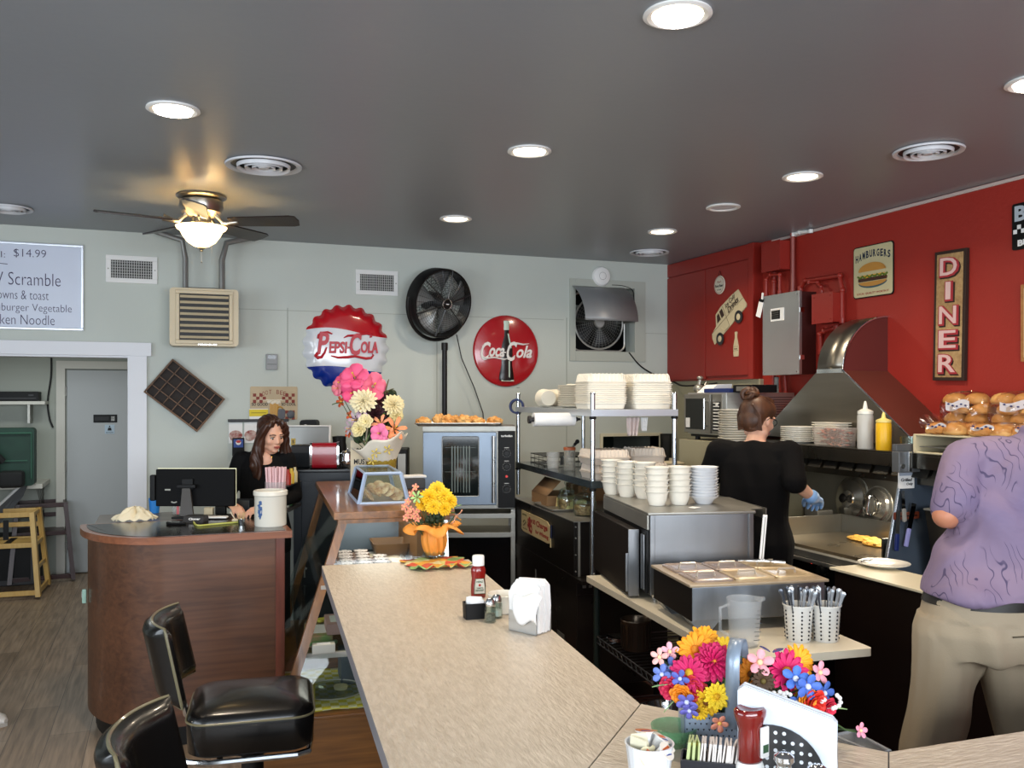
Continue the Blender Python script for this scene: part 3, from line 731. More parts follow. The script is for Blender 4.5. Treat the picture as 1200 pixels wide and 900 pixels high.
def cable(name,label,pts,r,m=rub):
 mb=MB();P0=Vector(pts[0]);sm=[]
 pts=[Vector(p_)for p_ in pts]
 for i in range(len(pts)-1):
  p0,p1,p2,p3=pts[max(i-1,0)],pts[i],pts[i+1],pts[min(i+2,len(pts)-1)]
  for k_ in range(5):
   u=k_/5;sm.append(.5*((2*p1)+(-p0+p2)*u+(2*p0-5*p1+4*p2-p3)*u*u+(-p0+3*p1-3*p2+p3)*u**3))
 sm.append(pts[-1]);mb.tube([s_-P0 for s_ in sm],r,6)
 return solo(name,label,'cable',mb,m,P0)
cable('black_cable','thin black wire from the round white puck over the hood',[W(px,py,Y=YB-.01)for px,py in((717,334),(730,335),(741,340),(743,352),(743,365))],.004)
cable('black_cable','long black cable sagging from the exhaust opening to the red cabinets',[W(px,py,Y=YB-.012)for px,py in((737,413),(752,430),(775,443),(788,447))]+[W(px,py,X=XR-.1)for px,py in((800,452),(822,451),(840,449))],.006)
cable('black_cable','black cable hanging on the wall in the back room',[W(px,py,Y=9.28)for px,py in((60,415),(60,440),(56,470),(58,490),(62,501))],.008)
XC=XR-.07
m_cab=mat('red_cabinet_paint','#8c241b',0.42,var=.03,bump=.03)
yA=W(788.5,380,X=XC).y;yB=W(827,380,X=XC).y;yC=W(884,380,X=XC).y
zb=W(884,444,X=XC).z
t=thing('wall_cabinet','tall red painted wall cabinet with two doors in the far corner','cabinet',(XR,(YB+yC)/2,zb))
T=Matrix.Translation((-XR,-(YB+yC)/2,-zb))
mb=MB();mb.M=T;mb.bx(XC+.012,XR-.001,yC,YB-.002,zb,CEIL-.005);part('body',mb,m_cab,t)
mb=MB();mb.M=T;mb.bx(XC-.004,XC+.010,yB+.006,YB-.006,zb+.01,CEIL-.12,.003);part('door',mb,m_cab,t)
mb=MB();mb.M=T;mb.bx(XC-.004,XC+.010,yC+.07,yB-.006,zb+.03,CEIL-.12,.003);part('door',mb,m_cab,t)
mb=MB();mb.M=T;mb.bx(XC-.012,XC+.012,yC,yC+.06,zb,CEIL-.005,.003);mb.bx(XC-.0,XC+.012,yC+.06,YB-.002,CEIL-.11,CEIL-.005);part('face_frame',mb,m_cab,t)
def onr(px,py,X):v=W(px,py,X=X);return onright((X,v.y,v.z))
XD=XC-.005
t=thing('round_plaque','small round white plaque hung on the red cabinet door','plaque',M=onr(844,334,XD))
mb=MB();mb.lathe([(0,0),(.066,0),(.07,.004),(.066,.009),(0,.009)],36);part('disc',mb,mat('plaque_cream','#cdc6b4',.5),t)
mb=MB();mb.torus((0,0,.009),.060,.0015,36,5);mb.text("Pop's",0,.022,h=.02,w=.055,z=.0095,shear=.3);part('red_lettering',mb,mat('letter_dark_red','#8c1f1c',.5),t)
mb=MB();mb.text('Root Beer',0,-.006,h=.02,w=.1,z=.0095,bold=.02);mb.text('Ice Cold',0,-.035,h=.011,w=.05,z=.0095);part('black_lettering',mb,inkk,t)
mb=MB();mb.tube([(-.025,.06,.003),(0,.105,.003),(.025,.06,.003)],.0018,5);part('hanging_cord',mb,rub,t)
Mv=onr(853,374,XD)@Matrix.Rotation(R(32),4,'Z')
t=thing('van_cutout','cream old-fashioned delivery van cut-out climbing the red cabinet door','cut-out',M=Mv)
k=.235
body=[(-1,-.28),(-1.0,-.05),(-.93,.1),(-.62,.17),(-.45,.50),(-.1,.55),(.6,.50),(.95,.44),(1.0,.1),(1.06,-.2),(1.0,-.27)]
m_cr=mat('van_cream','#c9bb98',.5,var=.05)
mb=MB();mb.prism([(a*k,b*k)for a,b in body],0,.006);part('van_body',mb,m_cr,t)
mb=MB()
for cx_ in(-.62,.55):mb.prism([(cx_*k+.30*k*math.cos(R(a)),-.27*k+.34*k*math.sin(R(a)))for a in range(0,181,15)],.006,.010)
part('fender',mb,m_cr,t)
mb=MB()
for cx_ in(-.62,.55):
 mb.lathe([(0,0),(.19*k,0),(.2*k,.006),(.12*k,.008),(.11*k,.006),(0,.006)],24,c=(cx_*k,-.32*k,.008))
part('wheel',mb,darkp,t)
mb=MB()
for cx_ in(-.62,.55):mb.lathe([(0,0),(.10*k,0),(0,.004)],20,c=(cx_*k,-.32*k,.015))
part('hubcap',mb,m_cr,t)
mb=MB();mb.prism([(a*k,b*k)for a,b in((-.5,.2),(-.4,.42),(-.28,.44),(-.28,.2))],.006,.008);mb.prism([(a*k,b*k)for a,b in((-.22,.2),(-.22,.45),(-.06,.46),(-.06,.2))],.006,.008)
mb.tube([(a*k,b*k,.007)for a,b in((0,.5),(0,-.25),(-.3,-.25))],.0012,5);mb.tube([(a*k,b*k,.007)for a,b in((-1,.1),(1,.06))],.0012,5)
mb.text('Ice Cold',.42*k,.40*k,h=.16*k,w=.6*k,z=.0065,bold=.02,shear=.3);mb.text('Drinks',.48*k,.2*k,h=.2*k,w=.66*k,z=.0065,bold=.03,shear=.3)
part('dark_print',mb,mat('sepia_print','#3a2a22',.6),t)
t=thing('bottle_cutout','small cream bottle cut-out below the van on the cabinet door','cut-out',M=onr(863,404,XD))
mb=MB();prof=[(-.026,-.085),(-.03,-.07),(-.03,-.01),(-.022,.02),(-.011,.05),(-.011,.075),(-.014,.08),(-.013,.095)]
mb.prism(prof+[(-a,b)for a,b in prof[::-1]],0,.006);part('bottle_body',mb,m_cr,t)
mb=MB();mb.text('SODA',0,-.03,h=.012,w=.042,z=.0065,bold=.02);mb.tube([(-.028,-.045,.0065),(.028,-.042,.0065)],.001,5);mb.tube([(-.028,-.012,.0065),(.028,-.014,.0065)],.001,5);part('dark_print',mb,mat('sepia_print','#3a2a22'),t)
XE=XR-.14
ya,yb=W(894,390,X=XE).y,W(936,390,X=XE).y;zt=W(936,341,X=XE).z;zl=W(936,438,X=XE).z
yc_=(ya+yb)/2;hw=(ya-yb)/2;hh=(zt-zl)/2;Me=onright((XR,yc_,(zt+zl)/2))
t=thing('electrical_cabinet','stainless electrical control cabinet mounted on the red wall','control box',M=Me)
mb=MB();mb.bx(-hw,hw,-hh,hh,0,.115,.003);part('case',mb,mat('dark_red_case','#3c1512',.45),t)
mb=MB();mb.bx(-hw-.004,hw+.004,-hh-.004,hh+.004,.116,.14,.004);part('door',mb,steel,t)
mb=MB();mb.box((-.03,hh*.5,.141),(.14,.085,.003),rot=(0,0,0));mb.mi=1;mb.box((-.045,hh*.5,.143),(.09,.06,.002));mb.mi=2
for i in range(5):mb.box((-.05,hh*.5-.022+i*.011,.1445),(.075,.002,.001))
part('rating_label',mb,[whitep,blackp,steel_d],t)
mb=MB()
for sx in(-1,1):
 for sy in(-1,1):mb.cyl((sx*(hw-.015),sy*(hh-.015),.14),(sx*(hw-.015),sy*(hh-.015),.144),.006,n=8)
mb.box((hw+.006,hh*.55,.12),(.012,.03,.03));mb.box((hw+.006,-hh*.6,.12),(.012,.03,.03));part('fasteners',mb,chrome,t)
v=W(893,357,X=XE)
mb=MB();mb.box((0,-.03,0),(.05,.11,.003),rot=(0,0,R(-20)));mb.box((0.03,.055,0.0),(.02,.05,.003),rot=(0,0,R(-10)));mb.mi=1;mb.box((.018,.028,.0),(.045,.02,.004),rot=(0,0,R(-15)))
solo('hanging_tag','white tag and marker hanging at the stainless cabinet corner','tag',mb,[paper,blackp],M=onright((XE-.004,v.y+.02,v.z)))
def rbox(name,label,px0,px1,py0,py1,dep,extra=None):
 X_=XR-dep;y0,y1=W(px0,300,X=X_).y,W(px1,300,X=X_).y;xm=(px0+px1)/2
 z1,z0=W(px1,py0,X=X_).z,W(px1,py1,X=X_).z
 mb=MB();mb.bx((y1-y0)/2,-(y1-y0)/2,-(z1-z0)/2,(z1-z0)/2,0,dep,.004)
 mb.bx((y1-y0)/2-.003,-(y1-y0)/2+.003,-(z1-z0)/2-.003,(z1-z0)/2+.003,dep,dep+.004,.001)
 for sx in(-1,1):
  for sy in(-1,1):mb.cyl((sx*((y1-y0)/2+.02),sy*((z1-z0)/2-.02),dep),(sx*((y1-y0)/2+.02),sy*((z1-z0)/2-.02),dep+.007),.005,n=8)
 return solo(name,label,'junction box',mb,m_cab,M=onright((XR,(y0+y1)/2,(z0+z1)/2)))
rbox('junction_box','red junction box up under the ceiling beside the cabinets',893,914,281,315,.12)
rbox('junction_box','red square junction box right of the stainless cabinet',952,976,342,377,.10)
def conduit(label,pts,r,m=m_cab,X_=None,name='conduit_pipe'):
 X_=X_ or XR-.03
 P_=[W(a,b,X=X_)for a,b in pts];P0=P_[0]
 mb=MB();mb.tube([p_-P0 for p_ in P_],r,10)
 for p_ in P_[1:-1]:mb.sph(p_-P0,r*1.35,10)
 for p_ in(P_[0],P_[-1]):mb.cyl(p_-P0-Vector((0,0,r)),p_-P0+Vector((0,0,r)),r*1.3,n=10)
 return solo(name,label,'pipe',mb,m,P0)
conduit('red conduit from ceiling box looping down to the stainless cabinet',[(907,316),(907,330),(907,343)],.016)
conduit('thin bent red conduit left of the stainless cabinet top',[(914,343),(914,322),(903,322),(898,328),(898,346)],.013,X_=XR-.07)
conduit('tall straight conduit rising from the stainless cabinet to the ceiling',[(929,342),(929,274)],.014,mat('pink_conduit','#8f4a44',.4))
conduit('red conduit bridging from stainless cabinet over the square box',[(938,338),(944,329),(984,323),(987,340),(987,376)],.015)
conduit('curved red flexible pipe into the square junction box',[(948,331),(958,331),(962,336),(963,342)],.010,X_=XR-.05)
conduit('short red pipe elbow beside the hood neck',[(962,412),(961,392),(966,388),(980,384)],.015)
conduit('red pipe running down behind the hood on the left',[(906,440),(906,465),(901,478)],.013)
conduit('red pipe running down left of the hood skirt',[(919,435),(921,460),(921,478)],.013,X_=XR-.04)
conduit('white conduit bent along the ceiling edge of the red wall',[(930,275),(937,272),(950,271)],.012,whitep)
P_=[W(910,442,X=XR-.06),W(910,478,X=XR-.06)]
mb=MB();n=26;d_=(P_[1]-P_[0])
mb.lathe([(.014+.004*(i%2),d_.z*i/(2*n))for i in range(2*n+1)],12)
solo('corrugated_hose','grey corrugated hose hanging beside the combi oven','hose',mb,mat('grey_hose','#9a9b99',.4),P_[0])
XS=XR-.002
def rect_right(px0,px1,pt0,pb0,pt1,pb1):
 a,b,c,d=W(px0,pt0,X=XS),W(px0,pb0,X=XS),W(px1,pt1,X=XS),W(px1,pb1,X=XS)
 return(a.y+c.y)/2,(a.z+b.z+c.z+d.z)/4,a.y-c.y,((a.z-b.z)+(c.z-d.z))/2
y,z,w,h=rect_right(1001,1048,291.5,351,281,344.5)
t=thing('hamburger_sign','cream tin sign with a painted hamburger on the red wall','sign',M=onright((XS,y,z)))
mb=MB();mb.prism(rrect(-w/2,w/2,-h/2,h/2,.02),0,.006);part('rim',mb,blackp,t)
mb=MB();mb.prism(rrect(-w/2+.006,w/2-.006,-h/2+.006,h/2-.006,.018),.006,.008);part('plate',mb,mat('sign_cream','#bfb68f',.45,var=.06),t)
mb=MB();s_='HAMBURGERS'
for i,ch in enumerate(s_):
 u=(i-4.5)/4.5;mb.text(ch,u*w*.40,h*.335-.022*u*u+(0.0),h=h*(.14+.0*abs(u)),w=w*.066,z=.0082,bold=.035)
part('blue_lettering',mb,mat('navy_print','#1d2b40',.5),t)
mb=MB();mb.text('LOCAL QUALITY WORTH IT',0,-h*.42,h=h*.045,w=w*.8,z=.0082,bold=.02);part('red_lettering',mb,mat('letter_dark_red','#8c1f1c'),t)
bu=-h*.05
mb=MB();mb.grid(lambda u,v:(w*.34*math.cos(PI*u)*(1-.0*v),bu+h*.05+h*.16*math.sin(PI*u)*v,.0085+.006*math.sin(PI*v/2)),16,4);
part('bun_top_print',mb,mat('bun_print','#b9843a',.5),t)
mb=MB();mb.prism([(w*.35*math.cos(R(a)),bu-h*.15+h*.09*math.sin(R(a)))for a in range(180,361,15)],.0085,.010);part('bun_base_print',mb,mat('bun_print','#b9843a'),t)
mb=MB();mb.prism(rrect(-w*.36,w*.36,bu-h*.14,bu-h*.07,.008),.0086,.011);part('patty_print',mb,mat('patty_print','#3d2015',.5),t)
mb=MB();mb.tube([(w*.37*(i/12-.5)*2,bu-h*.05+.006*(-1)**i,.010)for i in range(13)],.006,6,flat=1);part('lettuce_print',mb,mat('lettuce_print','#5c7327',.5),t)
mb=MB();mb.prism([(-w*.33,bu-h*.02),(w*.33,bu-h*.02),(w*.2,bu-h*.07),(.02,bu-h*.035),(-w*.15,bu-h*.08)],.0105,.0125);part('cheese_print',mb,mat('cheese_print','#cf9c2c',.5),t)
mb=MB();mb.prism([(w*.36*math.cos(R(a)),bu-h*.16+h*.115*math.sin(R(a)))for a in range(185,356,10)],.0081,.0084);part('shadow_print',mb,mat('teal_print','#33525c',.5),t)
y,z,w,h=rect_right(1098,1135,296.5,447,290.5,445)
t=thing('diner_sign','tall narrow wooden sign reading downwards in red and white letters','sign',M=onright((XS,y,z))@Matrix.Rotation(R(-1.3),4,'Z'))
mb=MB();mb.box((0,0,.012),(w,h,.024),bev=.002);part('dark_border',mb,mat('dark_sign_edge','#2b1a12',.6),t)
mb=MB();mb.box((0,0,.0245),(w-.035,h-.035,.003),bev=.001);part('board',mb,wood('sign_board','#8a6a45','#b39466',2,rough=.55,coat=0),t)
lr=MB();lw=MB();ld=MB()
for i,ch in enumerate('DINER'):
 yy=h*(.5-(i+.5)/5)*.93
 ld.text(ch,.006,yy-.008,h=h*.155,w=w*.66 if ch!='I' else w*.3,z=.0265,bold=.075,depth=.003)
 lr.text(ch,0,yy,h=h*.155,w=w*.64 if ch!='I' else w*.26,z=.029,bold=.065,depth=.003)
 lw.text(ch,-.004,yy+.003,h=h*.135,w=w*.54 if ch!='I' else w*.16,z=.0305,bold=.012,depth=.003)
part('letter_shadow',ld,mat('dark_sign_edge','#2b1a12'),t);part('red_lettering',lr,mat('faded_red_letter','#9c2b33',.5),t);part('white_lettering',lw,mat('faded_white_letter','#cfaeaa',.5),t)
ya=W(1187,260,X=XS).y;z1=W(1187,240,X=XS).z;z0=W(1187,294,X=XS).z
h=z1-z0;w=h*1.25
t=thing('checker_sign','black tin sign with white checkers cut by the right edge','sign',M=onright((XS,ya-w/2,(z0+z1)/2)))
mb=MB();mb.prism(rrect(-w/2,w/2,-h/2,h/2,.012),0,.006);part('plate',mb,blackp,t)
mb=MB()
for i in range(18):
 for j in range(2):
  if(i+j)%2==0:mb.box((-w/2+.018+i*.022,-h*.02+j*.022-.02,.0065),(.021,.021,.001))
mb.text('BURGERS',0.0,-h*.36,h=h*.14,w=w*.78,z=.0062,bold=.05);part('white_print',mb,whitep,t)
mb=MB();mb.text('BEST',0,h*.28,h=h*.34,w=w*.9,z=.0062,bold=.04);part('silver_lettering',mb,mat('silver_print','#aab4bd',.4),t)
ya=W(1198.5,375,X=XS).y;z1=W(1198,334,X=XS).z;z0=W(1198,424,X=XS).z
h=z1-z0;w=.3
t=thing('framed_sign','wood framed picture just entering view below the checker sign','sign',M=onright((XS,ya-w/2,(z0+z1)/2)))
mb=MB();mb.box((0,0,.008),(w,h,.016),bev=.003);part('frame',mb,wood('tan_frame','#8a5a34','#a97847',2),t)
mb=MB();mb.box((0,0,.017),(w-.04,h-.04,.002));part('picture',mb,mat('cream_print','#c9b58e',.5),t)
m_hood=mat('hood_steel','#8e8a80',0.33,1.0,var=0.08,vscale=2,rvar=.08,stretch=(1,1,8))
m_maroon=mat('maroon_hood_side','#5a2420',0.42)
XH=3.37
ZS=W(1045,529,X=XH).z
Yn=W(1040,400,X=XR).y;xn=3.62
zt=W(1040,371,X=XR).z;zm=W(991,434,X=xn).z;Yf=W(958,434,X=xn).y
t=thing('extractor_hood','stainless curved-neck extractor hood over the griddle','hood',(XR,(Yn+Yf)/2,ZS))
T=Matrix.Translation((-XR,-(Yn+Yf)/2,-ZS))
r_=XR-xn;arc=[(XR-.0-r_*math.cos(R(90)*i/12),zm+(zt-zm)*math.sin(R(90)*i/12))for i in range(13)]
arc=[(xn,zm-.0)]+arc[1:]
mb=MB();mb.M=T;mb.grid(lambda u,v:(arc[round(12*v)][0],Yn+(Yf-Yn)*u,arc[round(12*v)][1]),1,12);part('curved_neck',mb,m_hood,t,solidify=.003,ang=60)
mb=MB();mb.M=T
for yy in(Yn,Yf):
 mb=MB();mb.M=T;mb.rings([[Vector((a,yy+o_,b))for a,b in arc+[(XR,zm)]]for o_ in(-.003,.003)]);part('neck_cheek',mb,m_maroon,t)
XB,Yb0,Yb1=3.625,W(1076,500,X=3.625).y,4.9
zb0=ZS+.02
mb=MB();mb.M=T
A_=[Vector((xn,Yn,zm)),Vector((xn,Yf,zm)),Vector((XR,Yf,zm)),Vector((XR,Yn,zm))]
B_=[Vector((XB,Yb0,zb0)),Vector((XB,Yb1,zb0)),Vector((XR,Yb1,zb0)),Vector((XR,Yb0,zb0))]
mb.face([A_[0],A_[1],B_[1],B_[0]]);mb.face([A_[1],A_[2],B_[2],B_[1]]);part('canopy_front',mb,m_hood,t,solidify=.003,smooth=False)
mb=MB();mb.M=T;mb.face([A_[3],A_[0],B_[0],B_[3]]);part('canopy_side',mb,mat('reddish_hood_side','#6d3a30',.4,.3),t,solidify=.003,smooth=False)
mb=MB();mb.M=T;mb.tube([arc[0+0]and(arc[i][0],Yn-.004,arc[i][1])for i in range(12,-1,-1)]+[(B_[0].x,B_[0].y-.004,B_[0].z)],.006,6)
mb.bx(xn-.006,xn+.004,Yn,Yf,zm-.012,zm+.012);part('edge_bead',mb,chrome,t)
YS0,YS1=2.0,4.85
t=thing('hood_shelf','long stainless shelf along the hood front carrying plates and bottles','shelf',(XH,3.4,ZS))
T=Matrix.Translation((-XH,-3.4,-ZS))
mb=MB();mb.M=T;mb.bx(XH,XR-.01,YS0,YS1,ZS-.012,ZS,.002);mb.bx(XH,XH+.012,YS0,YS1,ZS-.075,ZS-.012,.002);part('shelf_plate',mb,mat('dark_shelf_steel','#5d5a53',0.3,1.0,rvar=.08,var=.1),t)
mb=MB();mb.M=T;mb.bx(XH+.08,XR-.01,YS0,YS1,ZS-.16,ZS-.075,.002);part('plenum',mb,mat('dark_shelf_steel','#5d5a53'),t)
mb=MB();mb.M=T
for i in range(22):y=YS0+.1+i*(YS1-YS0-.2)/21;mb.box((XH+.05,y,ZS-.10),(.004,.10,.05),rot=(R(0),R(25),0))
part('baffle_slats',mb,mat('baffle_steel','#4a4843',.4,.8),t)
XG1=3.74;YG1=W(986,623,X=XG1).y;ZG=W(986,623,X=XG1).z;XG0=3.16
YG0=W(1010,659,X=XG0).y
mb=MB();mb.bx(-.01,0,0,YS1-YG0+.1,0,ZS-.16-ZG+.1);solo('splash_panel','tall dull stainless panel on the wall behind the griddle','panel',mb,steel_d,(XR-.004,YG0-.1,ZG-.1),smooth=False)
t=thing('griddle','flat-top griddle range with raised steel splash and black front','griddle',((XG0+XG1)/2,(YG0+YG1)/2,0))
T=Matrix.Translation((-(XG0+XG1)/2,-(YG0+YG1)/2,0))
m_gr=mat('griddle_plate','#857862',0.3,.8,var=.25,vscale=5,rvar=.12)
mb=MB();mb.M=T;mb.bx(XG0+.05,XG1,YG0,YG1,ZG-.03,ZG,.003);part('hot_plate',mb,m_gr,t)
mb=MB();mb.M=T;hs=.105
mb.bx(XG1,XG1+.012,YG0,YG1+.012,ZG-.02,ZG+hs,.002);mb.bx(XG0+.12,XG1,YG1,YG1+.012,ZG-.02,ZG+hs,.002);mb.bx(XG0+.12,XG1,YG0-.012,YG0,ZG-.02,ZG+hs,.002);part('splash_guard',mb,mat('griddle_splash','#96948d',.35,1.0,rvar=.08),t)
mb=MB();mb.M=T;mb.bx(XG0,XG0+.05,YG0,YG1,ZG-.05,ZG-.015,.004);mb.bx(XG0-.02,XG0,YG0,YG1,ZG-.07,ZG-.05,.004);part('grease_rail',mb,steel_d,t)
mb=MB();mb.M=T;mb.bx(XG0,XG1,YG0,YG1,.12,ZG-.05,.003);
for x in(XG0+.06,XG1-.06):
 for y in(YG0+.06,YG1-.06):mb.cyl((x,y,0),(x,y,.12),.025)
part('body',mb,blackg,t)
for k_,(px,py)in enumerate(((962,667),(1009,685))):
 v=W(px,py,X=XG0-.02)
 mb=MB();mb.M=T;mb.cyl((XG0,v.y,v.z),(XG0-.035,v.y,v.z),.026,.02,20);mb.bx(XG0-.045,XG0-.035,v.y-.004,v.y+.004,v.z-.02,v.z+.02);kn=part('knob',mb,blackp,t)
 mb=MB();mb.M=T;mb.torus((XG0-.002,v.y,v.z),.03,.003,24,6,Matrix.Rotation(R(90),3,'Y'));part('dial_ring',mb,chrome,kn)
 mb=MB();mb.M=T;mb.sph((XG0-.004,v.y+.09,v.z+.02),.009,10);part('indicator_lamp',mb,mat('red_pilot','#ff6a5a',.3,emit=2,ecol='#ff4030'),t)
mb=MB();mb.M=T;mb.bx(XG0-.012,XG0,YG0+.02,YG1-.02,.2,ZG-.26,.004);od=part('oven_door',mb,blackg,t)
mb=MB();mb.M=T;mb.cyl((XG0-.04,YG0+.08,ZG-.30),(XG0-.04,YG1-.08,ZG-.30),.010);mb.cyl((XG0-.04,YG0+.12,ZG-.30),(XG0-.01,YG0+.12,ZG-.30),.007);mb.cyl((XG0-.04,YG1-.12,ZG-.30),(XG0-.01,YG1-.12,ZG-.30),.007);part('handle',mb,chrome,od)
m_egg=mat('hash_brown','#b5802e',.6,col2='#e0b358',vscale=30,bump=.4,bscale=60)
for px,py,sx,lab in((1014,634,.13,'long golden hash brown patty at the back of the griddle'),(1026,640,.09,'smaller golden patty nearest the divider on the griddle')):
 v=W(px,py,Z=ZG);mb=MB();mb.sph((0,0,.008),(sx*.5,sx,.016),16)
 for q_ in range(14):a=q_*2.4;rr_=.75*math.sqrt(q_/14);mb.sph((sx*.5*rr_*math.cos(a),sx*rr_*math.sin(a),.018),(.016,.018,.007),8)
 solo('hash_brown',lab,'food',mb,m_egg,(v.x,v.y,ZG))
l=bpy.data.lights.new('hood_lamp','AREA');l.shape='RECTANGLE';l.size=.5;l.size_y=.12;l.energy=7;l.color=(1,.88,.7)
o=bpy.data.objects.new('hood_lamp',l);C.objects.link(o);o.location=(XH+.3,3.75,ZS-.165)
def lid(px,py,r_,X_,label,knob):
 v=W(px,py,X=X_);M=frame((X_,v.y,v.z),(.0,-1,0),(.12,0,1))
 t=thing('pot_lid',label,'lid',M=M)
 mb=MB();mb.lathe([(0,.052),(r_*.35,.05),(r_*.38,.044),(r_*.8,.03),(r_*.84,.012),(r_*.9,.008),(r_,.008),(r_,.0),(r_*.9,0),(0,0)],44);part('dome',mb,mat('satin_lid','#c2c0b8',.2,.9),t)
 mb=MB()
 if knob:mb.cyl((0,0,.05),(0,0,.07),.012);mb.sph((0,0,.082),(.028,.028,.014));part('knob',mb,blackp,t)
 else:
  mb.tube([(-.0,.055,.05),(.0,.05,.075),(0,-.05,.075),(0,-.055,.05)],.007,8);mb.torus((0,0,.052),r_*.5,.004,30,6);part('handle',mb,chrome,t)
lid(1000,585,.142,XR-.11,'large round steel pot lid with a black knob behind the griddle',1)
lid(1029,593,.115,XR-.13,'smaller shiny steel lid right of the black-knobbed lid',0)
v=W(940,600,X=XR-.3)
mb=MB();mb.bx(-.06,.06,-.06,.06,0,.17,.01);solo('steel_bin','steel container behind the cook at the end of the griddle','container',mb,steel_d,(XR-.25,YG1+.15,ZG-.05))
mb=MB();mb.bx(XG0+.1-3.5,XR-.05-3.5,.0,.42,.0,ZG-.05,.004);solo('work_cabinet','dull steel work cabinet beyond the griddle behind the cook','cabinet',mb,steel_d,(3.5,YG1+.03,0))
t=thing('divider_panel','upright stainless divider panel between griddle and stove','panel',(XG0+.1,YG0-.05,ZG-.1))
mb=MB();hz_=ZS-ZG+.09;pr=[(-.02,0),(.55,0),(.55,hz_),(.12,hz_)]
mb.rings([[Vector((a,y,b))for a,b in pr]for y in(-.008,.008)]);part('sheet',mb,mat('blue_steel','#4f5a68',.35,.35,rvar=.06),t)
mb=MB();mb.tube([(-.02,0,0),(.12,0,hz_)],.008,8);part('edge_bead',mb,chrome,t)
def near_div(px,py,off=.02):return W(px,py,Y=YG0-.05-off)
v=near_div(1064.5,541,.05)
t=thing('switch_box','grey metal electrical switch box with a lever on the divider panel','switch box',M=onback((v.x,YG0-.058,v.z)))
mb=MB();mb.bx(-.065,.07,-.052,.05,0,.05,.006);mb.bx(-.062,.045,.05,.085,0,.03,.003);part('box',mb,mat('grey_cast','#6b6f73',.4,.5),t)
mb=MB();mb.bx(-.02,.0,-.048,.052,.05,.066,.003);mb.cyl((.035,.0,.05),(.035,0,.065),.012);mb.box((.035,0,.067),(.036,.008,.006));mb.box((.035,0,.067),(.008,.036,.006));mb.cyl((-.045,-.02,.05),(-.045,-.02,.056),.012);part('lever',mb,chrome,t)
c0=near_div(1083,549,.06);c1=W(1110,546,Y=YG0-.12);c2=W(1140,540,Y=YG0-.1)
cable('flexible_conduit','grey flexible metal conduit running right from the switch box',[c0,c1,c2,c2+Vector((.3,0,.02))],.014,steel_d)
v=near_div(1060,562,.0)
mb=MB();mb.box((0,0,.002),(.10,.085,.003));mb.mi=1;mb.text('Grilled',.0,.0,h=.016,w=.07,z=.0045,bold=.02,shear=.2);mb.text('Only',.02,-.022,h=.016,w=.04,z=.0045,bold=.02,shear=.2);mb.mi=2;mb.box((0,.03,.0042),(.09,.02,.001))
solo('paper_note','small pale handwritten note under the grey switch box','note',mb,[paper,inkk,mat('note_grey','#9aa4b5',.6)],M=onback((v.x,YG0-.0585,v.z)))
v=near_div(1061,604,.01)
mb=MB();mb.box((0,0,.008),(.15,.035,.016),bev=.003);mb.mi=1;mb.box((0,0,.0165),(.12,.006,.002));solo('knife_rail','reddish magnetic knife rail on the divider panel','knife rail',mb,[mat('red_brown_rail','#6a3120',.45),blackp],M=onback((v.x,YG0-.0585,v.z)))
def utensil(px,py0,py1,label,hcol,blade=.03,rot=0):
 a=near_div(px,py0,.03);b=near_div(px,py1,.03);L_=a.z-b.z
 t=thing('kitchen_knife',label,'knife',M=onback((a.x,YG0-.08,a.z))@Matrix.Rotation(R(rot),4,'Z'))
 mb=MB();mb.box((0,-L_*.3,0),(blade,L_*.6,.002));part('blade',mb,chrome,t)
 mb=MB();mb.box((0,-L_*.78,0),(.022,L_*.42,.014),bev=.005);part('handle',mb,mat('h_'+hcol,hcol,.4),t)
utensil(1058,575,612,'steel spatula handle hanging from the knife rail','#8d8c88',.02,4)
utensil(1053,598,646,'dark blue handled knife on the knife rail','#16245e',.025,-4)
utensil(1071,590,642,'lavender handled knife hanging right on the knife rail','#8f8fc4',.03,-14)
v=W(1088,620,Y=YG0-.22)
t=thing('metal_bin','tall dark metal waste pan standing open beside the stove','pan',M=Matrix.Translation((v.x+.20,YG0-.25,ZG-.098))@Matrix.Rotation(R(10),4,'Z'))
mb=MB();b0=[Vector((x,y,0))for x,y in((-.08,-.1),(.14,-.1),(.14,.1),(-.08,.1))];b1=[Vector((x,y,.36))for x,y in((-.14,-.12),(.18,-.12),(.18,.12),(-.14,.12))]
mb.rings([b0,b1,[p_*.93+Vector((.0,0,.025))for p_ in b1],[p_+Vector((0,0,.02))for p_ in[q_*.9 for q_ in b0]]]);part('pan_body',mb,mat('dark_pan_steel','#3b3936',.35,.9),t)
mb=MB();mb.tube([b1[0],b1[1],b1[2],b1[3]],.006,6,closed=True);part('rolled_rim',mb,steel_d,t)
YP0=1.3
t=thing('stove','black kitchen range right of the griddle, mostly in shadow','stove',(3.5,(YG0+YP0)/2,0))
mb=MB();mb.bx(XG0-3.5,XR-.02-3.5,-(YG0-YP0)/2,(YG0-YP0)/2-.07,.1,ZG-.11,.004);part('body',mb,blackg,t)
mb=MB();mb.bx(XG0-3.52,XR-3.53,-(YG0-YP0)/2,(YG0-YP0)/2-.07,ZG-.11,ZG-.1,.002);part('top',mb,steel_d,t)
for sx in(-.25,.3):
 mb=MB();
 for sy in(-.7,.7):mb.cyl((sx,sy,0),(sx,sy,.1),.02)
 part('leg',mb,steel_d,t)
mb=MB();mb.bx(XR-.03-3.5,XR-.02-3.5,-(YG0-YP0)/2,(YG0-YP0)/2-.07,ZG-.1,ZS-.17);part('backsplash',mb,blackm,t)
zc=.86
c0=W(975,664,Z=zc);c1=W(1093,697,Z=zc);XP0=(c0.x+c1.x)/2;YP1=c0.y
t=thing('prep_counter','white-topped prep counter on a black cabinet left of the man','counter',(XP0,(YP1+c1.y)/2,0))
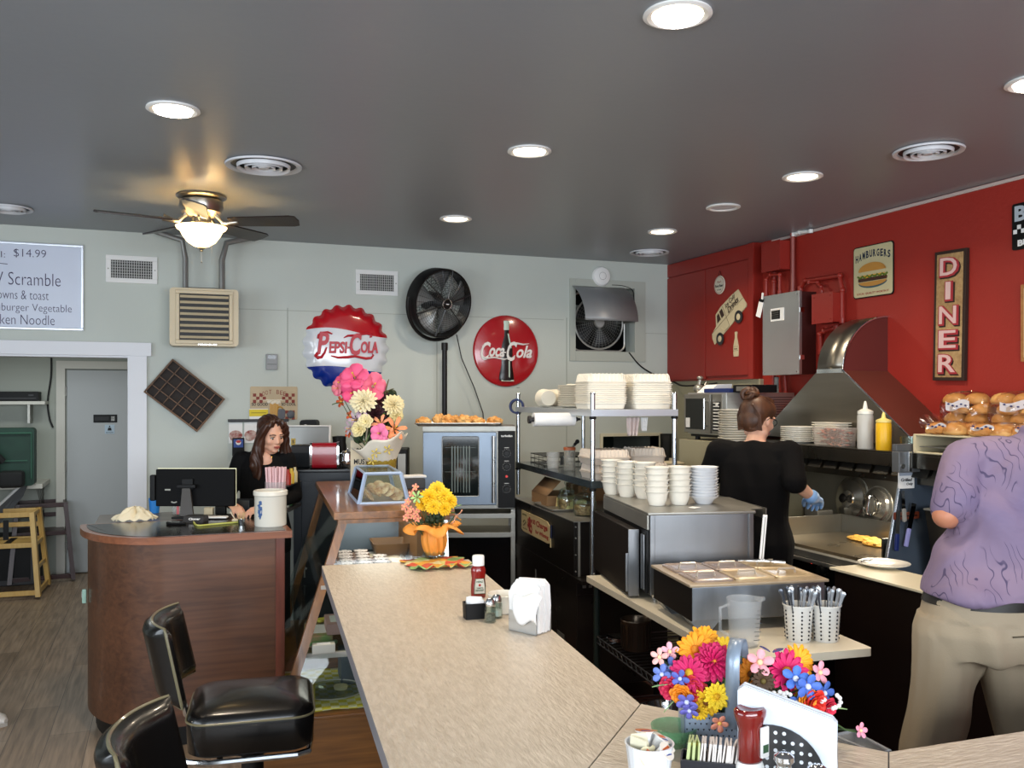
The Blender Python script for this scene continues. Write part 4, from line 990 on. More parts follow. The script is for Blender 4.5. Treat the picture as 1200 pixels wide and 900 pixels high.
T=Matrix.Translation((-XP0,-(YP1+c1.y)/2,0));yn=c1.y-.75
mb=MB();mb.M=T;mb.bx(XP0,XG0-.04,yn,YP1,zc-.012,zc,.003);part('worktop',mb,mat('worn_white_board','#d6cdb4',.4,var=.05,vscale=4),t)
mb=MB();mb.M=T;mb.bx(XP0+.015,XG0-.05,yn,YP1-.02,.1,zc-.014,.003);mb.bx(XP0+.05,XG0-.06,yn,YP1-.02,0,.1);part('cabinet',mb,mat('dark_brown_front','#160e0c',.35),t)
v=W(1036,664,Z=zc)
def plate(label,loc,r=.13,grp=None,name='plate',tilt=None):
 mb=MB();mb.lathe([(0,0),(r*.55,0),(r*.6,.002),(r*.75,.008),(r,.017),(r,.020),(r*.74,.0125),(r*.58,.006),(0,.005)],40)
 return solo(name,label,'plate',mb,cer,loc,group=grp)
pl0=plate('cream dinner plate lying on the white prep counter',(v.x,v.y,zc),.115)
cable('bent_wire','thin steel wire handle resting beside the plate on the prep counter',[W(1008,660,Z=zc+.01),W(1012,657,Z=zc+.02),W(1030,655,Z=zc+.01)],.003,chrome)
def stack(proto,n,dz,loc,lab,grp,jit=.002,dup0=False,rz=0):
 """n copies upwards; the first is the prototype itself unless dup0"""
 for i in range(n):
  l_=(loc[0]+random.uniform(-jit,jit),loc[1]+random.uniform(-jit,jit),loc[2]+i*dz)
  lb=lab.replace('#',ORD[n-1-i]if n-1-i<15 else 'low')if i<n-1 else lab.replace('#','topmost')
  lb=lb.replace('from the top','')if i==n-1 else lb
  lb=' '.join(lb.split())
  if i==0 and not dup0:proto.location=l_;proto.rotation_euler=(0,0,rz);proto['label']=lb;proto['group']=grp
  else:dup(proto,l_,rz,lb,grp)
v=W(936,515,X=XH+.12)
ov=MB();ov.lathe([(0,0),(.07,0),(.075,.004),(.105,.013),(.105,.017),(.07,.009),(0,.006)],36)
op=solo('plate','','plate',ov,cer)
stack(op,8,.0115,(XH+.12,v.y,ZS),'# plate from the top of the round stack on the hood shelf','round plates on the hood shelf')
sq=MB();sq.prism(rrect(-.045,.045,-.1,.1,.02),.0,.008);sq.rings([[Vector((a,b,z))for a,b in rrect(-s_*.45,s_*.45,-s_,s_,.02)]for s_,z in((.1,.008),(.12,.014),(.12,.017),(.1,.012))])
sp_=solo('square_plate','','plate',sq,cer);v=W(974,519,X=XH+.19)
stack(sp_,9,.0135,(XH+.19,v.y,ZS),'# square plate from the top of the stack beside the bacon tub','square plates on the hood shelf')
v=W(1003,520,X=XH+.12);v0=W(962,519,X=XH+.1).y;v1=W(1003,523,X=XH+.1).y
L2=(v0-v1)/2-.005
t=thing('food_tub','clear plastic tub of cooked bacon on the hood shelf','tub',(XH+.075,(v0+v1)/2,ZS))
mb=MB();mb.rings([[Vector((a*s_,b*s_,z))for a,b in rrect(-.05,.05,-L2,L2,.02)]for s_,z in((.92,0),(1,.1),(1.03,.1),(1.03,.104),(.985,.104),(.9,.004))]);part('tub_walls',mb,frosted('tub_plastic','#cdc5bd',.22,.15),t)
m_bac=mat('bacon','#7a2a1c',.45,col2='#c77a5e',vscale=26,stretch=(4,1,1))
for i in range(16):
 mb=MB();y0_=random.uniform(-L2+.07,L2-.07)if L2>.07 else 0;x0_=random.uniform(-.03,.03);zz=.008+.0055*i;a=random.uniform(-.5,.5)
 mb.grid(lambda u,v:((v-.5)*.03+x0_*.8,(u-.5)*.13,.006*math.sin(u*14+i)),14,2)
 solo('bacon_slice','cooked bacon rasher in the clear tub on the hood shelf','food',mb,m_bac,(XH+.075,(v0+v1)/2+y0_,ZS+zz),a*.4,group='bacon rashers in the tub',solidify=.002)
def squeeze(px,pyt,pyb,X_,wpx,body,cap,label,liq=None,name='squeeze_bottle'):
 b=W(px,pyb,X=X_);a=W(px,pyt,X=X_);H=a.z-ZS;b.z=ZS;d_=b.x*sa+b.y*ca;r_=wpx/2*d_/F
 t=thing(name,label,'bottle',b)
 mb=MB();mb.lathe([(0,0),(r_*.95,0),(r_,.006),(r_,H*.68),(r_*.9,H*.73),(r_*.8,H*.74)],28);part('bottle_body',mb,body,t)
 mb=MB();mb.lathe([(r_*.98,H*.73),(r_*.98,H*.79),(r_*.6,H*.82),(r_*.32,H*.84),(r_*.2,H*.95),(r_*.12,H),(0,H)],24);part('nozzle_cap',mb,cap,t)
squeeze(1014,470,523,XH+.045,18,frosted('milky_plastic','#cfcfca',.7),frosted('milky_cap','#e4e4da',.9),'tall milky clear squeeze bottle on the hood shelf')
squeeze(1035.5,483,524,XH+.045,17.5,mat('mustard_yellow','#e0b01c',.35),mat('mustard_cap','#e2cf7a',.4),'yellow mustard squeeze bottle right of the milky bottle')
v=W(1062,523,X=XH+.07)
t=thing('glass_cup','squat clear glass measuring cup beside the mustard bottle','cup',(v.x,v.y-.02,ZS))
mb=MB();mb.lathe([(0,0),(.036,0),(.04,.004),(.045,.075),(.042,.075),(.037,.008),(0,.006)],28);part('glass',mb,glass,t)
mb=MB();mb.lathe([(0,.0085),(.035,.0085),(.0355,.032),(0,.032)],24);part('sugar_fill',mb,whitep,t)
PX_=XH+.02;yb0=W(1072,508,X=PX_).y
t=thing('sheet_pan_box','open-fronted pale tray box under the bagged buns','tray',(XH,yb0-.6,ZS))
mb=MB();hh_=.085;mb.bx(.01,.5,-.6,.6,hh_,hh_+.008,.002);mb.bx(.01,.5,-.6,.6,.0,.008,.002);mb.bx(.01,.5,.585,.6,.008,hh_);mb.bx(.01,.5,.08,.1,.008,hh_)
part('tray_shell',mb,mat('cream_tray','#c9bfa0',.45),t)
mb=MB();mb.bx(.02,.48,.12,.57,.03,.034);part('inner_sheet',mb,steel_d,t)
mb=MB();mb.bx(.012,.02,-.15,.08,.008,hh_);mb.bx(.005,.05,-.6,-.15,.002,.07,.004);part('paper_boxes',mb,mat('pale_blue_paper','#aeb7bd',.6),t)
m_bun=mat('bun_crust','#c48c48',.5,col2='#e6bf80',vscale=7,bump=.05)
m_bag=pane('bag_film','#fff6ec',.10,.12,.97)
def bun_bag(cx,cy,cz,rows,label,r=.052,rz=0,tail=True):
 t=thing('bun_bag',label,'bag',(cx,cy,cz),rz)
 n=len(rows);xs=[a[0]for a in rows];ys=[a[1]for a in rows];zs_=[a[2]for a in rows]
 x0,x1,y0,y1,z1=min(xs)-r,max(xs)+r,min(ys)-r,max(ys)+r,max(zs_)+.06
 mb=MB();random.seed(int(cy*1000))
 g=bmesh.ops.create_icosphere(mb.bm,subdivisions=4,radius=1)
 for v in g['verts']:
  c_=v.co;s_=(abs(c_.x)**3+abs(c_.y)**3+abs(c_.z)**3)**(-1/3)
  w_=.006*math.sin(c_.x*17+c_.y*11)+.005*math.sin(c_.y*31-c_.z*19)
  v.co=Vector(((x0+x1)/2+c_.x*s_*(x1-x0)*.52+w_,(y0+y1)/2+c_.y*s_*(y1-y0)*.52+w_,z1/2+max(c_.z*s_*z1*.52,-z1/2+.001)+w_*.5))
 if tail:
  mb.rings([[Vector((rr_*math.cos(a)+(x0+x1)/2,y1-.015+yy,.035+zz+rr_*.8*math.sin(a)))for a in[2*PI*j/14 for j in range(14)]]for rr_,yy,zz in((.05,0,.01),(.022,.03,0),(.010,.045,0),(.03,.065,.01),(.045,.085,.02))],cap=False)
 part('clear_film',mb,m_bag,t)
 mb=MB();mb.grid(lambda u,v:(x0-.004+.02*math.sin(PI*v)*0,y0+(y1-y0)*(.25+.5*u),z1*(.58+.2*v)+.01*math.sin(u*6)),12,3);bl=part('printed_band',mb,mat('bag_white_print','#c9c8d0',.4),t)
 mb=MB()
 for i in range(5):mb.sph((x0-.007,y0+(y1-y0)*(.32+.09*i),z1*.68+.006*math.sin(i*2)),(.002,.008,.004),8)
 part('blue_print',mb,mat('bag_blue_print','#222a66',.4),bl)
 for i,(a,b,c_)in enumerate(rows):
  mb=MB();mb.lathe([(0,.0),(r*.85,0),(r*.98,.008),(r,.018),(r*.93,.032),(r*.7,.046),(r*.35,.053),(0,.055)],24)
  Mx=Matrix.Translation((cx,cy,cz))@Matrix.Rotation(rz,4,'Z')@Matrix.Translation((a,b,c_+.002))
  solo('burger_bun','golden burger bun inside the '+label.split(' of ')[0]+' on the tray','bun',mb,m_bun,M=Mx,group='buns in the '+label.split(' of ')[0])
 return t
zt_=ZS+.094
ybn=lambda px,X_:W(px,490,X=X_).y
def row2(nx,ny,layers,r=.052):
 J=random.Random(nx*7+ny*3+layers)
 return[((i-(nx-1)/2)*2*r+J.uniform(-.01,.01),(j-(ny-1)/2)*2*r+(k_%2)*r*.7+J.uniform(-.008,.008),k_*.047)for i in range(nx)for j in range(ny)for k_ in range(layers)]
bun_bag(XH+.13,ybn(1112,XH+.08),zt_,row2(2,2,1,.058),'nearest left bun bag of clear film with blue print',.058)
bun_bag(XH+.345,ybn(1128,XH+.3)-.02,zt_,row2(1,2,4,.06),'rear left bun bag of clear film, piled high',.06)
bun_bag(XH+.13,ybn(1168,XH+.08)-.0,zt_,row2(2,2,1,.062),'nearest middle bun bag of clear film',.062,tail=False)
bun_bag(XH+.345,ybn(1190,XH+.3)-.06,zt_,row2(1,3,4,.06),'rear right bun bag of clear film',.06,tail=False)
bun_bag(XH+.13,ybn(1222,XH+.08),zt_,row2(2,2,1,.062),'nearest right bun bag of clear film cut by the frame',.062,tail=False)
XO=W(802,490,Y=5.56).x
XO=3.36;yo1=W(803,485,X=XO).y;yo0=W(848,485,X=XO).y;zo1=W(848,460,X=XO).z;zo0=W(848,511,X=XO).z
mb=MB();mb.bx(XO-.03,XR,yo0-.06,yo1+.03,0,zo0-.04);struct('wall_half',mb,mat('beige_half_wall','#a59f85',.55),smooth=False)
t=thing('combi_oven','compact stainless oven with glass door on the beige half wall','oven',(XO+.29,(yo0+yo1)/2,zo0-.04))
W2=(yo1-yo0)/2;H2=zo1-zo0;
mb=MB();mb.bx(-.27,.27,-W2,W2,.04,.04+H2,.004)
part('body',mb,steel,t)
mb=MB();
for x in(-.22,.22):
 for y in(-W2+.05,W2-.05):mb.cyl((x,y,0),(x,y,.04),.018)
mb.bx(-.25,.25,-W2+.01,W2-.01,.022,.04);part('feet',mb,blackm,t)
dsp=-W2+2*W2*.31
mb=MB();mb.bx(-.30,-.27,dsp,W2,.05,.03+H2,.004);dd=part('door',mb,steel_d,t)
mb=MB();mb.bx(-.303,-.30,dsp+.05,W2-.025,.075,H2-.0,.001);part('window_glass',mb,blackg,dd)
mb=MB();mb.cyl((-.33,dsp+.022,.08),(-.33,dsp+.022,H2-.0),.008);mb.cyl((-.33,dsp+.022,.1),(-.3,dsp+.022,.1),.006);mb.cyl((-.33,dsp+.022,H2-.02),(-.3,dsp+.022,H2-.02),.006);part('handle',mb,chrome,dd)
mb=MB();mb.bx(-.304,-.303,W2-.08,W2-.03,.085,.15);part('sticker',mb,paper,dd)
mb=MB();mb.bx(-.29,-.27,-W2+.02,dsp-.01,.05,.03+H2,.003);pn=part('control_panel',mb,steel_d,t)
mb=MB();mb.bx(-.293,-.29,-W2+.035,dsp-.02,.07,H2-.02);part('button_field',mb,blackp,pn)
mb=MB()
for i in range(9):mb.bx(-.295,-.293,-W2+.045,dsp-.03,.08+i*.021,.088+i*.021)
mb.cyl((-.297,(dsp-W2)/2,H2-.04),(-.293,(dsp-W2)/2,H2-.04),.012);part('buttons',mb,whitep,pn)
mb=MB()
for i in range(14):mb.bx(-.1+i*.0,.25,-W2-.003,-W2,.08+i*.016,.086+i*.016)
part('side_louvres',mb,mat('vent_steel','#77777a',.4,.8),t)
ypan=W(893,450,X=XR-.02).y
mb=MB();mb.bx(XR-.03,XR,W(895,450,X=XR).y,YB,0,W(884,444,X=XC).z);struct('trim_7',mb,mat('beige_half_wall','#a59f85'),smooth=False)
zo=zo0-.0+H2
def at_oven(px):return W(px,456,X=XO+.15).y
mb=MB();mb.bx(-.11,.11,-.13,.13,0,.028,.004);mb.mi=1;mb.bx(-.105,.112,-.125,.125,.004,.024)
solo('blue_binder','blue binder lying on top of the small oven','binder',mb,[mat('binder_blue','#1f2f66',.4),paper],(XO+.16,at_oven(853),zo+.0),.1)
mb=MB();mb.bx(-.1,.1,-.1,.1,0,.05,.006);mb.mi=1;mb.bx(-.102,-.1,-.06,.06,.01,.04);solo('black_box','black box beside the blue binder on the oven','box',mb,[blackp,steel_d],(XO+.2,at_oven(877),zo),.05)
mb=MB();mb.rings([[Vector((-.09,-.07,0)),Vector((.09,-.07,0)),Vector((.09,.07,0)),Vector((-.09,.07,0))],[Vector((-.02,-.07,.055)),Vector((.1,-.07,.06)),Vector((.1,.07,.06)),Vector((-.02,.07,.055))]]);solo('paper_stack','tilted cream paper wedge on the oven left of the blue binder','paper',mb,paper,(XO+.14,at_oven(838),zo),0)
mb=MB();mb.sph((0,0,.03),(.04,.04,.03),14);mb.tube([(0,0,.05),(.01,0,.09)],.012,8);mb.sph((.01,0,.105),(.022,.02,.014),12);mb.tube([(.03,0,.03),(.06,.01,.06),(.07,.01,.08)],.006,6);solo('metal_trinket','small tarnished metal fitting at the oven left corner','fitting',mb,steel_d,(XO+.1,at_oven(826),zo))
v=W(867,509,X=3.34)
mb=MB();mb.bx(-.14,.16,-.26,.0,-.03,0,.003);mb.bx(-.12,.14,-.24,-.02,-.6,-.03,.003);solo('plate_stand','dark metal plate stand behind the cook by the small oven','stand',mb,steel_d,(3.34,4.85,zo0-.03))
pp=MB();pp.lathe([(0,0),(.06,0),(.09,.008),(.1,.014),(.1,.017),(.06,.006),(0,.004)],32)
pq=solo('side_plate','','plate',pp,cer)
stack(pq,14,.0145,(3.31,4.74,zo0-.03),'# side plate from the top of the stack by the small oven','side plates by the small oven',.003)
def tB(name,label,cat,q,p,z,group=None,rz=0):
 v=B(q,p,z);return thing(name,label,cat,v,RB+rz,group)
def sB(name,label,cat,mb,m,q,p,z,group=None,rz=0,**kw):
 return solo(name,label,cat,mb,m,B(q,p,z),RB+rz,group,**kw)
def onleft(v):return frame(v,-PH,(0,0,1))
m_blk=mat('black_appliance','#14110f',0.3,var=.15,vscale=3,rvar=.08)
m_brn=mat('dark_bronze_steel','#2b2622',0.3,.5,rvar=.08)
KR=1.067;B0=B
def B(q,p,z=0):return B0(q*KR,p*KR,z)
tB.__globals__['B']=B
ZC=.975;QC=1.50;PC0,PC1=4.25,5.38
t=tB('undercounter_cabinet','long black refrigerated cabinet with a cream sign on its side','cabinet',QC,PC0,0)
mb=MB();mb.bx(0,.53,-.02,1.28,.1,.593,.004);part('lower_body',mb,m_brn,t)
mb=MB();mb.bx(-.004,.53,-.03,1.28,.593,.684,.003);mb.bx(-.006,.53,-.12,.0,.664,.684,.002)
part('middle_band',mb,m_blk,t)
mb=MB();mb.bx(.0,.53,.02,1.20,.684,ZC,.003);part('upper_body',mb,m_blk,t)
mb=MB();mb.bx(-.006,.54,.01,1.21,ZC,ZC+.006,.002);part('top_edge',mb,steel_d,t)
mb=MB()
for x in(.02,.09,.15):mb.bx(x,x+.012,.005,.02,.684,ZC,.002)
for z in(.71,.80,.89,.95):mb.cyl((.008,.02,z),(.008,.012,z),.004,n=8)
for i in range(7):mb.bx(.03+i*.035,.05+i*.035,-.033,-.03,.63,.645)
part('end_channels',mb,steel_d,t)
mb=MB()
for x in(.04,.49):
 for y in(.03,1.2):mb.cyl((x,y,0),(x,y,.1),.02)
part('feet',mb,blackm,t)
mb=MB();mb.bx(-.003,0,.18,.30,.30,.33,.002);mb.bx(-.003,0,.72,.728,.12,.65);part('lower_vent',mb,steel_d,t)
a=W(612,610,q=QC*KR-.005);b=W(645,624,q=QC*KR-.005);pa,pb=toB(a)[1],toB(b)[1];z1=W(612,597,q=QC*KR).z;z0=W(612,620.5,q=QC*KR).z
w=pa-pb;h=z1-z0;c=B0(QC*KR-.004,(pa+pb)/2,(z0+z1)/2)
t=thing('charge_sign','cream sign with red lettering on the black cabinet side','sign',M=onleft(c))
mb=MB();mb.prism([(-w/2,-h*.42),(-w*.44,-h/2),(w*.44,-h/2),(w/2,-h*.45),(w/2,h*.3),(w*.42,h*.46),(w*.2,h*.5),(-w/2,h/2)],0,.006);part('board',mb,mat('sign_straw','#b9a67c',.5,var=.05),t)
mb=MB();mb.text('$',-w*.24,0,h=h*.5,w=w*.06,z=.0062,bold=.04);mb.text('1',-w*.19,-h*.02,h=h*.7,w=w*.05,z=.0062,bold=.05);mb.text('5',-w*.13,-h*.1,h=h*.7,w=w*.07,z=.0062,bold=.04);mb.text('00',-w*.03,h*.18,h=h*.24,w=w*.1,z=.0062,bold=.03)
mb.text('Charge',w*.24,h*.13,h=h*.36,w=w*.38,z=.0062,bold=.03);mb.text('for Whining',w*.24,-h*.25,h=h*.24,w=w*.44,z=.0062,bold=.03);part('red_lettering',mb,mat('letter_dark_red','#8c1f1c'),t)
mb=MB();mb.text('NOTICE',-w*.38,h*.33,h=h*.1,w=w*.16,z=.0062,bold=.03);mb.tube([(-w*.43,-h*.05,.007),(-w*.38,h*.08,.007),(-w*.32,h*.0,.007),(-w*.37,-h*.1,.007),(-w*.42,-h*.2,.007)],.002,5);mb.text('NO EXTRA',-w*.36,-h*.34,h=h*.07,w=w*.16,z=.0062);part('green_print',mb,mat('olive_print','#4d5230',.6),t)
mb=MB();mb.bx(w/2+.0,w/2+.025,-h*.2,h*.38,-.001,.004);mb.mi=1;mb.bx(w/2+.002,w/2+.012,-h*.62,-h*.2,-.001,.005);part('card_edge',mb,[mat('navy_card','#161d3b',.5),mat('sign_straw','#b9a67c')],t)
RQ0,RQ1,RP0,RP1=1.567,2.01,4.18,5.54
ZT0,ZT1=1.546,1.582;ZM0,ZM1=1.166,1.204
t=tB('shelf_rack','chrome-post rack with two steel shelves of takeout boxes','shelf rack',RQ0,RP0,.684)
rw,rl=(RQ1-RQ0)*KR,(RP1-RP0)*KR
for x in(0,rw):
 for y in(0,rl):
  zb_=0 if(x==0 and y==0)or y==0 and x>0 else(ZC+.007-.684)
  mb=MB();mb.cyl((x,y,zb_),(x,y,1.668-.684),.0135,n=14)
  for k in range(8):z=zb_+.1*k+.03;mb.torus((x,y,z),.0138,.0012,14,4)
  mb.lathe([(.0145,0),(.0155,.004),(.012,.01),(0,.011)],14,c=(x,y,1.664-.684));part('post',mb,zinc,t)
def rshelf(z0,z1,nm):
 mb=MB();z0-=.684;z1-=.684
 mb.bx(-.012,rw+.012,-.012,rl+.012,z1-.006,z1,.001)
 for y in(-.014,rl+.012):mb.bx(-.014,rw+.014,y,y+.003,z0,z1,.001)
 for x in(-.014,rw+.012):mb.bx(x,x+.003,-.014,rl+.014,z0,z1,.001)
 part(nm,mb,mat('shelf_zinc','#b3bbc4',.3,.55,rvar=.05)if z0>.8 else mat('shelf_dark_reflection','#59646a',.2,.8),t)  # middle shelf is darkened to paint dark reflections into the steel
 mb=MB()
 for x in(0,rw):
  for y in(0,rl):mb.lathe([(.014,z0-.016),(.019,z0-.012),(.018,z0-.001),(.014,z0)],16,c=(x,y,0))
 part('corner_sleeve',mb,blackp,t)
rshelf(ZT0,ZT1,'upper_shelf');rshelf(ZM0,ZM1,'middle_shelf')
def tray_layer(hw=.118,h=.03):
 mb=MB()
 def rr(s_,z,e=0):return[Vector((a,b,z))for a,b in rrect(-s_,s_,-s_,s_,.022)]
 mb.rings([rr(hw*.9,0),rr(hw*.955,h-.004),rr(hw,h),rr(hw,h+.003),rr(hw*.92,h+.001),rr(hw*.78,.004)])
 return mb
def dome_lid(hw=.118,h=.045,ribs=True):
 mb=MB();n=40
 def ring(s_,z,rib):
  out=[]
  P_=rrect(-s_,s_,-s_,s_,.03,10)
  m=len(P_)
  for i,(a,b)in enumerate(P_):out.append(Vector((a,b,z)))
  return out
 mb.rings([ring(hw,0,0),ring(hw,.003,0),ring(hw*.93,.004,0),ring(hw*.86,h*.8,0),ring(hw*.80,h,0),ring(hw*.3,h,0)])
 if ribs:
  for i in range(9):
   x=(-.8+1.6*i/8)*hw*.95
   for s_ in(-1,1):
    mb.tube([(x,s_*hw*.93,.004),(x,s_*hw*.87,h*.8),(x,s_*hw*.8,h+.001)],.004,5)
    mb.tube([(s_*hw*.93,x,.004),(s_*hw*.87,x,h*.8),(s_*hw*.8,x,h+.001)],.004,5)
 return mb
lay=solo('takeout_box','','takeout box',tray_layer(),foam)
for k_,(q_,lab)in enumerate(((1.70,'left'),(1.955,'right'))):
 for i in range(11):
  v=B(q_+random.uniform(-.003,.003),4.42+random.uniform(-.003,.003),ZT1+.001+i*.0115)
  lb=(ORD[i]+' foam box from the bottom in the %s tall stack on the rack top'%lab)
  if k_==0 and i==0:lay.location=v;lay.rotation_euler=(0,0,RB);lay['label']=lb;lay['group']='open foam boxes stacked on the rack top'
  else:dup(lay,v,RB,lb,'open foam boxes stacked on the rack top')
 sB('takeout_box','domed foam box lid topping the %s tall stack on the rack'%lab,'takeout box',dome_lid(),foam,q_,4.42,ZT1+.001+10*.0115+.034,'foam box lids on the rack')
m_foam2=mat('cream_foam','#d9d3c3',.6)
pf=MB();pf.lathe([(0,0),(.06,0),(.068,.004),(.092,.012),(.092,.015),(.065,.007),(0,.004)],30)
fp=solo('foam_plate','','foam plate',pf,m_foam2)
stack(fp,14,.0095,tuple(B(1.70,4.86,ZT1+.001)),'# foam plate from the top of the round pile on the rack','round foam plates on the rack')
for i,(q_,p_,rz)in enumerate(((1.62,5.12,.2),(1.70,5.27,-.3),(1.82,5.14,.5))):
 mb=MB();n=6
 mb.lathe([(0,-.13),(.046,-.13)]+[x for j in range(12)for x in((.048+.0006*j,-.125+j*.0195),(.052+.0006*j,-.12+j*.0195))]+[(.04,.12),(0,.12)],22,M=Matrix.Rotation(R(90),3,'Y'),c=(0,0,.06+.035*(i==2)))
 sB('cup_sleeve',['bag of foam cups lying at the far left of the rack top','second bag of foam cups behind the first on the rack','third bag of foam cups by the round foam plates'][i],'cups',mb,m_foam2,q_,p_,ZT1+(.0 if i<2 else.0),'sleeves of foam cups',rz+1.2)
v=B(RQ0,RP1,1.62);mb=MB()
mb.lathe([(.038,-.012),(.052,-.012),(.052,.012),(.038,.012),(.038,-.012)],36,cap=False)
solo('tape_roll','roll of dark blue tape hung on the rack far left post','tape',mb,mat('blue_tape','#1d2c58',.4),v+Vector((-.02,-.04,.0)),M=frame(v+Vector((-.022,-.03,-.035)),(.75,-.5,.5),(-.3,.4,.9)))
v=W(649,491.5,d=5.05)
t=thing('paper_towel_roll','white paper towel roll hung under the rack top shelf','paper towels',M=frame(v,QH,(0,0,1))@Matrix.Rotation(R(90),4,'Y'))
mb=MB();mb.lathe([(.018,-.12),(.038,-.12),(.038,.12),(.018,.12),(.018,-.12)],30,cap=False);part('towel',mb,paper,t)
mb=MB();mb.cyl((0,0,-.14),(0,0,.14),.012);mb.cyl((0,0,-.15),(0,0,-.135),.022)
for z_ in(-.145,.145):mb.box((-.035 if False else-.0,.0,z_),(.014,.014,.006))
for z_ in(-.145,.145):mb.bx(-.035,0,-.006,.006,z_-.003,z_+.003)
part('holder_rod',mb,darkp,t)
def cloth(name,label,cat,m,loc,w_,h_,rz=0,fold=.012,n=3):
 mb=MB();mb.grid(lambda u,v:((u-.5)*w_*(1-.25*v),fold*math.sin(u*PI*2*n+v*2),-h_*v),24,8)
 return solo(name,label,cat,mb,m,loc,rz,solidify=.002)
cloth('hanging_cloth','pinkish white cloth hanging under the rack shelf','cloth',mat('pale_pink_cloth','#c9b9b4',.8),W(742,489,p=4.5),.075,.10,RB)
cloth('hanging_cloth','narrow white cloth strip hanging right of the pinkish cloth','cloth',paper,W(755,489,p=4.5),.035,.075,RB)
def clam(label,q_,p_,z_,hw=.115,rz=0,sx=1.0):
 t=tB('takeout_box',label,'takeout box',q_,p_,z_,'closed foam boxes on the middle shelf',rz)
 a=tray_layer(hw,.032);part('tray',a,mat('pinkish_foam','#cfc4b7',.6),t)
 b=dome_lid(hw,.042);b.M=Matrix.Identity(4);o=part('lid',b,mat('pinkish_foam','#cfc4b7'),t);o.location=(0,0,.036);t.scale=(sx,1,1)
 return t
clam('closed foam box on the middle shelf, lower of the near pair',1.70,4.34,ZM1,.118,.05)
clam('closed foam box on the middle shelf, upper of the near pair',1.685,4.33,ZM1+.08,.118,.0)
clam('closed foam box on the middle shelf right of the near pair',1.93,4.36,ZM1,.10,.15)
clam('closed foam box on the middle shelf right side, upper one',1.935,4.40,ZM1+.08,.105,-.1)
t=tB('storage_jar','clear round jar with an orange lid on the middle shelf','jar',1.66,4.80,ZM1)
mb=MB();mb.lathe([(0,0),(.032,0),(.035,.005),(.035,.12),(.032,.125)],26);part('jar_body',mb,frosted('jar_plastic','#a9a79c',.45),t)
mb=MB();mb.lathe([(0,.125),(.037,.125),(.037,.14),(.034,.143),(0,.143)],26);part('lid',mb,mat('orange_lid','#a4552f',.45),t)
mb=MB();mb.lathe([(0,0),(.035,0),(.04,.05),(.042,.10),(.039,.10),(.036,.05),(.032,.004),(0,.004)],24);sB('food_container','frosted plastic beaker on the middle shelf front','container',mb,frosted('tub2','#cfd0cc',.3),1.62,4.98,ZM1)
t=tB('tongs','pair of steel tongs lying with a clear tub on the middle shelf','tongs',1.63,5.15,ZM1)
mb=MB();mb.tube([(-.03,.1,.01),(0,0,.02),(.02,-.12,.012)],.004,6,flat=2);mb.tube([(.02,.1,.01),(.0,0,.025),(-.0,-.12,.03)],.004,6,flat=2);part('arms',mb,chrome,t)
t=tB('cake_knife','steel cake server sticking up with a black handle knob','server',1.74,5.0,ZM1)
mb=MB();mb.prism([(-.035,0),(.03,-.005),(.02,.06),(-.02,.06)],-.001,.001,Matrix.Translation((-.04,0,.02))@Matrix.Rotation(R(60),4,'X'));mb.tube([(-.04,.02,.06),(.03,.03,.14)],.006,8);part('blade',mb,chrome,t)
mb=MB();mb.tube([(.03,.03,.14),(.045,.032,.155)],.010,8);mb.sph((.052,.033,.162),.014,10);part('handle',mb,blackp,t)
mb=MB()
for i in range(6):mb.tube([(-.17+0.0,-.22+i*.09,.0),(-.17,-.22+i*.09,.06),(.17,-.22+i*.09,.06),(.17,-.22+i*.09,0)],.0025,5)
for z_ in(.0,.03,.06):mb.tube([(-.17,-.24,z_),(.17,-.24,z_),(.17,.24,z_),(-.17,.24,z_)],.0025,5,closed=True)
sB('wire_basket','black wire basket at the far end of the middle shelf','basket',mb,blackm,1.79,5.25,ZM1+.003)
ZB=ZC+.006
m_card=mat('cardboard','#8b6a48',.75,var=.06)
t=tB('cardboard_box','open brown cardboard box under the middle shelf','box',1.66,5.02,ZB)
mb=MB();
for x0,x1,y0,y1 in((-.12,.12,-.16,-.155),(-.12,.12,.155,.16),(-.12,-.115,-.155,.155),(.115,.12,-.155,.155)):mb.bx(x0,x1,y0,y1,0,.065)
mb.bx(-.115,.115,-.155,.155,0,.004);part('tray',mb,m_card,t,smooth=False)
mb=MB();mb.grid(lambda u,v:(-.12-.0*v+.09*v,-.16+.32*u,.065+.09*v),1,1);part('flap',mb,m_card,t,solidify=.003)
for i in range(5):
 mb=MB();mb.box((0,0,.004),(.15,.05,.008),bev=.002);mb.mi=1;mb.box((0,0,.0085),(.09,.03,.001))
 sB('condiment_packet','small dark packet in the cardboard box under the shelf','packet',mb,[darkp,steel_d],1.65+random.uniform(-.02,.02),4.92+i*.045,ZB+.006+.002*i,'packets in the cardboard box',.3*(i%3))
mb=MB();mb.bx(-.1,.1,-.12,.12,0,.10,.003);mb.mi=1;mb.bx(-.101,.101,-.02,.02,0,.101)
sB('cardboard_box','closed taped cardboard box behind the open one','box',mb,[m_card,mat('box_tape','#a58c62',.3)],1.90,5.18,ZB)
t=tB('sheet_tray','steel sheet tray holding wrapped butter on the black cabinet','tray',1.63,4.80,ZB)
mb=MB();mb.rings([[Vector((a*s_,b*s_,z))for a,b in rrect(-.14,.14,-.2,.2,.02)]for s_,z in((.94,0),(1,.014),(1.02,.014),(1.02,.017),(.985,.017),(.93,.003))]);part('tray_shell',mb,steel_d,t)
mb=MB();mb.box((0,0,.03),(.13,.20,.06),bev=.012);
for i in range(5):mb.tube([(-.066,-.09+i*.045,.0),(-.06,-.09+i*.045,.056),(.06,-.09+i*.045,.056)],.003,5)
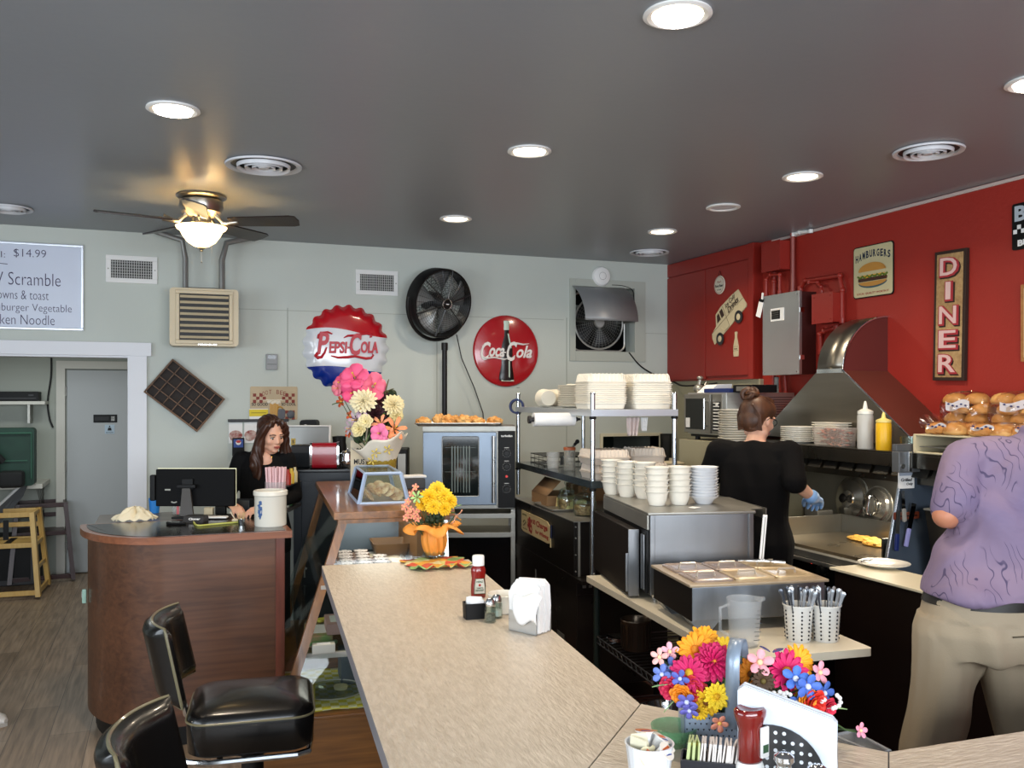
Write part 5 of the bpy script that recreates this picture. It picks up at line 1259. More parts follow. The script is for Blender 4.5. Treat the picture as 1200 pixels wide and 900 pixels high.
sB('butter_block','pale yellow wrapped loaf of butter pats on the sheet tray','butter',mb,mat('butter','#d8c78c',.4,bump=.2),1.65,4.74,ZB+.004)
def cookiejar(label,q_,p_,r_=.055,h_=.11):
 t=tB('glass_jar',label,'jar',q_,p_,ZB,'glass jars on the black cabinet')
 mb=MB();mb.lathe([(0,0),(r_*.8,0),(r_,h_*.25),(r_,h_*.75),(r_*.8,h_*.92),(r_*.82,h_),(r_*.78,h_),(r_*.76,h_*.92),(r_*.96,h_*.72),(r_*.96,h_*.27),(r_*.76,.005),(0,.005)],30);part('jar_glass',mb,glass,t)
 mb=MB();mb.lathe([(r_*.86,h_),(r_*.86,h_+.006),(r_*.5,h_+.02),(r_*.16,h_+.028),(r_*.12,h_+.036),(r_*.3,h_+.05),(r_*.2,h_+.062),(0,h_+.065)],26);part('glass_lid',mb,glass,t)
 mb=MB();mb.lathe([(0,.006),(r_*.74,.006),(r_*.9,h_*.3),(r_*.9,h_*.55),(0,h_*.6)],20);part('contents',mb,mat('jar_contents','#6d4a30',.8,col2='#d0a878',vscale=60,bump=.5),t,kind='stuff')
def jq(px,py):a_=toB(W(px,py,Z=ZB));return a_[0]/KR,a_[1]/KR
cookiejar('squat glass jar with light brown contents nearest the rack post',*jq(685,604),.066,.105)
cookiejar('squat glass jar behind the nearest one on the black cabinet',*jq(664,598),.055,.11)
cookiejar('squat glass jar right of the rack post in shadow',1.80,4.34,.06,.10)
B=B0;tB.__globals__['B']=B0
ZTB=.76;TQ0,TQ1,TP0,TP1=1.537,2.075,2.72,4.20
t=tB('work_table','low white-topped work table carrying the warmer and steam table','table',TQ0,TP0,0)
mb=MB();P_=rrect(0,TQ1-TQ0,0,TP1-TP0,.015);mb.prism(P_,ZTB-.028,ZTB);part('tabletop',mb,mat('worn_cream_laminate','#cfc6b2',.38,var=.05,vscale=3),t)
for x in(.04,TQ1-TQ0-.04):
 for y in(.3,TP1-TP0-.05):
  mb=MB();mb.cyl((x,y,0),(x,y,ZTB-.028),.016);part('leg',mb,mat('green_black_post','#1b2521',.35),t)
for z in(.16,.475):
 mb=MB();w_,l_=TQ1-TQ0-.06,TP1-TP0-.38
 for dz in(0,-.03):mb.tube([(.03,.3,z+dz),(.03+w_,.3,z+dz),(.03+w_,.3+l_,z+dz),(.03,.3+l_,z+dz)],.004,6,closed=True)
 for i in range(26):mb.tube([(.03,.3+i*l_/25,z),(.03+w_,.3+i*l_/25,z)],.002,4)
 for i in range(40):mb.tube([(.03,.3+i*l_/40,z if i%2 else z-.03),(.03,.3+(i+1)*l_/40,z-.03 if i%2 else z)],.002,4)
 part('wire_shelf',mb,mat('dark_wire','#55585a',.3,.9),t)
mb=MB();mb.lathe([(0,0),(.062,0),(.066,.01),(.068,.12),(.072,.135),(.07,.14),(.064,.125),(.062,.01),(0,.01)],30)
for i in range(20):a=2*PI*i/20;mb.tube([(.067*math.cos(a),.067*math.sin(a),.012),(.069*math.cos(a),.069*math.sin(a),.12)],.003,4)
sB('ribbed_pot','brown ribbed metal pot on the wire shelf below the table','pot',mb,mat('brown_metal','#6d6052',.3,.9),1.66,3.86,.48)
mb=MB();mb.lathe([(0,0),(.04,0),(.05,.012),(.055,.02),(.05,.02),(.0,.006)],26);mb.tube([(-.0,-.05,.015),(.0,-.12,.02),(.01,-.16,.03)],.006,6);sB('small_skillet','small shiny ladle pan beside the ribbed pot on the wire shelf','pan',mb,chrome,1.63,4.02,.479)
mb=MB();mb.lathe([(0,0),(.06,0),(.11,.05),(.125,.11),(.128,.112),(.122,.112),(.10,.045),(0,.008)],34);t=sB('mixing_bowl','shiny steel mixing bowl on the lowest wire shelf','bowl',mb,chrome,1.72,3.62,.165)
mb=MB();mb.bx(-.012,.012,-.17,.17,0,.28,.006);sB('cutting_board','upright wooden board on the lowest wire shelf at the right','board',mb,wood('board_wood','#5d3d22','#8a6038',2),2.0,3.25,.165,rz=0)
mb=MB();mb.rings([[Vector((a*s_,b*s_,z))for a,b in rrect(-.13,.13,-.18,.18,.02)]for s_,z in((.92,0),(1,.06),(1.03,.06),(1.03,.065),(.98,.065),(.9,.004))]);sB('steel_pan','steel food pan on the wire shelf under the table end','pan',mb,steel_d,1.78,3.22,.48)
t=tB('food_warmer','stainless food warmer cabinet with dark side door, bowls on top','food warmer',1.60,3.57,ZTB,None,R(-6.7))
hW=1.15-ZTB;lw_,ww_=.75,.47
m_wst=mat('warmer_steel','#85878a',.34,.9,var=.08,vscale=3,rvar=.06,stretch=(2,2,.6))
mb=MB();mb.bx(.0,ww_,0,lw_,.035,hW-.012,.003);part('body',mb,m_wst,t)
mb=MB();mb.bx(-.01,ww_+.01,-.008,lw_,hW-.012,hW,.003);mb.bx(-.012,-.002,.0,lw_,hW-.075,hW-.012,.002);part('top_plate',mb,steel_d,t)
mb=MB()
for x in(0.0,ww_-.022):mb.bx(x,x+.022,-.008,0,.035,hW-.012,.002)
part('corner_trim',mb,m_wst,t)
mb=MB();mb.bx(-.01,-.001,.01,lw_-.01,.04,hW-.08);part('side_recess',mb,blackm,t)
mb=MB();mb.bx(-.065,-.02,.105,lw_-.005,.01,hW-.085,.005);dd=part('door',mb,mat('brown_black_door','#1a1512',.6,.0,spec=.15),t)
mb=MB();mb.bx(-.068,-.018,.095,.105,.01,hW-.085,.003);mb.bx(-.08,-.067,.096,.102,.03,.2,.003);part('door_edge_handle',mb,m_wst,dd)
mb=MB();mb.bx(-.02,-.012,.03,.045,.05,hW-.1,.002);mb.bx(-.02,-.012,.06,.07,.05,hW-.1,.002);part('frame_rails',mb,m_wst,t)
mb=MB()
for x in(.04,ww_-.04):
 for y in(.05,lw_-.05):mb.cyl((x,y,0),(x,y,.035),.014,.018)
part('feet',mb,chrome,t)
mb=MB();mb.rings([[Vector((a,b,z))for a,b in((ww_+.01,.1),(ww_+.01,lw_),(ww_+.14,lw_),(ww_+.11,.14))]for z in(hW-.012,hW-.008)]);mb.box((ww_+.13,.3,hW-.035),(.003,.3,.05));part('side_wing',mb,steel_d,t)
bw=MB();bw.lathe([(0,0),(.034,0),(.037,.004),(.045,.025),(.0495,.052),(.0525,.059),(.0575,.064),(.0575,.067),(.052,.066),(.046,.05),(.042,.026),(.032,.008),(0,.007)],36)
bp=solo('soup_bowl','','bowl',bw,cer)
first=True
for k_,(px,pyb,n,nm)in enumerate(((717,579,5,'rear left'),(735,582,5,'front left'),(755,584,5,'rear middle'),(770,592,5,'front middle'),(796,591,5,'right'))):
 v=W(px,pyb,Z=1.15)
 stack(bp,n,.0275,(v.x,v.y,1.1505),'# white bowl from the top of the %s bowl stack'%nm,'white soup bowls on the warmer',.0015,not first,RB);first=False
v=W(824.5,590,Z=1.15)
dw=MB();dw.lathe([(0,0),(.035,0),(.038,.003),(.05,.02),(.068,.034),(.070,.038),(.067,.038),(.048,.024),(.03,.007),(0,.006)],36)
dp=solo('dessert_bowl','','bowl',dw,mat('cool_white_ceramic','#dfe1e4',.2,coat=.4))
stack(dp,11,.0135,(v.x,v.y,1.1505),'# shallow dish from the top of the stack right of the bowls','shallow white dishes on the warmer',.0015)
v=W(814,594.5,Z=1.152)
mb=MB();mb.prism([(-.03,-.02),(.03,-.01),(.02,.03),(-.02,.02)],0,.001);solo('paper_scrap','scrap of white paper sticking out by the shallow dishes','paper',mb,paper,(v.x,v.y,1.1505),.3)
SQ0,SQ1,SP0,SP1=1.545,2.10,3.07,3.47;ZST=.947
t=tB('steam_table','countertop stainless steam table with six lidded pans','steam table',SQ0,SP0,ZTB,None,R(-4))
sw_,sl_=SQ1-SQ0,SP1-SP0;hS=ZST-ZTB
m_cool=mat('streaky_steel','#868c94',.34,.9,var=.12,vscale=5,rvar=.12,stretch=(3,3,1))
mb=MB();mb.bx(0.004,sw_-.004,0.0,sl_,.045,hS-.015,.003);part('well_body',mb,m_cool,t)
mb=MB();mb.bx(0,.004,.0,sl_,.045,hS-.015);part('side_panel',mb,mat('brown_black_door','#231d1a'),t)
mb=MB();mb.bx(-.01,sw_+.01,-.01,sl_+.01,hS-.015,hS-.003,.004);part('deck',mb,mat('hot_deck','#a5947c',.38,.3,var=.06),t)
mb=MB()
for x0,x1 in((.0,.13),(sw_-.13,sw_)):mb.rings([[Vector((a,y,b))for a,b in((x0,.046),(x1,.046),((x0+x1)/2+.025,0),((x0+x1)/2-.025,0))]for y in(.02,.1)]);mb.rings([[Vector((a,y,b))for a,b in((x0,.046),(x1,.046),((x0+x1)/2+.025,0),((x0+x1)/2-.025,0))]for y in(sl_-.1,sl_-.02)])
part('feet',mb,m_cool,t)
for i in range(3):
 for j in range(2):
  cx_=.02+(i+.5)*(sw_-.04)/3;cy_=.02+(j+.5)*(sl_-.04)/2;a,b=(sw_-.06)/6,(sl_-.06)/4
  mb=MB();
  mb.rings([[Vector((cx_+x*s_,cy_+y*s_,z))for x,y in rrect(-a,a,-b,b,.015)]for s_,z in((1,hS-.003),(1,hS+.004),(.9,hS+.008),(.82,hS+.004),(.5,hS+.004))]);l_=part('pan_lid',mb,mat('lid_steel','#b09c7c',.3,.25,var=.1,vscale=9)if i==2 or(i==1 and j==0)else mat('lid_clear','#8f7f75',.22,.15,var=.15,vscale=12),t)
  mb=MB();mb.tube([(cx_-a*.45,cy_,hS+.004),(cx_-a*.4,cy_,hS+.02),(cx_+a*.4,cy_,hS+.02),(cx_+a*.45,cy_,hS+.004)],.005,6);part('handle',mb,mat('lid_handle','#b5aa9c',.3,.3),l_)
v=W(892,657,Z=ZST+.01);a=W(896,603,d=v.x*sa+v.y*ca)
mb=MB();mb.box((0,0,(a.z-v.z)/2),(.018,.010,a.z-v.z),bev=.002);mb.mi=1;mb.box((.0,-.0055,(a.z-v.z)/2),(.004,.001,(a.z-v.z)*.9))
solo('tall_thermometer','tall thin white strip standing up in the steam table','utensil',mb,[paper,steel_d],v,.3,M=Matrix.Translation(v)@Matrix.Rotation(-YAW,4,'Z')@Matrix.Rotation(R(5),4,'Y'))
v=W(895,658,Z=ZST+.022);mb=MB();mb.tube([(-.1,.03,0),(0,0,.004),(.08,-.03,.0)],.007,6,flat=1.6);solo('serving_spoon','long steel spoon handle lying across the right steam table lids','spoon',mb,chrome,v,-.2)
v=W(872,756,Z=ZTB)
t=thing('measuring_jug','clear plastic measuring jug on the white table behind the flowers','jug',v,RB)
fp_=frosted('jug_plastic','#c9cdcf',.2,.15)
mb=MB();mb.lathe([(0,0),(.048,0),(.051,.005),(.062,.165),(.064,.168),(.0605,.168),(.049,.008),(0,.006)],32);mb.prism([(.055,-.02),(.085,0),(.055,.02)],.155,.168);part('jug_body',mb,fp_,t)
mb=MB();mb.tube([(-.058,0,.15),(-.095,0,.14),(-.095,0,.06),(-.055,0,.035)],.006,8);part('handle',mb,fp_,t)
mb=MB()
for i in range(8):mb.box((.02+.0009*i,-.052-.0012*i,.03+i*.015),(.018 if i%2 else.026,.002,.002))
part('scale_marks',mb,mat('grey_marks','#55585c',.6),t)
m_bk=mat('white_basket','#d3d1cb',.42)
def basket(px,py,side):
 v=W(px,py,Z=ZTB);
 t=thing('cutlery_basket','white perforated cutlery cup, %s of the pair on the table'%side,'cutlery holder',v,RB)
 H=.128;mb=MB();mb.lathe([(0,0),(.042,0),(.044,.003),(.052,H),(.056,H),(.056,H+.005),(.050,H+.004),(.041,.006),(0,.005)],40);part('cup',mb,m_bk,t)
 mb=MB()
 for i in range(10):
  a=2*PI*i/10
  for j in range(8):
   z=.012+j*.0142;r_=.0435+(.052-.044)*z/H+.0007
   mb.sph((r_*math.cos(a),r_*math.sin(a),z),(.0036,.0036,.0038),8)
 part('holes',mb,inkk,t,kind='stuff')
 for i in range(13):
  a=i*2.4;r_=.033*math.sqrt((i+.5)/13);tx,ty=.4*math.cos(a)*r_/.033,.4*math.sin(a)*r_/.033
  mb=MB();mb.tube([(0,0,.0),(0,0,.10),(0,0,.165),(0,0,.18),(0,0,.186)],[.004,.004,.007,.0112,.006],8,flat=.4)
  Mx=Matrix.Translation((v.x+r_*math.cos(a)*.5,v.y+r_*math.sin(a)*.5,ZTB+.008))@Matrix.Rotation(ty*-.8,4,'X')@Matrix.Rotation(tx*.8,4,'Y')@Matrix.Rotation(a,4,'Z')
  solo('cutlery_piece','steel cutlery handle standing in the %s white cutlery cup'%side,'cutlery',mb,mat('cutlery_steel','#c4ccd6',.25,.6)if i%3 else mat('dark_chrome','#5a5f68',.25,.6),M=Mx,group='cutlery in the %s cup'%side)
basket(935.5,750,'left');basket(967.5,750,'right')
Zo0,Zo1=W(550,597,d=5.9).z,W(550,500,d=5.9).z
o0=W(496,560,d=5.9);o1=W(604,560,d=5.9)
wd_=(o1-o0).length;oc=(o0+o1)/2
RO=-YAW+R(3)
t=thing('convection_oven','stainless convection oven with black control panel on a stand','oven',(oc.x,oc.y,Zo0),RO)
Ho=Zo1-Zo0
mb=MB();mb.bx(-wd_/2,wd_/2,.02,.36,.0,Ho,.004);part('body',mb,steel_d,t)
mb=MB();mb.bx(-wd_/2-.004,wd_/2+.004,-.005,.36,Ho-.03,Ho+.004,.003);part('top_cover',mb,steel_d,t)
xs=wd_/2-.125
mb=MB();mb.bx(-wd_/2,xs,-.025,.018,.03,Ho-.035,.005);dd=part('door',mb,mat('blue_grey_steel','#77828f',.4,.75,rvar=.06),t)
gx0,gx1=-wd_/2+.125,-wd_/2+.365
mb=MB();mb.prism([(a,b)for a,b in rrect(gx0,gx1,.09,Ho-.065,.012)],.0255,.028,Matrix.Rotation(R(90),4,'X'));part('door_glass',mb,mat('oven_glass','#10181a',.06,spec=.8),dd)
mb=MB();mb.tube([(a,-.028,b)for a,b in rrect(gx0,gx1,.09,Ho-.065,.012)],.003,5,closed=True);part('glass_rim',mb,steel,dd)
mb=MB();mb.box((0,0,0),(.001,.001,.001))
mb=MB()
for i in range(7):mb.box((gx0+.065+i*.019,-.0286,Ho*.49),(.008 if i!=3 else.003,.0006,Ho*.56),bev=0)
mb.box((gx0+.12,-.0288,Ho*.75),(.20,.0006,.002));mb.box((gx0+.12,-.0288,Ho*.46),(.20,.0006,.002));part('glass_reflection_stripes',mb,mat('reflection_grey','#59645f',.4),dd)  # grey stripes laid on the glass paint in its internal reflection
mb=MB();mb.cyl((xs-.02,-.06,.05),(xs-.02,-.06,Ho-.06),.011);mb.cyl((xs-.02,-.06,.09),(xs-.02,-.02,.09),.007);mb.cyl((xs-.02,-.06,Ho-.1),(xs-.02,-.02,Ho-.1),.007);part('handle',mb,steel,dd)
mb=MB();mb.bx(xs+.012,wd_/2-.002,-.018,.02,.01,Ho-.03,.003);pn=part('control_panel',mb,blackp,t)
cxp=(xs+wd_/2)/2+.004
for i,z_ in enumerate((.68,.52,.25)):
 mb=MB();mb.M=Matrix.Translation((cxp,-.019,Ho*z_))@Matrix.Rotation(R(90),4,'X')
 mb.lathe([(.017,0),(.016,.018),(0,.018)],22);mb.bx(-.003,.003,-.014,.014,.018,.024);part('knob',mb,blackm,pn)
 mb=MB();mb.M=Matrix.Translation((cxp,-.019,Ho*z_))@Matrix.Rotation(R(90),4,'X')
 for a in range(0,360,30):mb.sph((.026*math.cos(R(a)),.026*math.sin(R(a)),.0),(.0018,.0018,.0006),6)
 mb.box((0,.036,0),(.03,.003,.0006));part('dial_marks',mb,whitep,pn)
mb=MB();mb.cyl((cxp,-.024,Ho*.40),(cxp,-.018,Ho*.40),.008);part('pilot_lamp',mb,mat('red_lamp','#a81c1c',.3,emit=.4,ecol='#ff3020'),pn)
mb=MB();mb.M=Matrix.Translation((cxp,-.0195,Ho*.89))@Matrix.Rotation(R(90),4,'X');mb.text('turbofan',0,0,h=.016,w=.075,z=0,bold=.03);part('panel_lettering',mb,whitep,pn)
t=thing('oven_stand','dark steel rack stand under the convection oven','stand',(oc.x,oc.y,0),RO)
for x in(-wd_/2+.015,wd_/2-.015):
 for y in(.02,.33):
  mb=MB();mb.bx(x-.015,x+.015,y-.015,y+.015,0,Zo0-.002,.003);part('leg',mb,steel_d,t)
for z_ in(Zo0-.03,Zo0-.155,.25):
 mb=MB();mb.bx(-wd_/2,wd_/2,.01,.35,z_-.012,z_,.002);mb.bx(-wd_/2,wd_/2,.0,.012,z_-.03,z_+.002,.002);part('shelf',mb,steel_d,t)
mb=MB();mb.bx(-wd_/2+.03,wd_/2-.03,.05,.34,.255,Zo0-.19,.004);part('lower_box',mb,blackg,t)
v0,v1=W(485,494,d=5.86),W(588,494,d=5.86);bc=(v0+v1)/2;tw_=(v1-v0).length
ztr=Zo1+.005
t=thing('baking_tray','aluminium baking tray of golden biscuits on the oven','tray',(bc.x+.05,bc.y+.13,ztr),RO)
mb=MB();mb.rings([[Vector((a*s_,b*s_,z))for a,b in rrect(-tw_/2,tw_/2,-.165,.165,.02)]for s_,z in((.93,0),(.98,.016),(1.0,.018),(1.0,.021),(.965,.019),(.92,.003))]);part('tray_shell',mb,mat('tray_alu','#c3bfb6',.35,.9),t)
m_bis=mat('biscuit','#b9752c',.65,col2='#e3b877',vscale=14,bump=.5,bscale=30)
bi=MB();g=bmesh.ops.create_icosphere(bi.bm,subdivisions=4,radius=1)
from mathutils import noise
for v in g['verts']:
 n_=noise.noise(v.co*2.3)*.22+noise.noise(v.co*6)*.10;v.co*=1+n_;v.co=Vector((v.co.x*.052,v.co.y*.052,max(-.02,v.co.z*.034)+.02))
for f_ in bi.bm.faces:f_.smooth=True
bs0=solo('biscuit','','biscuit',bi,m_bis)
Mt_=Matrix.Translation((bc.x+.05,bc.y+.13,ztr+.004))@Matrix.Rotation(RO,4,'Z')
pos=[(-.235,-.07),(-.13,.02),(-.075,-.08),(.015,-.02),(.03,-.11),(.10,.05),(.125,-.09),(.235,-.07),(-.03,.1)]
for i,(a,b)in enumerate(pos):
 P_=Mt_@Vector((a,b,0));o_=sorted(range(9),key=lambda k_:pos[k_][0]).index(i)
 lb=ORD[o_]+' golden biscuit from the left on the oven-top tray' if o_ else 'leftmost golden biscuit on the oven-top tray'
 if i==0:bs0.location=P_;bs0['label']=lb;bs0['group']='biscuits on the oven tray'
 else:dup(bs0,P_,random.uniform(0,6),lb,'biscuits on the oven tray',(random.uniform(.85,1.1),random.uniform(.85,1.1),random.uniform(.9,1.35)))
t=thing('appliance_cart','dark steel cart crowded behind the flowers left of the oven','cart',(oc.x-.50,oc.y+.12,0),RO)
mb=MB();mb.bx(-.15,.13,-.06,.25,0,1.05,.005);part('cabinet_body',mb,blackm,t)
mb=MB();mb.bx(-.16,.14,-.07,.25,1.05,1.07,.003);part('shelf',mb,steel_d,t)
mb=MB();mb.bx(-.13,.11,-.04,.22,0,.24,.01);mb.mi=1;mb.bx(-.11,.04,-.043,-.04,.03,.21);mb.mi=2;mb.bx(.05,.10,-.043,-.04,.03,.21)
solo('toaster_oven','black toaster oven on the cart left of the big oven','toaster oven',mb,[blackp,blackg,steel_d],(oc.x-.50,oc.y+.12,1.071),RO)
ZK=.92
m_lam=mat('linen_laminate','#b5a896',.33,col2='#c8bcab',vscale=30,stretch=(3.2,.8,1),bump=.35,bscale=42,rvar=.05)
m_lam2=mat('linen_laminate_b','#b5a896',.33,col2='#c8bcab',vscale=30,stretch=(.8,3.2,1),bump=.35,bscale=42,rvar=.05)
m_edge=mat('grey_metal_edge','#8d8b90',.35,.3)
def pxy(px,py,Z=ZK):v=W(px,py,Z=Z);return Vector((v.x,v.y,0))
TL,TR,A=pxy(372.5,663),pxy(549,655.5),pxy(750,825)
q0=toB(TL)[0];qn=.236
TLb=B(.236,toB(TL)[1])
Cc=pxy(1040.5,881.5);Ee=pxy(1200,857)
S_=CD(-.03,1.34);Lq=B(.236,1.30)
def slab(name,label,poly,m,z0=ZK-.042,grp=None,ang=0.0,base=None):
 c=sum(poly,Vector())/len(poly);Ri=Matrix.Rotation(-ang,3,'Z')
 loc=[Ri@(p_-c)for p_ in poly]
 t=thing(name,label,'counter',(c.x,c.y,0),ang,grp)
 mb=MB();mb.rings([[Vector((p_.x,p_.y,z))for p_ in loc]for z in(ZK-.003,ZK)]);part('laminate_top',mb,m,t,smooth=False)
 mb=MB();mb.rings([[Vector((p_.x,p_.y,z))for p_ in loc]for z in(z0,ZK-.003)]);part('edge_band',mb,m_edge,t,smooth=False)
 ins=[Ri@(p_-c)for p_ in base]if base else[p_+(-p_).normalized()*.12 for p_ in loc]
 mb=MB();mb.rings([[Vector((p_.x,p_.y,z))for p_ in ins]for z in(.0,z0)]);part('counter_base',mb,mat('dark_counter_base','#241c1a',.5),t,smooth=False)
 return t
slab('bar_counter','long beige speckled bar counter running away toward the display case',[TLb,TR,A,S_,Lq],m_lam,ang=RB,base=[B(.52,3.80),B(.80,3.80),B(.80,2.12),B(.60,1.85),B(.52,1.85)])
Cp=CD(.46,1.1);
slab('bar_counter','short diagonal corner piece of the beige bar counter',[A+Vector((.003,-.001,0)),Cc,Cp,S_+Vector((.003,-.002,0))],m_lam2,ang=R(-53))
wv=(Ee-Cc).normalized();
slab('bar_counter','right-hand piece of the beige bar counter in front of the man',[Cc+wv*.004,Cc+wv*1.6,Cc+wv*1.6+Vector((wv.y,-wv.x,0))*.85,Cp+wv*.004],m_lam2,ang=0)
def T0(px,py):return W(px,py,Z=ZK)
m_clo=mat('floral_cloth','#c9b66a',.8);nt=m_clo.node_tree;bs=nt.nodes['Principled BSDF']
tc=nt.nodes.new('ShaderNodeTexCoord');vo=nt.nodes.new('ShaderNodeTexVoronoi');vo.inputs['Scale'].default_value=17;rp=nt.nodes.new('ShaderNodeValToRGB')
for i,(p_,c_)in enumerate(((0,'#c8563a'),(.25,'#d9a13c'),(.45,'#c7c47a'),(.65,'#d8cfa0'),(.85,'#8fae6a'))):
 e=rp.color_ramp.elements[i]if i<2 else rp.color_ramp.elements.new(p_);e.position=p_;e.color=lin(c_)
rp.color_ramp.interpolation='CONSTANT'
sx_=nt.nodes.new('ShaderNodeSeparateColor');nt.links.new(tc.outputs['Object'],vo.inputs['Vector']);nt.links.new(vo.outputs['Color'],sx_.inputs[0]);nt.links.new(sx_.outputs[0],rp.inputs[0]);nt.links.new(rp.outputs[0],bs.inputs['Base Color'])
v=T0(513,662)
mb=MB();mb.grid(lambda u,w_:((u-.5)*.27+.01*math.sin(w_*19),(w_-.5)*.26+.012*math.sin(u*21),.003+(.012+.008*math.sin(u*30))*max(0,(.16-w_)/.16)+.004*math.sin(u*14)*math.sin(w_*11)*.8+.003),40,30)
solo('table_cloth','small floral cloth in orange, yellow and green under the vase','cloth',mb,m_clo,(v.x,v.y,ZK+.001),RB+.1,solidify=.003)
def petalring(mb,c,nrm,r,n,tilt=.25,w=.32,z0=0,inner=.12,a0=0,tipz=0.0,cup=0):
 z=Vector(nrm).normalized();x=Vector((1,0,0))if abs(z.x)<.8 else Vector((0,1,0));x=(x-z*x.dot(z)).normalized();y=z.cross(x);c=Vector(c)
 for i in range(n):
  a=a0+2*PI*i/n+random.uniform(-.08,.08);rr=r*random.uniform(.9,1.06);d_=x*math.cos(a)+y*math.sin(a);s_=z.cross(d_)
  P_=[]
  for k_,(u,ww)in enumerate(((inner,.25),(.38,.8),(.65,1),(.88,.75),(1,.12))):
   h=z0+tilt*r*u**1.0+cup*r*u*u-tipz*r*u**3
   P_.append([c+d_*(rr*u)+z*h-s_*(ww*w*r*.5)+z*.06*r*ww,c+d_*(rr*u)+z*h,c+d_*(rr*u)+z*h+s_*(ww*w*r*.5)+z*.06*r*ww])
  V=[[mb.bm.verts.new(p_)for p_ in row]for row in P_];fs=[]
  for k_ in range(len(V)-1):
   for j in range(2):fs.append(mb.bm.faces.new((V[k_][j],V[k_][j+1],V[k_+1][j+1],V[k_+1][j])))
  mb._done([q_ for row in V for q_ in row],fs)
def fmat(c,c2=None):return mat('petal_'+c,c,.6,col2=c2,vscale=20,sss=0)if c2 else mat('petal_'+c,c,.6)
m_leaf=mat('leaf_green','#3f6b2c',.5,var=.2,vscale=15);m_leaf2=mat('pale_leaf','#8fb37a',.5);m_stem=mat('stem_green','#39502a',.6);m_dleaf=mat('dark_leaf','#1d2f16',.6)
def bloom(kind,nm,par,c,nrm,r,col,ccol='#c98a1a',col2=None):
 mb=MB()
 if kind=='daisy':
  petalring(mb,c,nrm,r,13,.12,.30);petalring(mb,c,nrm,r*.88,13,.25,.3,.02*r,a0=.2)
 elif kind=='mum':
  for k_,(s_,tl)in enumerate(((1,.05),(.93,.22),(.82,.42),(.68,.65),(.52,.95),(.34,1.3),(.2,1.8))):petalring(mb,c,nrm,r*s_,17-2*k_,tl,.3,.03*r*k_,a0=k_*.2)
 elif kind=='hib':
  petalring(mb,c,nrm,r,5,.35,.95,0,.1,tipz=.15)
 elif kind=='lily':
  petalring(mb,c,nrm,r,6,.55,.34,0,.1,tipz=.35)
 elif kind=='small':
  petalring(mb,c,nrm,r,5,.25,.62)
 elif kind=='rose':
  for k_,(s_,tl)in enumerate(((1,.3),(.85,.6),(.65,1.0),(.42,1.5))):petalring(mb,c,nrm,r*s_,6,tl,.8,0,.1,a0=k_*.5)
 o=part(nm,mb,fmat(col,col2),par,solidify=.0012)
 if kind in('daisy','hib','small','lily')or(kind=='mum' and ccol=='#d08a1c'):
  z=Vector(nrm).normalized();mb=MB();
  if kind=='hib' or kind=='lily':mb.tube([Vector(c),Vector(c)+z*r*.7],[r*.05,r*.03],6);mb.sph(Vector(c)+z*r*.72,r*.07,8)
  else:mb.sph(Vector(c)+z*r*.1,(r*.22,)*3,10)
  part('flower_center',mb,mat('pistil_'+ccol,ccol,.7),o)
 return o
def stems(par,base,heads,m=m_stem,r=.0022):
 mb=MB()
 for h in heads:h=Vector(h);b=Vector(base)+Vector((random.uniform(-.012,.012),random.uniform(-.012,.012),0));mb.tube([b,b.lerp(h,.5)+Vector((0,0,.01)),h],r,5)
 part('stems',mb,m,par)
def leaf(par,a,b,w,m=None,nm='leaf',drop=.2):
 a,b=Vector(a),Vector(b);d_=b-a;s_=d_.cross(Vector((0,0,1)));
 s_=s_.normalized()if s_.length>1e-5 else Vector((1,0,0));n_=s_.cross(d_).normalized()
 mb=MB();mb.grid(lambda u,v:a+d_*u+s_*((v-.5)*w*math.sin(PI*min(1,u*.97+.03))**.7)+n_*(.25*w*abs(v-.5))-Vector((0,0,drop*d_.length*u*u)),8,4)
 return part(nm,mb,m or m_leaf,par,solidify=.001)
def camlocal(root_loc,px,py,d):
 return W(px,py,d=d)-Vector(root_loc)
Vv=T0(509,655);dv=Vv.x*sa+Vv.y*ca
t=thing('glass_vase','clear glass vase on the floral cloth at the counter end','vase',(Vv.x,Vv.y,ZK+.012))
mb=MB();mb.lathe([(0,0),(.05,0),(.055,.006),(.03,.05),(.034,.12),(.05,.155),(.047,.155),(.031,.12),(.027,.05),(.048,.01),(0,.008)],34);part('glass',mb,glass,t)
bq=thing('flower_bouquet','bouquet of yellow mums and coral blossoms wrapped in orange tissue','bouquet',(Vv.x,Vv.y,ZK+.012))
rl=(Vv.x,Vv.y,ZK+.012)
L_=lambda px,py,dd=0:camlocal(rl,px,py,dv+dd)
tocam=-Vector((sa,ca,0))
m_tis=mat('orange_tissue','#e0913a',.6,bump=.3,bscale=12)
c0=L_(508,650);c1=L_(508,622)
mb=MB()
mb.grid(lambda u,v:(lambda a,z,r_:(r_*math.cos(a),r_*math.sin(a),z))(2*PI*u,c0.z+(c1.z-c0.z)*1.25*v+.004*math.sin(9*2*PI*u)*v,(.028+.028*math.sin(PI*(.08+v*.80))+.0035*math.sin(11*2*PI*u+3*v))),60,10)
part('tissue_wrap',mb,m_tis,bq,solidify=.0015)
mb=MB()
mb.grid(lambda u,v:(lambda a,r_,z:(r_*math.cos(a),r_*math.sin(a),z))(2*PI*u,.045+.075*v+.022*v*math.sin(7*2*PI*u),c1.z+.01+.03*math.sin(2.2*v)-.03*v*v+.018*v*math.sin(5*2*PI*u+1)),80,8)
part('tissue_ruffle',mb,m_tis,bq,solidify=.0015)
heads=[]
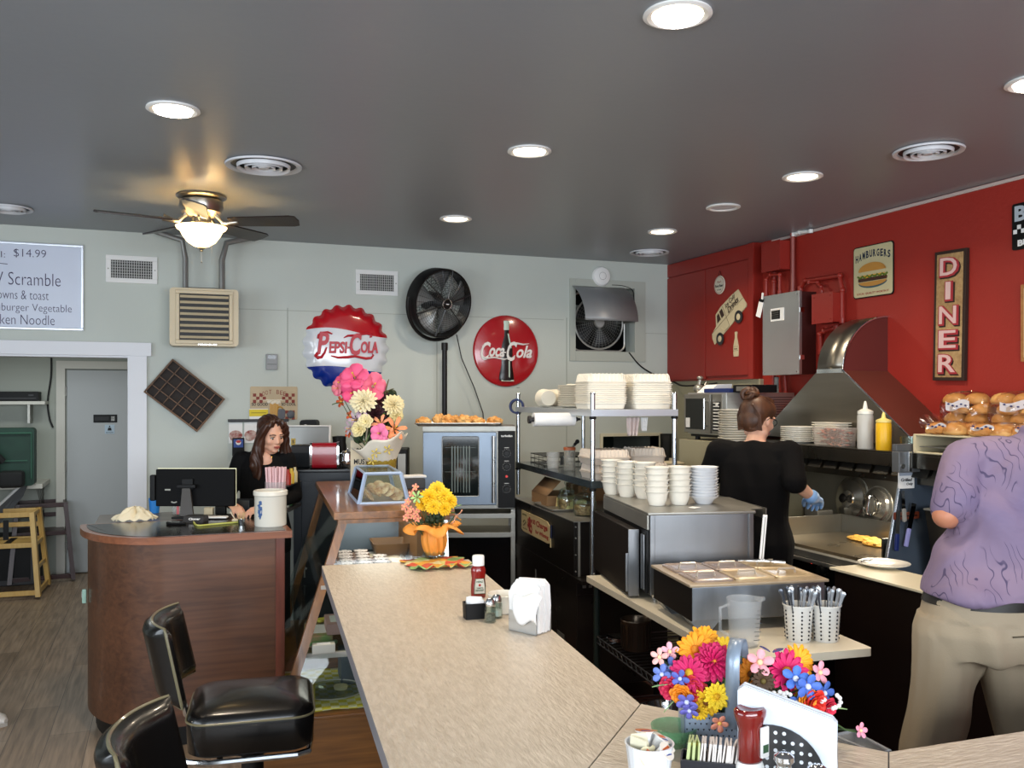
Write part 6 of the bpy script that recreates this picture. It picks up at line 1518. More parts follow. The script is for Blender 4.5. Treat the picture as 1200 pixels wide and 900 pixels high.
for(px,py,r_,dd,c_)in((503,583,.045,-.03,'#eec01c'),(520,582,.042,-.02,'#f0c628'),(512,574,.042,.0,'#f2cc30'),(527,588,.036,-.03,'#eec01c'),(496,590,.036,-.02,'#ecb818'),(508,594,.038,-.05,'#f0c628'),(521,596,.034,-.05,'#eec01c')):
 c=L_(px,py,dd);heads.append(c);bloom('mum','yellow_mum',bq,c,tocam+Vector((random.uniform(-.3,.3),0,random.uniform(.1,.7))),r_,c_)
for(px,py)in((487,571),(483,579),(478,588),(481,597),(474,594),(488,600),(493,594),(478,601),(484,605),(490,608),(476,607)):
 c=L_(px,py,-.02);heads.append(c);bloom('small','coral_blossom',bq,c,tocam+Vector((random.uniform(-.6,.2),0,.3)),.018,'#e9967a','#d8c27a')
bloom('lily','green_lily',bq,L_(489,583,-.04),tocam+Vector((-.4,0,.3)),.032,'#a5c77c','#7f9a4a')
c=L_(533,604,-.02);heads.append(c);bloom('lily','peach_lily',bq,c,Vector((.6,-.3,-.5)),.045,'#e8a98a','#c98a1a')
stems(bq,(0,0,.02),heads)
leaf(bq,L_(524,600),L_(541,588),.035,m_leaf2);leaf(bq,L_(520,604),L_(534,598),.03,m_leaf);leaf(bq,L_(496,612),L_(484,616),.03);leaf(bq,L_(505,612,-.04),L_(500,606,-.06),.03,m_dleaf);leaf(bq,L_(515,612,-.04),L_(521,606,-.06),.03,m_dleaf)
mb=MB()
for i in range(26):a=random.uniform(0,6.28);r_=random.uniform(.01,.05);mb.sph((r_*math.cos(a),r_*math.sin(a),c1.z+.04+random.uniform(0,.03)),(.014,.014,.012),6)
part('dark_foliage',mb,m_dleaf,bq,kind='stuff')
def ketchup(px,py,H,label):
 v=T0(px,py);t=thing('ketchup_bottle',label,'bottle',v,RB)
 k=H/.19;mb=MB();mb.lathe([(0,0),(.031*k,0),(.034*k,.006*k),(.034*k,.05*k),(.030*k,.085*k),(.034*k,.115*k),(.032*k,.13*k),(.025*k,.143*k),(0,.143*k)],32,sy=.75);part('bottle_body',mb,mat('ketchup_red','#7d1410',.18,coat=.5),t)
 mb=MB();mb.lathe([(.027*k,.143*k),(.027*k,.182*k),(.024*k,.188*k),(0,.19*k)],30,sy=.85);part('flip_cap',mb,whitep,t)
 Mx=frame((0,-.0275*k,.0),(1,0,0),(0,0,1))
 mb=MB();mb.M=Mx;pl=[(-.024*k,.022*k),(.024*k,.022*k),(.024*k,.05*k),(.018*k,.088*k),(-.018*k,.088*k),(-.024*k,.05*k)];mb.prism(pl,-.004,.0005);lb_=part('paper_label',mb,mat('label_cream','#cfccc0',.5),t)
 mb=MB();mb.M=Mx;mb.tube([(a,b,.0008)for a,b in pl],.0012,5,closed=True);mb.text('HEINZ',0,.075*k,h=.009*k,w=.03*k,z=.0008,bold=.03);mb.text('TOMATO',0,.047*k,h=.006*k,w=.03*k,z=.0008,bold=.03);mb.text('KETCHUP',0,.037*k,h=.008*k,w=.036*k,z=.0008,bold=.03);part('label_print',mb,mat('label_green_print','#35563a',.5),lb_)
 mb=MB();mb.M=Mx;mb.sph((0,.06*k,.001),(.006*k,.006*k,.002),10);part('tomato_print',mb,mat('tomato_print','#a31c18',.5),lb_)
ketchup(560.5,700,.155,'red squeeze ketchup bottle with white cap beyond the sugar caddy')
v=T0(556,724)
t=thing('sugar_caddy','small black caddy of sugar packets left of the shakers','caddy',v,RB)
mb=MB();mb.rings([[Vector((a*s_,b*s_,z))for a,b in rrect(-.036,.036,-.026,.026,.005)]for s_,z in((.94,0),(1,.052),(.93,.052),(.88,.004))]);part('caddy_box',mb,blackp,t)
for i in range(9):
 mb=MB();mb.box((0,0,.03),(.046,.003,.058),rot=(R(random.uniform(-8,8)),R(random.uniform(-8,8)),0),bev=.001)
 vv=B(toB(v)[0]+random.uniform(-.006,.006),toB(v)[1]-.018+i*.0042,ZK+.004+random.uniform(0,.006))
 solo('sugar_packet','sugar packet standing in the small black caddy','packet',mb,paper,vv,RB,group='sugar packets in the black caddy')
def shaker(px,py,H,label,fill,r=.019):
 v=T0(px,py);t=thing('shaker',label,'shaker',v,RB,'glass shakers')
 mb=MB();mb.lathe([(0,0),(r,0),(r*1.05,.004),(r*.98,H*.6),(r*.8,H*.7),(r*.74,H*.7),(r*.9,H*.6),(r*.95,.008),(0,.007)],8);part('glass_body',mb,glass,t,ang=20)
 mb=MB();mb.lathe([(0,.008),(r*.9,.008),(r*.9,H*.35),(0,H*.35)],8);part('fill',mb,fill,t)
 mb=MB();mb.lathe([(r*.85,H*.68),(r*.9,H*.72),(r*.86,H*.85),(r*.6,H*.96),(0,H)],26);cp=part('metal_cap',mb,chrome,t)
 mb=MB()
 for i in range(7):a=i*2*PI/6;q_=0 if i==6 else r*.4;mb.sph((q_*math.cos(a),q_*math.sin(a),H*.975),.0012,6)
 part('pour_holes',mb,inkk,cp)
m_pep=mat('ground_pepper','#3a332c',.9,col2='#8b8478',vscale=300);m_salt=mat('table_salt','#dad9d4',.8)
shaker(574.5,729,.078,'glass pepper shaker nearest the sugar caddy',m_pep);shaker(582,724,.078,'glass salt shaker just behind the pepper shaker',m_salt)
v=T0(590,717)
mb=MB();mb.lathe([(0,0),(.04,0),(.045,.004),(.05,.05),(.055,.062),(.053,.064),(.046,.05),(.04,.008),(0,.007)],36);solo('ramekin','white bowl half hidden behind the upright napkins','bowl',mb,cer,v)
v=T0(621,739)
t=thing('napkin_holder','metal spring napkin holder on the long counter','napkin holder',v,RB+R(35))
mb=MB();mb.bx(-.038,-.034,-.055,.055,.0,.065,.001);mb.bx(.034,.038,-.055,.055,0,.065,.001);mb.bx(-.038,.038,-.055,.055,0,.004,.001);part('holder_body',mb,steel,t)
nv=thing('napkin_stack','thick upright stack of folded white napkins in the metal holder','napkins',(v.x,v.y,ZK+.005),RB+R(35))
mb=MB()
def nap(x0,x1,hh,seed):
 pr=[(-.055,0),(-.06,hh*.5),(-.055,hh*.93),(-.04,hh),(.045,hh*.96),(.06,hh*.8),(.057,hh*.4),(.05,0)]
 mb.rings([[Vector((x,a+.002*math.sin(seed+a*50),b+.002*math.sin(seed*3+b*40)))for a,b in pr]for x in(x0,x1)])
for i in range(13):nap(-.031+i*.0048,-.031+i*.0048+.0042,.156+.004*math.sin(i*2.0)+(-.012 if i<3 else 0),i)
part('folded_napkins',mb,paper,nv,kind='stuff')
mb=MB();mb.grid(lambda u,w_:(-.034-.016*math.sin(PI*w_)-.012*w_,-.075+.11*u*(1-.3*w_)+.012*w_,.115-.085*w_+.01*math.sin(u*6)),10,10);part('pulled_napkin',mb,paper,nv,solidify=.0015)
v=T0(761,910)
t=thing('creamer_cup','white fluted cup filled with creamer pods at the counter corner','cup',v)
mb=MB();n_=60;prof=[(.0,0),(.036,0),(.038,.004),(.045,.062),(.0475,.066),(.044,.066),(.0425,.058),(.035,.006),(0,.006)]
mb.rings([[Vector((max(r_,1e-4)*(1+(.02*math.cos(20*2*PI*j/n_)if 1<i<4 else 0))*math.cos(2*PI*j/n_),max(r_,1e-4)*(1+(.02*math.cos(20*2*PI*j/n_)if 1<i<4 else 0))*math.sin(2*PI*j/n_),z))for j in range(n_)]for i,(r_,z)in enumerate(prof)]);part('cup',mb,mat('porcelain','#dfe3e8',.25,coat=.4),t,ang=60)
def creamer(dx,dy,z,rx,ry,label,lid):
 mb=MB();mb.lathe([(0,0),(.011,0),(.015,.02),(.0185,.021),(.0185,.0225),(0,.0225)],24);mb.mi=1;mb.prism([(.0185*math.cos(a)*(1.0),.0185*math.sin(a))for a in[R(20+320*i/20)for i in range(21)]]+[(.027,-.003),(.027,.003)],.0226,.0232);mb.mi=2;mb.box((0,.003,.0234),(.024,.008,.0006),rot=(0,0,.2));mb.mi=3;mb.box((0,-.007,.0234),(.018,.004,.0006))
 Mx=Matrix.Translation((v.x+dx,v.y+dy,ZK+z))@Euler((rx,ry,random.uniform(-1,1))).to_matrix().to_4x4()
 solo('creamer_pod',label,'creamer',mb,[whitep,lid,mat('orange_print','#d0662c',.4),mat('blue_print','#2c3f86',.4)],M=Mx,group='creamer pods in the fluted cup')
creamer(.008,-.02,.045,R(50),R(10),'creamer pod at the front of the fluted cup with printed lid',mat('pod_lid','#d9cfc2',.3))
creamer(.02,.008,.05,R(20),R(25),'creamer pod at the right of the fluted cup',mat('pod_lid','#d9cfc2'))
creamer(.0,.02,.058,R(-10),R(5),'creamer pod at the back top of the fluted cup, orange lid',mat('pod_lid2','#c9814c',.3))
creamer(-.022,-.004,.04,R(60),R(-30),'creamer pod lying at the left of the fluted cup',mat('pod_lid3','#d6cda8',.3))
creamer(-.004,-.0,.035,R(180),R(10),'creamer pod upside down deep in the fluted cup',mat('pod_lid','#d9cfc2'))
mb=MB();mb.box((0,0,.02),(.002,.034,.042),rot=(.2,-.35,.6));mb.box((.008,.004,.024),(.002,.03,.044),rot=(-.2,-.2,.9));solo('sugar_packet','white packet poking up at the left of the fluted cup','packet',mb,mat('packet_cream','#d8d2b8',.6),(v.x-.024,v.y,ZK+.04))
v2=T0(790,872)
t=thing('green_glass_bowl','bubbly green glass bowl behind the creamer cup','bowl',v2)
mb=MB();mb.lathe([(0,0),(.03,0),(.04,.012),(.047,.03),(.049,.04),(.046,.04),(.036,.014),(0,.006)],44);part('glass',mb,mat('green_glass','#6aa877',.08,alpha=.55,bump=.9,bscale=110),t)
vp=T0(850,868);dp_=vp.x*sa+vp.y*ca
t=thing('galvanised_planter','galvanised punched-metal flower caddy with a tall arched handle','planter',vp,-YAW-R(4))
m_gal=mat('galvanised','#93a2b4',.38,.3,var=.14,vscale=7,rvar=.1)
lp=lambda px,py,dd=0:Matrix.Rotation(YAW+R(4),3,'Z')@(W(px,py,d=dp_+dd)-vp)
xl,xr_=lp(799,850).x,lp(948,850).x;zt_=lp(800,828).z
mb=MB()
mb.bx(xl,xl+.003,-.045,.06,0,zt_);mb.bx(xr_-.003,xr_,-.045,.06,0,zt_);mb.bx(xl,xr_,-.045,-.042,0,zt_);mb.bx(xl,xr_,.057,.06,0,zt_);mb.bx(xl,xr_,-.045,.06,0,.003);part('box_walls',mb,m_gal,t,smooth=False)
mb=MB();mb.tube([(xl,-.045,zt_),(xr_,-.045,zt_),(xr_,.06,zt_),(xl,.06,zt_)],.0025,6,closed=True);part('rolled_rim',mb,m_gal,t)
mb=MB()
for j in range(5):
 for i in range(16):
  x_=xl+.006+(i+(j%2)*.5)*.0115;mb.prism([(x_-.0022,zt_-.008-j*.012),(x_,zt_-.0125-j*.012),(x_+.0022,zt_-.008-j*.012)],.0449,.0457,Matrix.Rotation(R(90),4,'X'))
part('punched_holes',mb,inkk,t,kind='stuff')
hx=lp(867,800).x;hz_=lp(867,745).z
mb=MB();w_=.028
arc_=[(-.095,zt_*.7),(-.09,hz_-.05)]+[(-.09+.057-.057*math.cos(R(a)),hz_-.05+.05*math.sin(R(a)))for a in range(15,181,15)]+[(.04,zt_*.6)]
mb.M=Matrix.Rotation(R(38),4,'Z')
mb.rings([[Vector((hx-w_/2*s_,a-.0,b))for a,b in arc_]for s_ in(1,)],cap=False)if False else None
mb.M=Matrix.Identity(4)
mb=MB();Rh=Matrix.Translation((hx,0,0))@Matrix.Rotation(R(-22),4,'Z')
def strap(u,v):
 i=min(int(u*(len(arc_)-1)),len(arc_)-2);f_=u*(len(arc_)-1)-i
 a=arc_[i][0]*(1-f_)+arc_[i+1][0]*f_;b=arc_[i][1]*(1-f_)+arc_[i+1][1]*f_
 return Rh@Vector(((v-.5)*w_,a*.8,b))
mb.grid(strap,len(arc_)-1,1);part('arched_handle',mb,m_gal,t,solidify=.002)
fb=thing('flower_arrangement','bright mixed flower arrangement of pink, orange, yellow and blue blooms','flowers',vp)
Lf=lambda px,py,dd=0:W(px,py,d=dp_+dd)-vp
tc_=-Vector((sa,ca,0));right=Vector((ca,-sa,0));hs_=[]
FL=[('mum','magenta_daisy',836,776,.040,-.02,'#c21458','#d08a1c',(.0,.5)),('daisy','magenta_daisy',808,788,.036,-.03,'#c4185c','#d2a020',(-.5,.2)),('daisy','magenta_daisy',921,787,.042,-.03,'#cf1a5e','#cc8a1e',(.2,.4)),('daisy','orange_daisy',815,762,.038,.01,'#f09a1a','#d07a18',(-.3,.8)),('daisy','orange_daisy',825,752,.034,.04,'#f2a51e','#d07a18',(.1,.9)),('daisy','orange_daisy',935,775,.034,.02,'#f4a81e','#e0c040',(.4,.6)),('daisy','orange_daisy',880,790,.032,.0,'#e98f1c','#6a3f18',(-.2,.3)),('daisy','orange_daisy',869,795,.028,.02,'#ea961c','#6a3f18',(-.5,.2)),('daisy','yellow_daisy',850,759,.024,.01,'#f1c92c','#d8a018',(.2,.9)),('daisy','yellow_daisy',840,816,.026,-.06,'#f2d02a','#d8a018',(.1,.2)),('daisy','yellow_daisy',828,822,.028,-.05,'#eec024','#7a4a18',(-.5,-.3)),('daisy','yellow_daisy',818,832,.022,-.05,'#eec024','#7a4a18',(-.6,-.5)),('daisy','yellow_daisy',942,808,.026,-.04,'#efb726','#8a5a18',(.4,-.1)),('daisy','brown_center_daisy',894,798,.024,-.05,'#4a3420','#6a5a2a',(0,.1)),('small','pink_blossom',890,776,.026,-.04,'#eda0a8','#f2d2a0',(.0,.4)),('small','pink_blossom',960,788,.022,.0,'#ee9fae','#f2d2a0',(.5,.3)),('small','pink_blossom',773,770,.017,.0,'#eeb0a8','#f2d2a0',(-.5,.3)),('small','pink_blossom',785,764,.018,.02,'#e8a8b4','#f2d2a0',(-.3,.6)),('small','pink_blossom',843,847,.018,-.07,'#ee9a80','#f2c260',(0,-.3)),('small','pink_blossom',1008,856,.016,.02,'#ee9aae','#f2d2a0',(.5,.3)),('small','blue_blossom',932,795,.026,-.06,'#4a74c8','#d8dce8',(0,.3)),('small','blue_blossom',946,804,.026,-.07,'#4c6fc6','#d8dce8',(.2,.0)),('small','blue_blossom',965,812,.024,-.02,'#3f62b0','#d8dce8',(.6,0)),('small','blue_blossom',933,822,.022,-.06,'#4a6cba','#d8dce8',(.2,-.3)),('small','blue_blossom',776,790,.020,-.01,'#6a7fc6','#c8cce8',(-.6,.1)),('small','blue_blossom',786,782,.020,.0,'#6476bc','#c8cce8',(-.4,.3)),('small','blue_blossom',805,822,.022,-.06,'#6a66b8','#c8cce8',(-.4,-.3)),('small','blue_blossom',808,832,.018,-.06,'#6a66b8','#c8cce8',(-.3,-.5)),('small','blue_blossom',797,795,.018,-.04,'#5560b0','#c8cce8',(-.4,0)),('rose','red_flower',812,806,.030,-.03,'#c22c30','#000',(-.3,.1)),('rose','red_flower',787,806,.024,-.02,'#c22048','#000',(-.6,.1)),('rose','red_flower',952,822,.026,-.06,'#d42a1c','#000',(.3,-.1)),('rose','red_flower',968,828,.020,-.04,'#d42a48','#000',(.5,-.1)),('rose','orange_flower',799,812,.022,-.04,'#e88a1c','#000',(-.4,-.1)),('rose','orange_flower',945,818,.020,-.06,'#e9921c','#000',(.2,0))]
for kd,nm,px,py,r_,dd,c_,cc,(hx_,vz)in FL:
 c=Lf(px,py,dd);hs_.append(c);bloom(kd,nm,fb,c,tc_+right*hx_+Vector((0,0,vz)),r_*1.12,c_,cc)
stems(fb,(0,0,.02),[h for h in hs_],m_dleaf)
for(x0,y0,x1,y1,w_,m_)in((800,800,764,802,.012,m_leaf2),(800,812,778,832,.008,m_leaf2),(850,830,853,780,.012,m_leaf2),(960,830,993,828,.010,m_leaf2),(870,770,852,772,.008,m_leaf),(830,790,820,778,.02,m_dleaf),(905,810,918,800,.03,m_dleaf),(885,812,870,806,.03,m_dleaf),(925,815,940,812,.03,m_dleaf),(835,800,848,796,.03,m_leaf),(906,765,918,759,.014,fmat('#3c3a72')),(902,764,890,756,.010,fmat('#3c3a72'))):
 leaf(fb,Lf(x0,y0,-.03),Lf(x1,y1,-.02),w_,m_,drop=.1)
mb=MB()
for i in range(70):
 px=random.uniform(806,968);mb.sph(Lf(px,random.uniform(795,828),random.uniform(-.02,.05)),(.013,.013,.010),6)
part('dark_foliage',mb,m_dleaf,fb,kind='stuff')
mb=MB()
for px,py in((907,812),(911,815),(914,811),(918,813),(922,812),(926,814),(915,817),(920,817),(963,822),(966,820),(981,815),(984,818),(985,823),(983,827),(979,829),(976,830)):mb.sph(Lf(px,py,-.07),.0048,8)
mb.tube([Lf(966,830,-.05),Lf(978,830,-.07),Lf(985,823,-.07),Lf(981,814,-.07)],.001,4)
part('white_berries',mb,whitep,fb)
mb=MB();mb.tube([Lf(975,845,.0),Lf(990,855,.01),Lf(1005,858,.02)],.002,5);part('trailing_stem',mb,m_stem,fb)
vs_=T0(835,905)
t=thing('sweetener_tray','dark tray of sweetener packets in front of the planter','tray',vs_,-YAW-R(14))
mb=MB();mb.bx(-.06,.06,-.028,-.025,0,.03,.001);mb.bx(-.06,.06,.025,.028,0,.03,.001);mb.bx(-.06,-.057,-.025,.025,0,.03);mb.bx(.057,.06,-.025,.025,0,.03);mb.bx(-.06,.06,-.028,.028,0,.003);part('tray_body',mb,mat('navy_tray','#14161f',.4),t)
for i in range(21):
 mb=MB();mb.box((0,0,.031),(.0036,.042,.056),bev=.0008)
 mb.mi=1;mb.box((.0,0,.052),(.004,.03,.006))
 Mx=Matrix.Translation(vs_)@Matrix.Rotation(-YAW-R(14),4,'Z')@Matrix.Translation((-.050+i*.0048,0,.0035))@Euler((0,R(6+random.uniform(-3,3)),R(random.uniform(-10,10)))).to_matrix().to_4x4()
 g_=i<5
 solo('sweetener_packet',('green and yellow' if g_ else 'white')+' sweetener packet in the dark tray by the planter','packet',mb,[mat('green_packet','#b9c48c',.6)if g_ else mat('white_packet','#d7cfc9',.6),mat('packet_yellow','#d8cf6a',.6)if g_ else mat('packet_pale','#c9b7b4',.6)],M=Mx,group=('green' if g_ else 'white')+' sweetener packets')
vk=T0(879,916)
t=thing('sauce_bottle','dark red squeeze bottle, cap down, by the napkin holder','bottle',vk)
mb=MB();mb.lathe([(0,0),(.026,0),(.028,.01),(.028,.03),(.024,.04)],30,sy=.8);part('cap',mb,whitep,t)
mb=MB();mb.lathe([(.022,.04),(.025,.045),(.024,.08),(.0225,.10),(.027,.115),(.032,.128),(.032,.136),(.027,.141),(.012,.136),(0,.134)],36,sy=.8);part('bottle_body',mb,mat('dark_ketchup','#6e120e',.12,coat=.8),t,ang=70)
mb=MB();mb.M=frame((.012,-.0215,.0),(1,.25,0),(0,0,1));mb.bx(-.003,.018,.05,.108,-.004,.002,.002);mb.mi=1;mb.bx(.0,.015,.06,.075,.002,.0025);part('side_label',mb,[whitep,mat('label_green_print','#35563a')],t)
vn=T0(920,912);dn=vn.x*sa+vn.y*ca;rn=-YAW-R(20)
t=thing('perforated_napkin_holder','dark perforated metal napkin holder in the foreground','napkin holder',vn,rn)
mb=MB();
pl=[(-.08,0),(.075,0)]+[(-.02+.095*math.cos(R(a)),.012+.098*math.sin(R(a)))for a in range(0,131,10)]+[(-.08,.085)]
Mx_=Matrix.Rotation(R(90),4,'X')
mb.prism(pl,.030,.032,Mx_);mb.prism(pl,-.002,.0,Mx_);mb.bx(-.08,.075,-.032,.0,0,.003);part('side_plates',mb,mat('gunmetal','#55565a',.3,.9),t)
mb=MB()
for i in range(9):
 for j in range(6):
  x_,z_=-.062+i*.0155,.014+j*.0165
  if(x_+.02)**2+(z_-.012)**2<.088**2:mb.cyl((x_,-.0322,z_),(x_,-.0328,z_),.0036,n=12)
part('punched_holes',mb,mat('hole_light','#c9ccd2',.6),t,kind='stuff')
t=thing('napkin_stack','big pale blue-white stack of napkins held by the perforated holder','napkins',vn+Vector((0,0,.0035)),rn)
a0_=Matrix.Rotation(-rn,3,'Z')@(W(864,806,d=dn)-vn);a1_=Matrix.Rotation(-rn,3,'Z')@(W(981,838,d=dn-.02)-vn)
mb=MB()
for i in range(5):
 y_=-.027+i*.0046;w1=.0015*math.sin(i*2)
 mb.rings([[Vector((a,y,b))for a,b in((a0_.x+w1,.0),(a1_.x+w1,.0),(a1_.x-w1,a1_.z-.006),(a1_.x-.008,a1_.z+w1),(a0_.x+.012,a0_.z+w1),(a0_.x,a0_.z-.01))]for y in(y_,y_+.0042)])
part('folded_napkins',mb,mat('bluish_napkin','#c9d0da',.75,bump=.35,bscale=18),t,kind='stuff')
def fshaker(px,py,label):
 v=T0(px,py);t=thing('shaker',label,'shaker',v,0,'foreground shakers')
 mb=MB();mb.lathe([(0,0),(.019,0),(.021,.004),(.0205,.04),(.016,.055),(.014,.055),(.018,.04),(.019,.008),(0,.007)],28);part('glass_body',mb,glass,t)
 mb=MB();mb.lathe([(0,.008),(.0185,.008),(.018,.035),(0,.036)],24);part('fill',mb,m_salt,t)
 mb=MB();mb.lathe([(.0165,.052),(.018,.056),(.0135,.064),(.013,.069),(.018,.077),(.0175,.085),(.010,.091),(0,.092)],30);cp=part('metal_cap',mb,chrome,t)
 mb=MB()
 for i in range(6):a=i*PI/3;mb.sph((.007*math.cos(a),.007*math.sin(a),.0915),.001,6)
 part('pour_holes',mb,inkk,cp)
fshaker(919,941,'round-topped steel capped shaker before the perforated holder');fshaker(958,958,'second steel capped shaker right of the first, mostly below view')
Pq=pxy(1008,868);v=W(1008,866,d=Pq.x*sa+Pq.y*ca+.02)
mb=MB()
b0=[W(976,862,d=1.98),W(1000,857,d=2.0),W(1043,880,d=1.86),W(1030,884,d=1.86)]
c_=sum(b0,Vector())/4
mb.rings([[(p_-c_)*.8+Vector((0,0,-.28))for p_ in b0],[(p_-c_)for p_ in b0]],cap=False);mb.tube([p_-c_ for p_ in b0],.003,6,closed=True)
solo('plastic_bin','clear plastic bin edge showing behind the counter corner','bin',mb,frosted('bin_plastic','#b4b7ba',.35),c_,solidify=.0015)
m_oak=wood('oak_case','#5f3c1e','#966331',1,rough=.35,coat=.3);m_oakz=wood('oak_case_z','#5f3c1e','#986532',2,rough=.35,coat=.3);m_oakx=wood('oak_case_x','#5f3c1e','#966331',0,rough=.35,coat=.3)
CQ,CP=.32,4.0
t=tB('display_case','slant-sided oak and glass bakery display case','display case',CQ,CP,0)
ztp=1.125
mb=MB();mb.bx(-.37,.53,-.02,1.72,.0,.245,.004);part('base',mb,m_oakx,t)
mb=MB();mb.bx(-.39,.55,-.03,1.73,.245,.262,.004);part('base_ledge',mb,m_oakx,t)
mb=MB();mb.bx(-.02,.54,.13,1.68,ztp-.035,ztp,.004);mb.bx(.0,.52,.15,1.66,ztp-.055,ztp-.035);part('top_board',mb,m_oak,t)
def leg(a,b,w1=.035,lab='slanted_post',m=None):
 a,b=Vector(a),Vector(b);x=Vector((w1,0,0));y=Vector((0,w1,0));mb=MB()
 mb.rings([[a-x/2-y/2,a+x/2-y/2,a+x/2+y/2,a-x/2+y/2],[b-x/2-y/2,b+x/2-y/2,b+x/2+y/2,b-x/2+y/2]]);part(lab,mb,m or m_oakz,t,smooth=False)
leg((-.25,-.0,.26),(.02,.17,ztp-.055),.04);leg((-.27,1.68,.0),(.02,1.62,ztp-.055),.04)
leg((.5,.03,.26),(.50,.17,ztp-.055),.02,'steel_post',steel);leg((.5,1.66,.26),(.5,1.62,ztp-.055),.03)
mb=MB();mb.face([(-.25,.0,.262),(-.27,1.68,.262),(.02,1.62,ztp-.055),(.02,.17,ztp-.055)]);part('side_glass',mb,glassp,t,solidify=.004,smooth=False)
mb=MB();mb.face([(-.23,.0,.262),(.49,.03,.262),(.49,.17,ztp-.055),(.04,.17,ztp-.055)]);part('end_glass',mb,glassp,t,solidify=.004,smooth=False)
zsh=.80
mb=MB();mb.bx(-.10,.49,.12,1.6,zsh-.008,zsh,.002);part('glass_shelf',mb,glassp,t)
mb=MB();mb.bx(-.18,.49,.08,1.6,.50,.508,.002);part('glass_shelf',mb,glassp,t)
mb=MB();mb.bx(-.08,.49,.09,.11,zsh-.014,zsh+.004,.002);mb.bx(-.17,.49,.05,.07,.49,.515,.002);part('shelf_rail',mb,mat('pale_rail','#b9b4ac',.4),t)
mb=MB();mb.bx(.06,.40,1.0,1.012,zsh+.004,1.06,.001);part('inner_panel',mb,mat('blue_grey_panel','#6d7682',.35,.4),t)
mb=MB();mb.bx(.42,.48,.5,1.5,.27,1.06,.002);part('back_door',mb,mat('brown_back','#6a4a2c',.5),t)
def cq(q,p,z):return B(CQ+q,CP+p,z)
t2=thing('roll_tray','paper-lined tray of iced cinnamon rolls on the case top shelf','tray',cq(.19,.55,zsh+.002),RB)
mb=MB();mb.rings([[Vector((a*s_,b*s_,z))for a,b in rrect(-.19,.19,-.30,.30,.02)]for s_,z in((.95,0),(1,.014),(.985,.014),(.93,.003))]);part('tray_shell',mb,mat('tray_alu','#c3bfb6'),t2)
mb=MB();mb.grid(lambda u,v:((u-.5)*.35,(v-.5)*.57,.005+.002*math.sin(u*20+v*9)),14,14);part('liner_paper',mb,mat('parchment','#c7b79c',.7),t2,solidify=.001)
ci=MB()
pts=[]
for i in range(50):a=i*.33;r_=.006+.0021*a*1.0;pts.append((r_*math.cos(a),r_*math.sin(a),.02-.002*(i%2)))
ci.tube(pts,[.009]*50,6,flat=2.0);ci.mi=1
for i in range(16):a=i*2.4;r_=.032*math.sqrt(i/16);ci.sph((r_*math.cos(a),r_*math.sin(a),.036),(.011,.009,.005),8)
cr=solo('cinnamon_roll','','pastry',ci,[mat('cinnamon','#6d4a35',.6),mat('icing','#b9a9a2',.35)])
n_=0
for i in range(3):
 for j in range(5):
  if i==2 and j>2:continue
  P_=cq(.19-.13+i*.085+.004*j,.55-.17+j*.085,zsh+.010)
  lb='iced cinnamon roll, %s from the front in the %s row of the case tray'%(ORD[j],['left','middle','right'][i])
  if n_==0:cr.location=P_;cr['label']=lb;cr['group']='cinnamon rolls on the case tray'
  else:dup(cr,P_,random.uniform(0,6),lb,'cinnamon rolls on the case tray')
  n_+=1
mb=MB();mb.sph((0,0,.02),(.04,.035,.02),14);solo('wrapped_pastry','small yellowish pastry at the very front of the case top shelf','pastry',mb,mat('olive_pastry','#8e8340',.6,var=.2),cq(.14,.16,zsh+.002))
mb=MB();mb.rings([[Vector((a*s_,b*s_,z))for a,b in rrect(-.10,.10,-.12,.12,.02)]for s_,z in((.8,0),(1,.07),(.97,.07),(.78,.004))]);solo('wooden_tub','brown tub at the right rear inside the case','tub',mb,mat('brown_tub','#6a4a2c'),cq(.33,.85,zsh+.002),RB)
m_yel=mat('yellow_checker_cloth','#c9b93a',.8);nt=m_yel.node_tree;bs=nt.nodes['Principled BSDF'];tc=nt.nodes.new('ShaderNodeTexCoord');ck=nt.nodes.new('ShaderNodeTexChecker');ck.inputs['Scale'].default_value=26;ck.inputs['Color1'].default_value=lin('#dccb3c');ck.inputs['Color2'].default_value=lin('#ece6b8');nt.links.new(tc.outputs['Object'],ck.inputs[0]);nt.links.new(ck.outputs[0],bs.inputs['Base Color'])
mb=MB();mb.grid(lambda u,v:(-.24+.70*u,.03+.62*v,.004+.002*math.sin(u*25+v*8)),20,16);solo('checkered_cloth','yellow checkered cloth lining the bottom of the display case','cloth',mb,m_yel,cq(0,0,.262),RB,solidify=.002)
t2=thing('cake_dish','round glass cake plate on the yellow checkered cloth','dish',cq(-.02,.22,.272),RB)
mb=MB();mb.lathe([(0,0),(.05,0),(.1,.012),(.145,.02),(.148,.024),(.14,.022),(.09,.016),(0,.01)],40);part('glass_plate',mb,glass,t2)
mb=MB();mb.torus((0,0,.024),.145,.003,40,6);part('rim_line',mb,mat('pale_rail','#b9b4ac'),t2)
mb=MB();mb.lathe([(0,0),(.03,0),(.033,.015),(0,.018)],20);solo('dish_lid','small pale lid sitting on the glass cake plate','lid',mb,mat('pale_lid','#c9c49a',.5),cq(.02,.25,.286))
m_mix=mat('floral_boxes','#b07a68',.7,col2='#7f9a5a',vscale=22)
